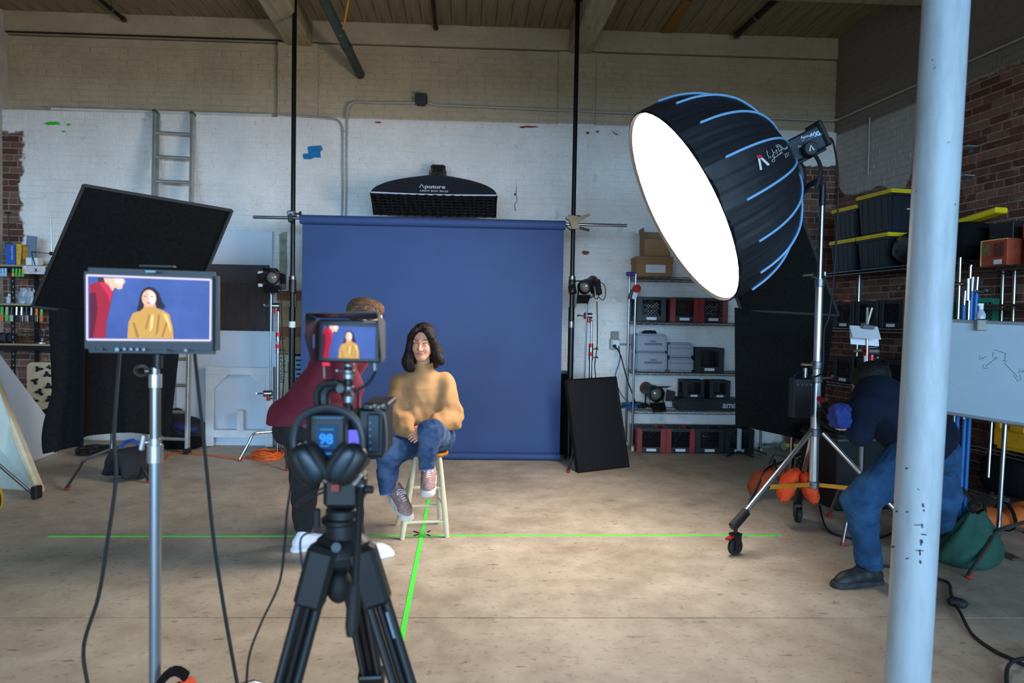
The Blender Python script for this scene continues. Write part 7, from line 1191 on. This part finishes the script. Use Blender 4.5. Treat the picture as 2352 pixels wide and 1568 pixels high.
lump('blue_rag', 'crumpled bright blue cloth held by the bending person', 'cloth', J(1930, 955, KB-.03), (.052, .05, .075), mat('bright blue cloth', (16, 40, 108), .8, 0, .15, 20, .4, 30), amp=.2)
# ------------------------------------------------------------------ floor tape, pipes, conduits, paint marks
GT = mat('neon green tape', (84, 236, 70), .55, 0, .04, 8)
def tape(a, b, w_, label):
    a, b = np.asarray(a)*V(1, 1, 0), np.asarray(b)*V(1, 1, 0); d = nrm(b-a); s = V(-d[1], d[0], 0)*w_/2; h = V(0, 0, .0015)
    return solo(MB().add([a-s, a+s, b+s, b-s, a-s+h, a+s+h, b+s+h, b-s+h], [(3, 2, 1, 0), (4, 5, 6, 7), (0, 1, 5, 4), (1, 2, 6, 5), (2, 3, 7, 6), (3, 0, 4, 7)]), 'floor_tape', GT, label, 'tape', 'green tape cross on the floor', smooth=0)
tape(fl(112, 1231), fl(1795, 1229), .026, 'long green tape line running across the floor under the stool'); tape(fl(919, 1484)+V(0, 0, .002), fl(985, 1147), .026, 'green tape line running from the tripod to the stool').location.z = .0016
c_ = fl(972, 1226); mk = thing('floor_mark', 'small black cross mark on the tape crossing', 'mark', c_)
for a, b in (((950, 1220), (962, 1224)), ((982, 1222), (988, 1219)), ((950, 1231), (962, 1227)), ((981, 1228), (988, 1231))): p, q = fl(*a), fl(*b); part(MB().box((p+q)/2+V(0, 0, .0022), (np.linalg.norm(q-p), .012, .002), eul(0, 0, math.degrees(math.atan2(q[1]-p[1], q[0]-p[0])))), 'mark_stroke', BLACKF, mk, smooth=0)
# ceiling pipes
GP = mat('dull green pipe', (52, 66, 62), .5, .2, .15, 20); 
def seg(px0, py0, Y0, px1, py1, Y1): return at(px0, py0, Y0), at(px1, py1, Y1)
a, b = seg(744, 0, 6.6, 828, 172, 7.93); T = thing('drain_pipe', 'thick green pipe slanting from the ceiling into the brick wall', 'pipe', b); a2 = a+(a-b)*.9; a2 = b+(a2-b)*min(1, (4.80-b[2])/(a2[2]-b[2])); part(MB().cyl(a2, b, .05, n=18), 'pipe', GP, T); part(MB().cyl(a+(b-a)*.55, a+(b-a)*.6, .056, n=18), 'coupling', GP, T); part(MB().box(a+(b-a)*.4+V(0, -.05, 0), (.03, .004, .1), eul(0, -18, 0)), 'printed_label', mat('faded yellow print', (140, 118, 50), .7), T)
q = at(783, 72, 7.0); solo(MB().tube(cat([at(800, 0, 6.7), at(793, 40, 6.9), at(786, 66, 7.05), at(776, 75, 7.1), at(767, 66, 7.12), at(766, 58, 7.15)], 5), .011, 8), 'yellow_hose', mat('yellow jacket', (206, 140, 24), .5), 'yellow cable looped around the thick green pipe', 'cable')
BPM = mat('black iron pipe', (24, 24, 26), .5, .4)
def cpipe(px0, py0, Y0, px1, py1, Y1, r, label, ext=1.6):
    a, b = seg(px0, py0, Y0, px1, py1, Y1); T = thing('ceiling_pipe', label, 'pipe', b, 'black pipes under the ceiling'); a2 = a+(a-b)*ext; a2[2] = min(a2[2], 4.79); part(MB().cyl(a2, b, r, n=14), 'pipe', BPM, T); part(MB().cyl(b-nrm(b-a)*.03, b+nrm(b-a)*.01, r*1.5, n=14), 'end_collar', mat('rust collar', (92, 70, 56), .7, .3), T); h = a+(b-a)*.45; part(MB().cyl(h, V(h[0], h[1], 4.83), .006, n=6).lathe([(r*1.1, -.015), (r*1.25, -.015), (r*1.25, .015), (r*1.1, .015), (r*1.1, -.015)], 16, h, frame(b-a)@np.array([[1, 0, 0], [0, 0, 1], [0, 1, 0]])), 'hanger', DSTEEL, T); return T
cpipe(230, 0, 7.4, 284, 44, 7.9, .022, 'black pipe entering the wall at the upper left'); cpipe(994, 0, 7.3, 1001, 64, 7.92, .02, 'black pipe entering the wall above the strip softbox'); cpipe(1782, 0, 7.0, 1692, 80, 7.85, .03, 'black pipe under the boards at the upper right')
S(part(MB().prism([(p[0], p[1]) for p in (at(1590, 5, 7.15), at(1570, 5, 7.1), at(1518, 84, 7.93), at(1542, 80, 7.93))], .02, (0, 0, 4.802), (1, 0, 0), (0, 1, 0)), 'trim_2', wood_mat('bare orange board', (120, 78, 34), (160, 108, 52), 1, 2), None, smooth=0, loc=(0, 0, 0)))
for px in (785, 800):
    p = at(px, 14, 7.2); p[2] = 4.80; T = thing('insulator', 'white porcelain insulator knob under the ceiling boards, %s of two' % ('left' if px < 790 else 'right'), 'insulator', p, 'porcelain insulators'); part(MB().cyl(p-V(0, 0, .05), p+V(0, 0, .02), .016, n=12), 'knob', WHITEP, T, bevel=.003); part(MB().cyl(p-V(0, 0, .058), p-V(0, 0, .05), .008, n=8), 'nail_head', DSTEEL, T)
# conduits and junction box on the back wall
CON = mat('painted conduit', (168, 164, 156), .55, .2, .08); YN = YW-.022
def conduit(name, label, pts, r=.0115):
    T = thing(name, label, 'conduit', np.asarray(pts[-1])); part(MB().tube(pts, r, 8), 'pipe', CON, T)
    for t in (.35, .8): i = int(t*(len(pts)-1)); p = pts[i]; part(MB().box(np.asarray(p)+V(0, .006, 0), (.04, .02, .02)), 'saddle_clip', CON, T, bevel=.002)
    return T
W_ = lambda x, y: at(x, y, YN)
p1 = [W_(640, 263), W_(700, 267), W_(755, 272)]+bz(W_(760, 272), W_(785, 273), W_(787, 300))[1:]+[W_(787, 420), W_(782, 640), W_(776, 1000)]; conduit('wall_conduit', 'grey conduit bending down the wall left of the strip softbox', p1)
p2 = [W_(955, 236), W_(870, 236), W_(825, 234)]+bz(W_(820, 234), W_(798, 234), W_(797, 262))[1:]+[W_(796, 420), W_(791, 640), W_(785, 1000)]; conduit('wall_conduit', 'grey conduit running from the junction box down the wall', p2)
p3 = [W_(985, 236), W_(1000, 241), W_(1150, 247), W_(1300, 254), W_(1500, 262), W_(1700, 269), W_(1905, 277)]+[RW(.06, .03, W_(1905, 277)[2]), RW(1.2, .03, rwat(2080, 195)[1]*.0+W_(1905, 277)[2]), RW(3.5, .03, W_(1905, 277)[2])]; conduit('wall_conduit', 'long grey conduit from the junction box into the right corner', p3)
jb = at(968, 230, YW-.0); T = thing('junction_box', 'dark grey junction box on the upper brick wall', 'junction box', jb-V(0, .03, .07)); part(MB().box(jb-V(0, .02, 0), (.135, .08, .135)), 'box', mat('dark grey enamel', (50, 54, 56), .5, .2), T, bevel=.02, seg=2); part(MB().box(jb-V(0, .062, 0), (.125, .008, .125)), 'cover', mat('dark grey enamel', (50, 54, 56), .5, .2), T, bevel=.002)
for dx in (-.05, .05): part(MB().cyl(jb+V(dx, -.07, dx), jb+V(dx, -.064, dx), .006, n=8), 'cover_screw', DSTEEL, T)
s0, z0 = rwat(1998, 270, .02); s1, z1 = rwat(1993, 402, .02); tt = thing('wall_conduit', 'thin pale pipe dropping down the right wall paint patch', 'conduit', RW(s0, .02, z1)); part(MB().cyl(RW(s0, .02, z0), RW(s0, .02, z1), .009, n=8), 'pipe', CON, tt)
for i, (x0, y0, x1, y1) in enumerate(((2222, 343, 2247, 343), (2216, 409, 2241, 409))): s0, z0 = rwat(x0, y0, .0); s1, z1 = rwat(x1, y1, .0); T = thing('wall_bracket', 'pale steel bracket pin on the brick wall, %s of the two' % ('upper', 'lower')[i], 'bracket', RW((s0+s1)/2, .05, z0), 'bracket pins'); part(MB().box(RW((s0+s1)/2, .06, z0), (.12, .11, .008), eul(0, 0, math.degrees(ANG))), 'shelf_pin', mat('pale steel', (170, 176, 170), .5, .5), T, smooth=0); part(MB().box(RW((s0+s1)/2, .012, z0-.02), (.05, .012, .05), eul(0, 0, math.degrees(ANG))), 'plate', DSTEEL, T)
# paint marks on the white wall: thin dabs following the brick face
def blob2(cx, cy, rx, ry, n=22, j=.25, seed=0):
    rnd = random.Random(seed); return MB().add([(cx+rx*math.cos(t)*(1+rnd.uniform(-j, j)), cy+ry*math.sin(t)*(1+rnd.uniform(-j, j)), 0) for t in [2*math.pi*i/n for i in range(n)]], [tuple(range(n))])
def dab(mb2, m_, lift=.0095):
    r = MB(); r.v = [tuple(at(p[0], p[1], YW-lift)) for p in mb2.v]; r.f = mb2.f; return part(r, 'paint_mark', m_, wall_back, smooth=0)
GRP, BLP, TNP, PUR, RDP = mat('green paint dab', (64, 190, 40), .6, 0, .15, 30), mat('blue paint dab', (10, 116, 176), .6, 0, .15, 30), mat('tan paint strip', (150, 148, 128), .75, 0, .3, 14), mat('violet paint', (70, 44, 130), .6), mat('rust red paint', (140, 58, 40), .7)
dab(blob2(120, 283, 18, 4.5, seed=1), GRP); dab(blob2(157, 286, 4, 3, seed=2), GRP); dab(blob2(146, 302, 4, 2, seed=3), GRP)
dab(MB().add([(696, 353, 0), (708, 352, 0), (706, 337, 0), (714, 335, 0), (738, 334, 0), (741, 344, 0), (736, 348, 0), (737, 362, 0), (722, 362, 0), (712, 366, 0), (698, 365, 0), (695, 360, 0)], [tuple(range(12))]), BLP)
dab(MB().add([(641, 538, 0), (652, 533, 0), (660, 532, 0), (659, 570, 0), (660, 610, 0), (657, 665, 0), (641, 665, 0), (642, 600, 0)], [tuple(range(8))]), TNP)
dab(strokes2([[(1186, 428), (1185, 445), (1188, 460), (1182, 470), (1184, 485)], [(1185, 445), (1182, 448)]], 1.6), PUR); dab(blob2(1183, 446, 2.5, 2.5, seed=4), PUR)
for i, (x, y, rx, ry) in enumerate(((1215, 291, 22, 2.2), (868, 281, 8, 2), (1345, 580, 9, 5), (1200, 293, 6, 1.5), (1350, 305, 4, 3), (1372, 302, 4, 2))): dab(blob2(x, y, rx, ry, seed=10+i), RDP)
dab(strokes2([[(1405, 300), (1418, 310), (1408, 304), (1425, 312), (1412, 298), (1428, 306)]], 1.5), mat('pale blue scribble', (120, 150, 180), .7))
# dark strip painting the crack's shade under the plaster band, and the broken edge along the ledge
S(part(MB().box((-3.9, YW+.01, 4.585), (3.05, .03, .009)), 'crack_shade', mat('crack shadow gap', (30, 26, 24), .95), None, smooth=0, loc=(0, 0, 0)))
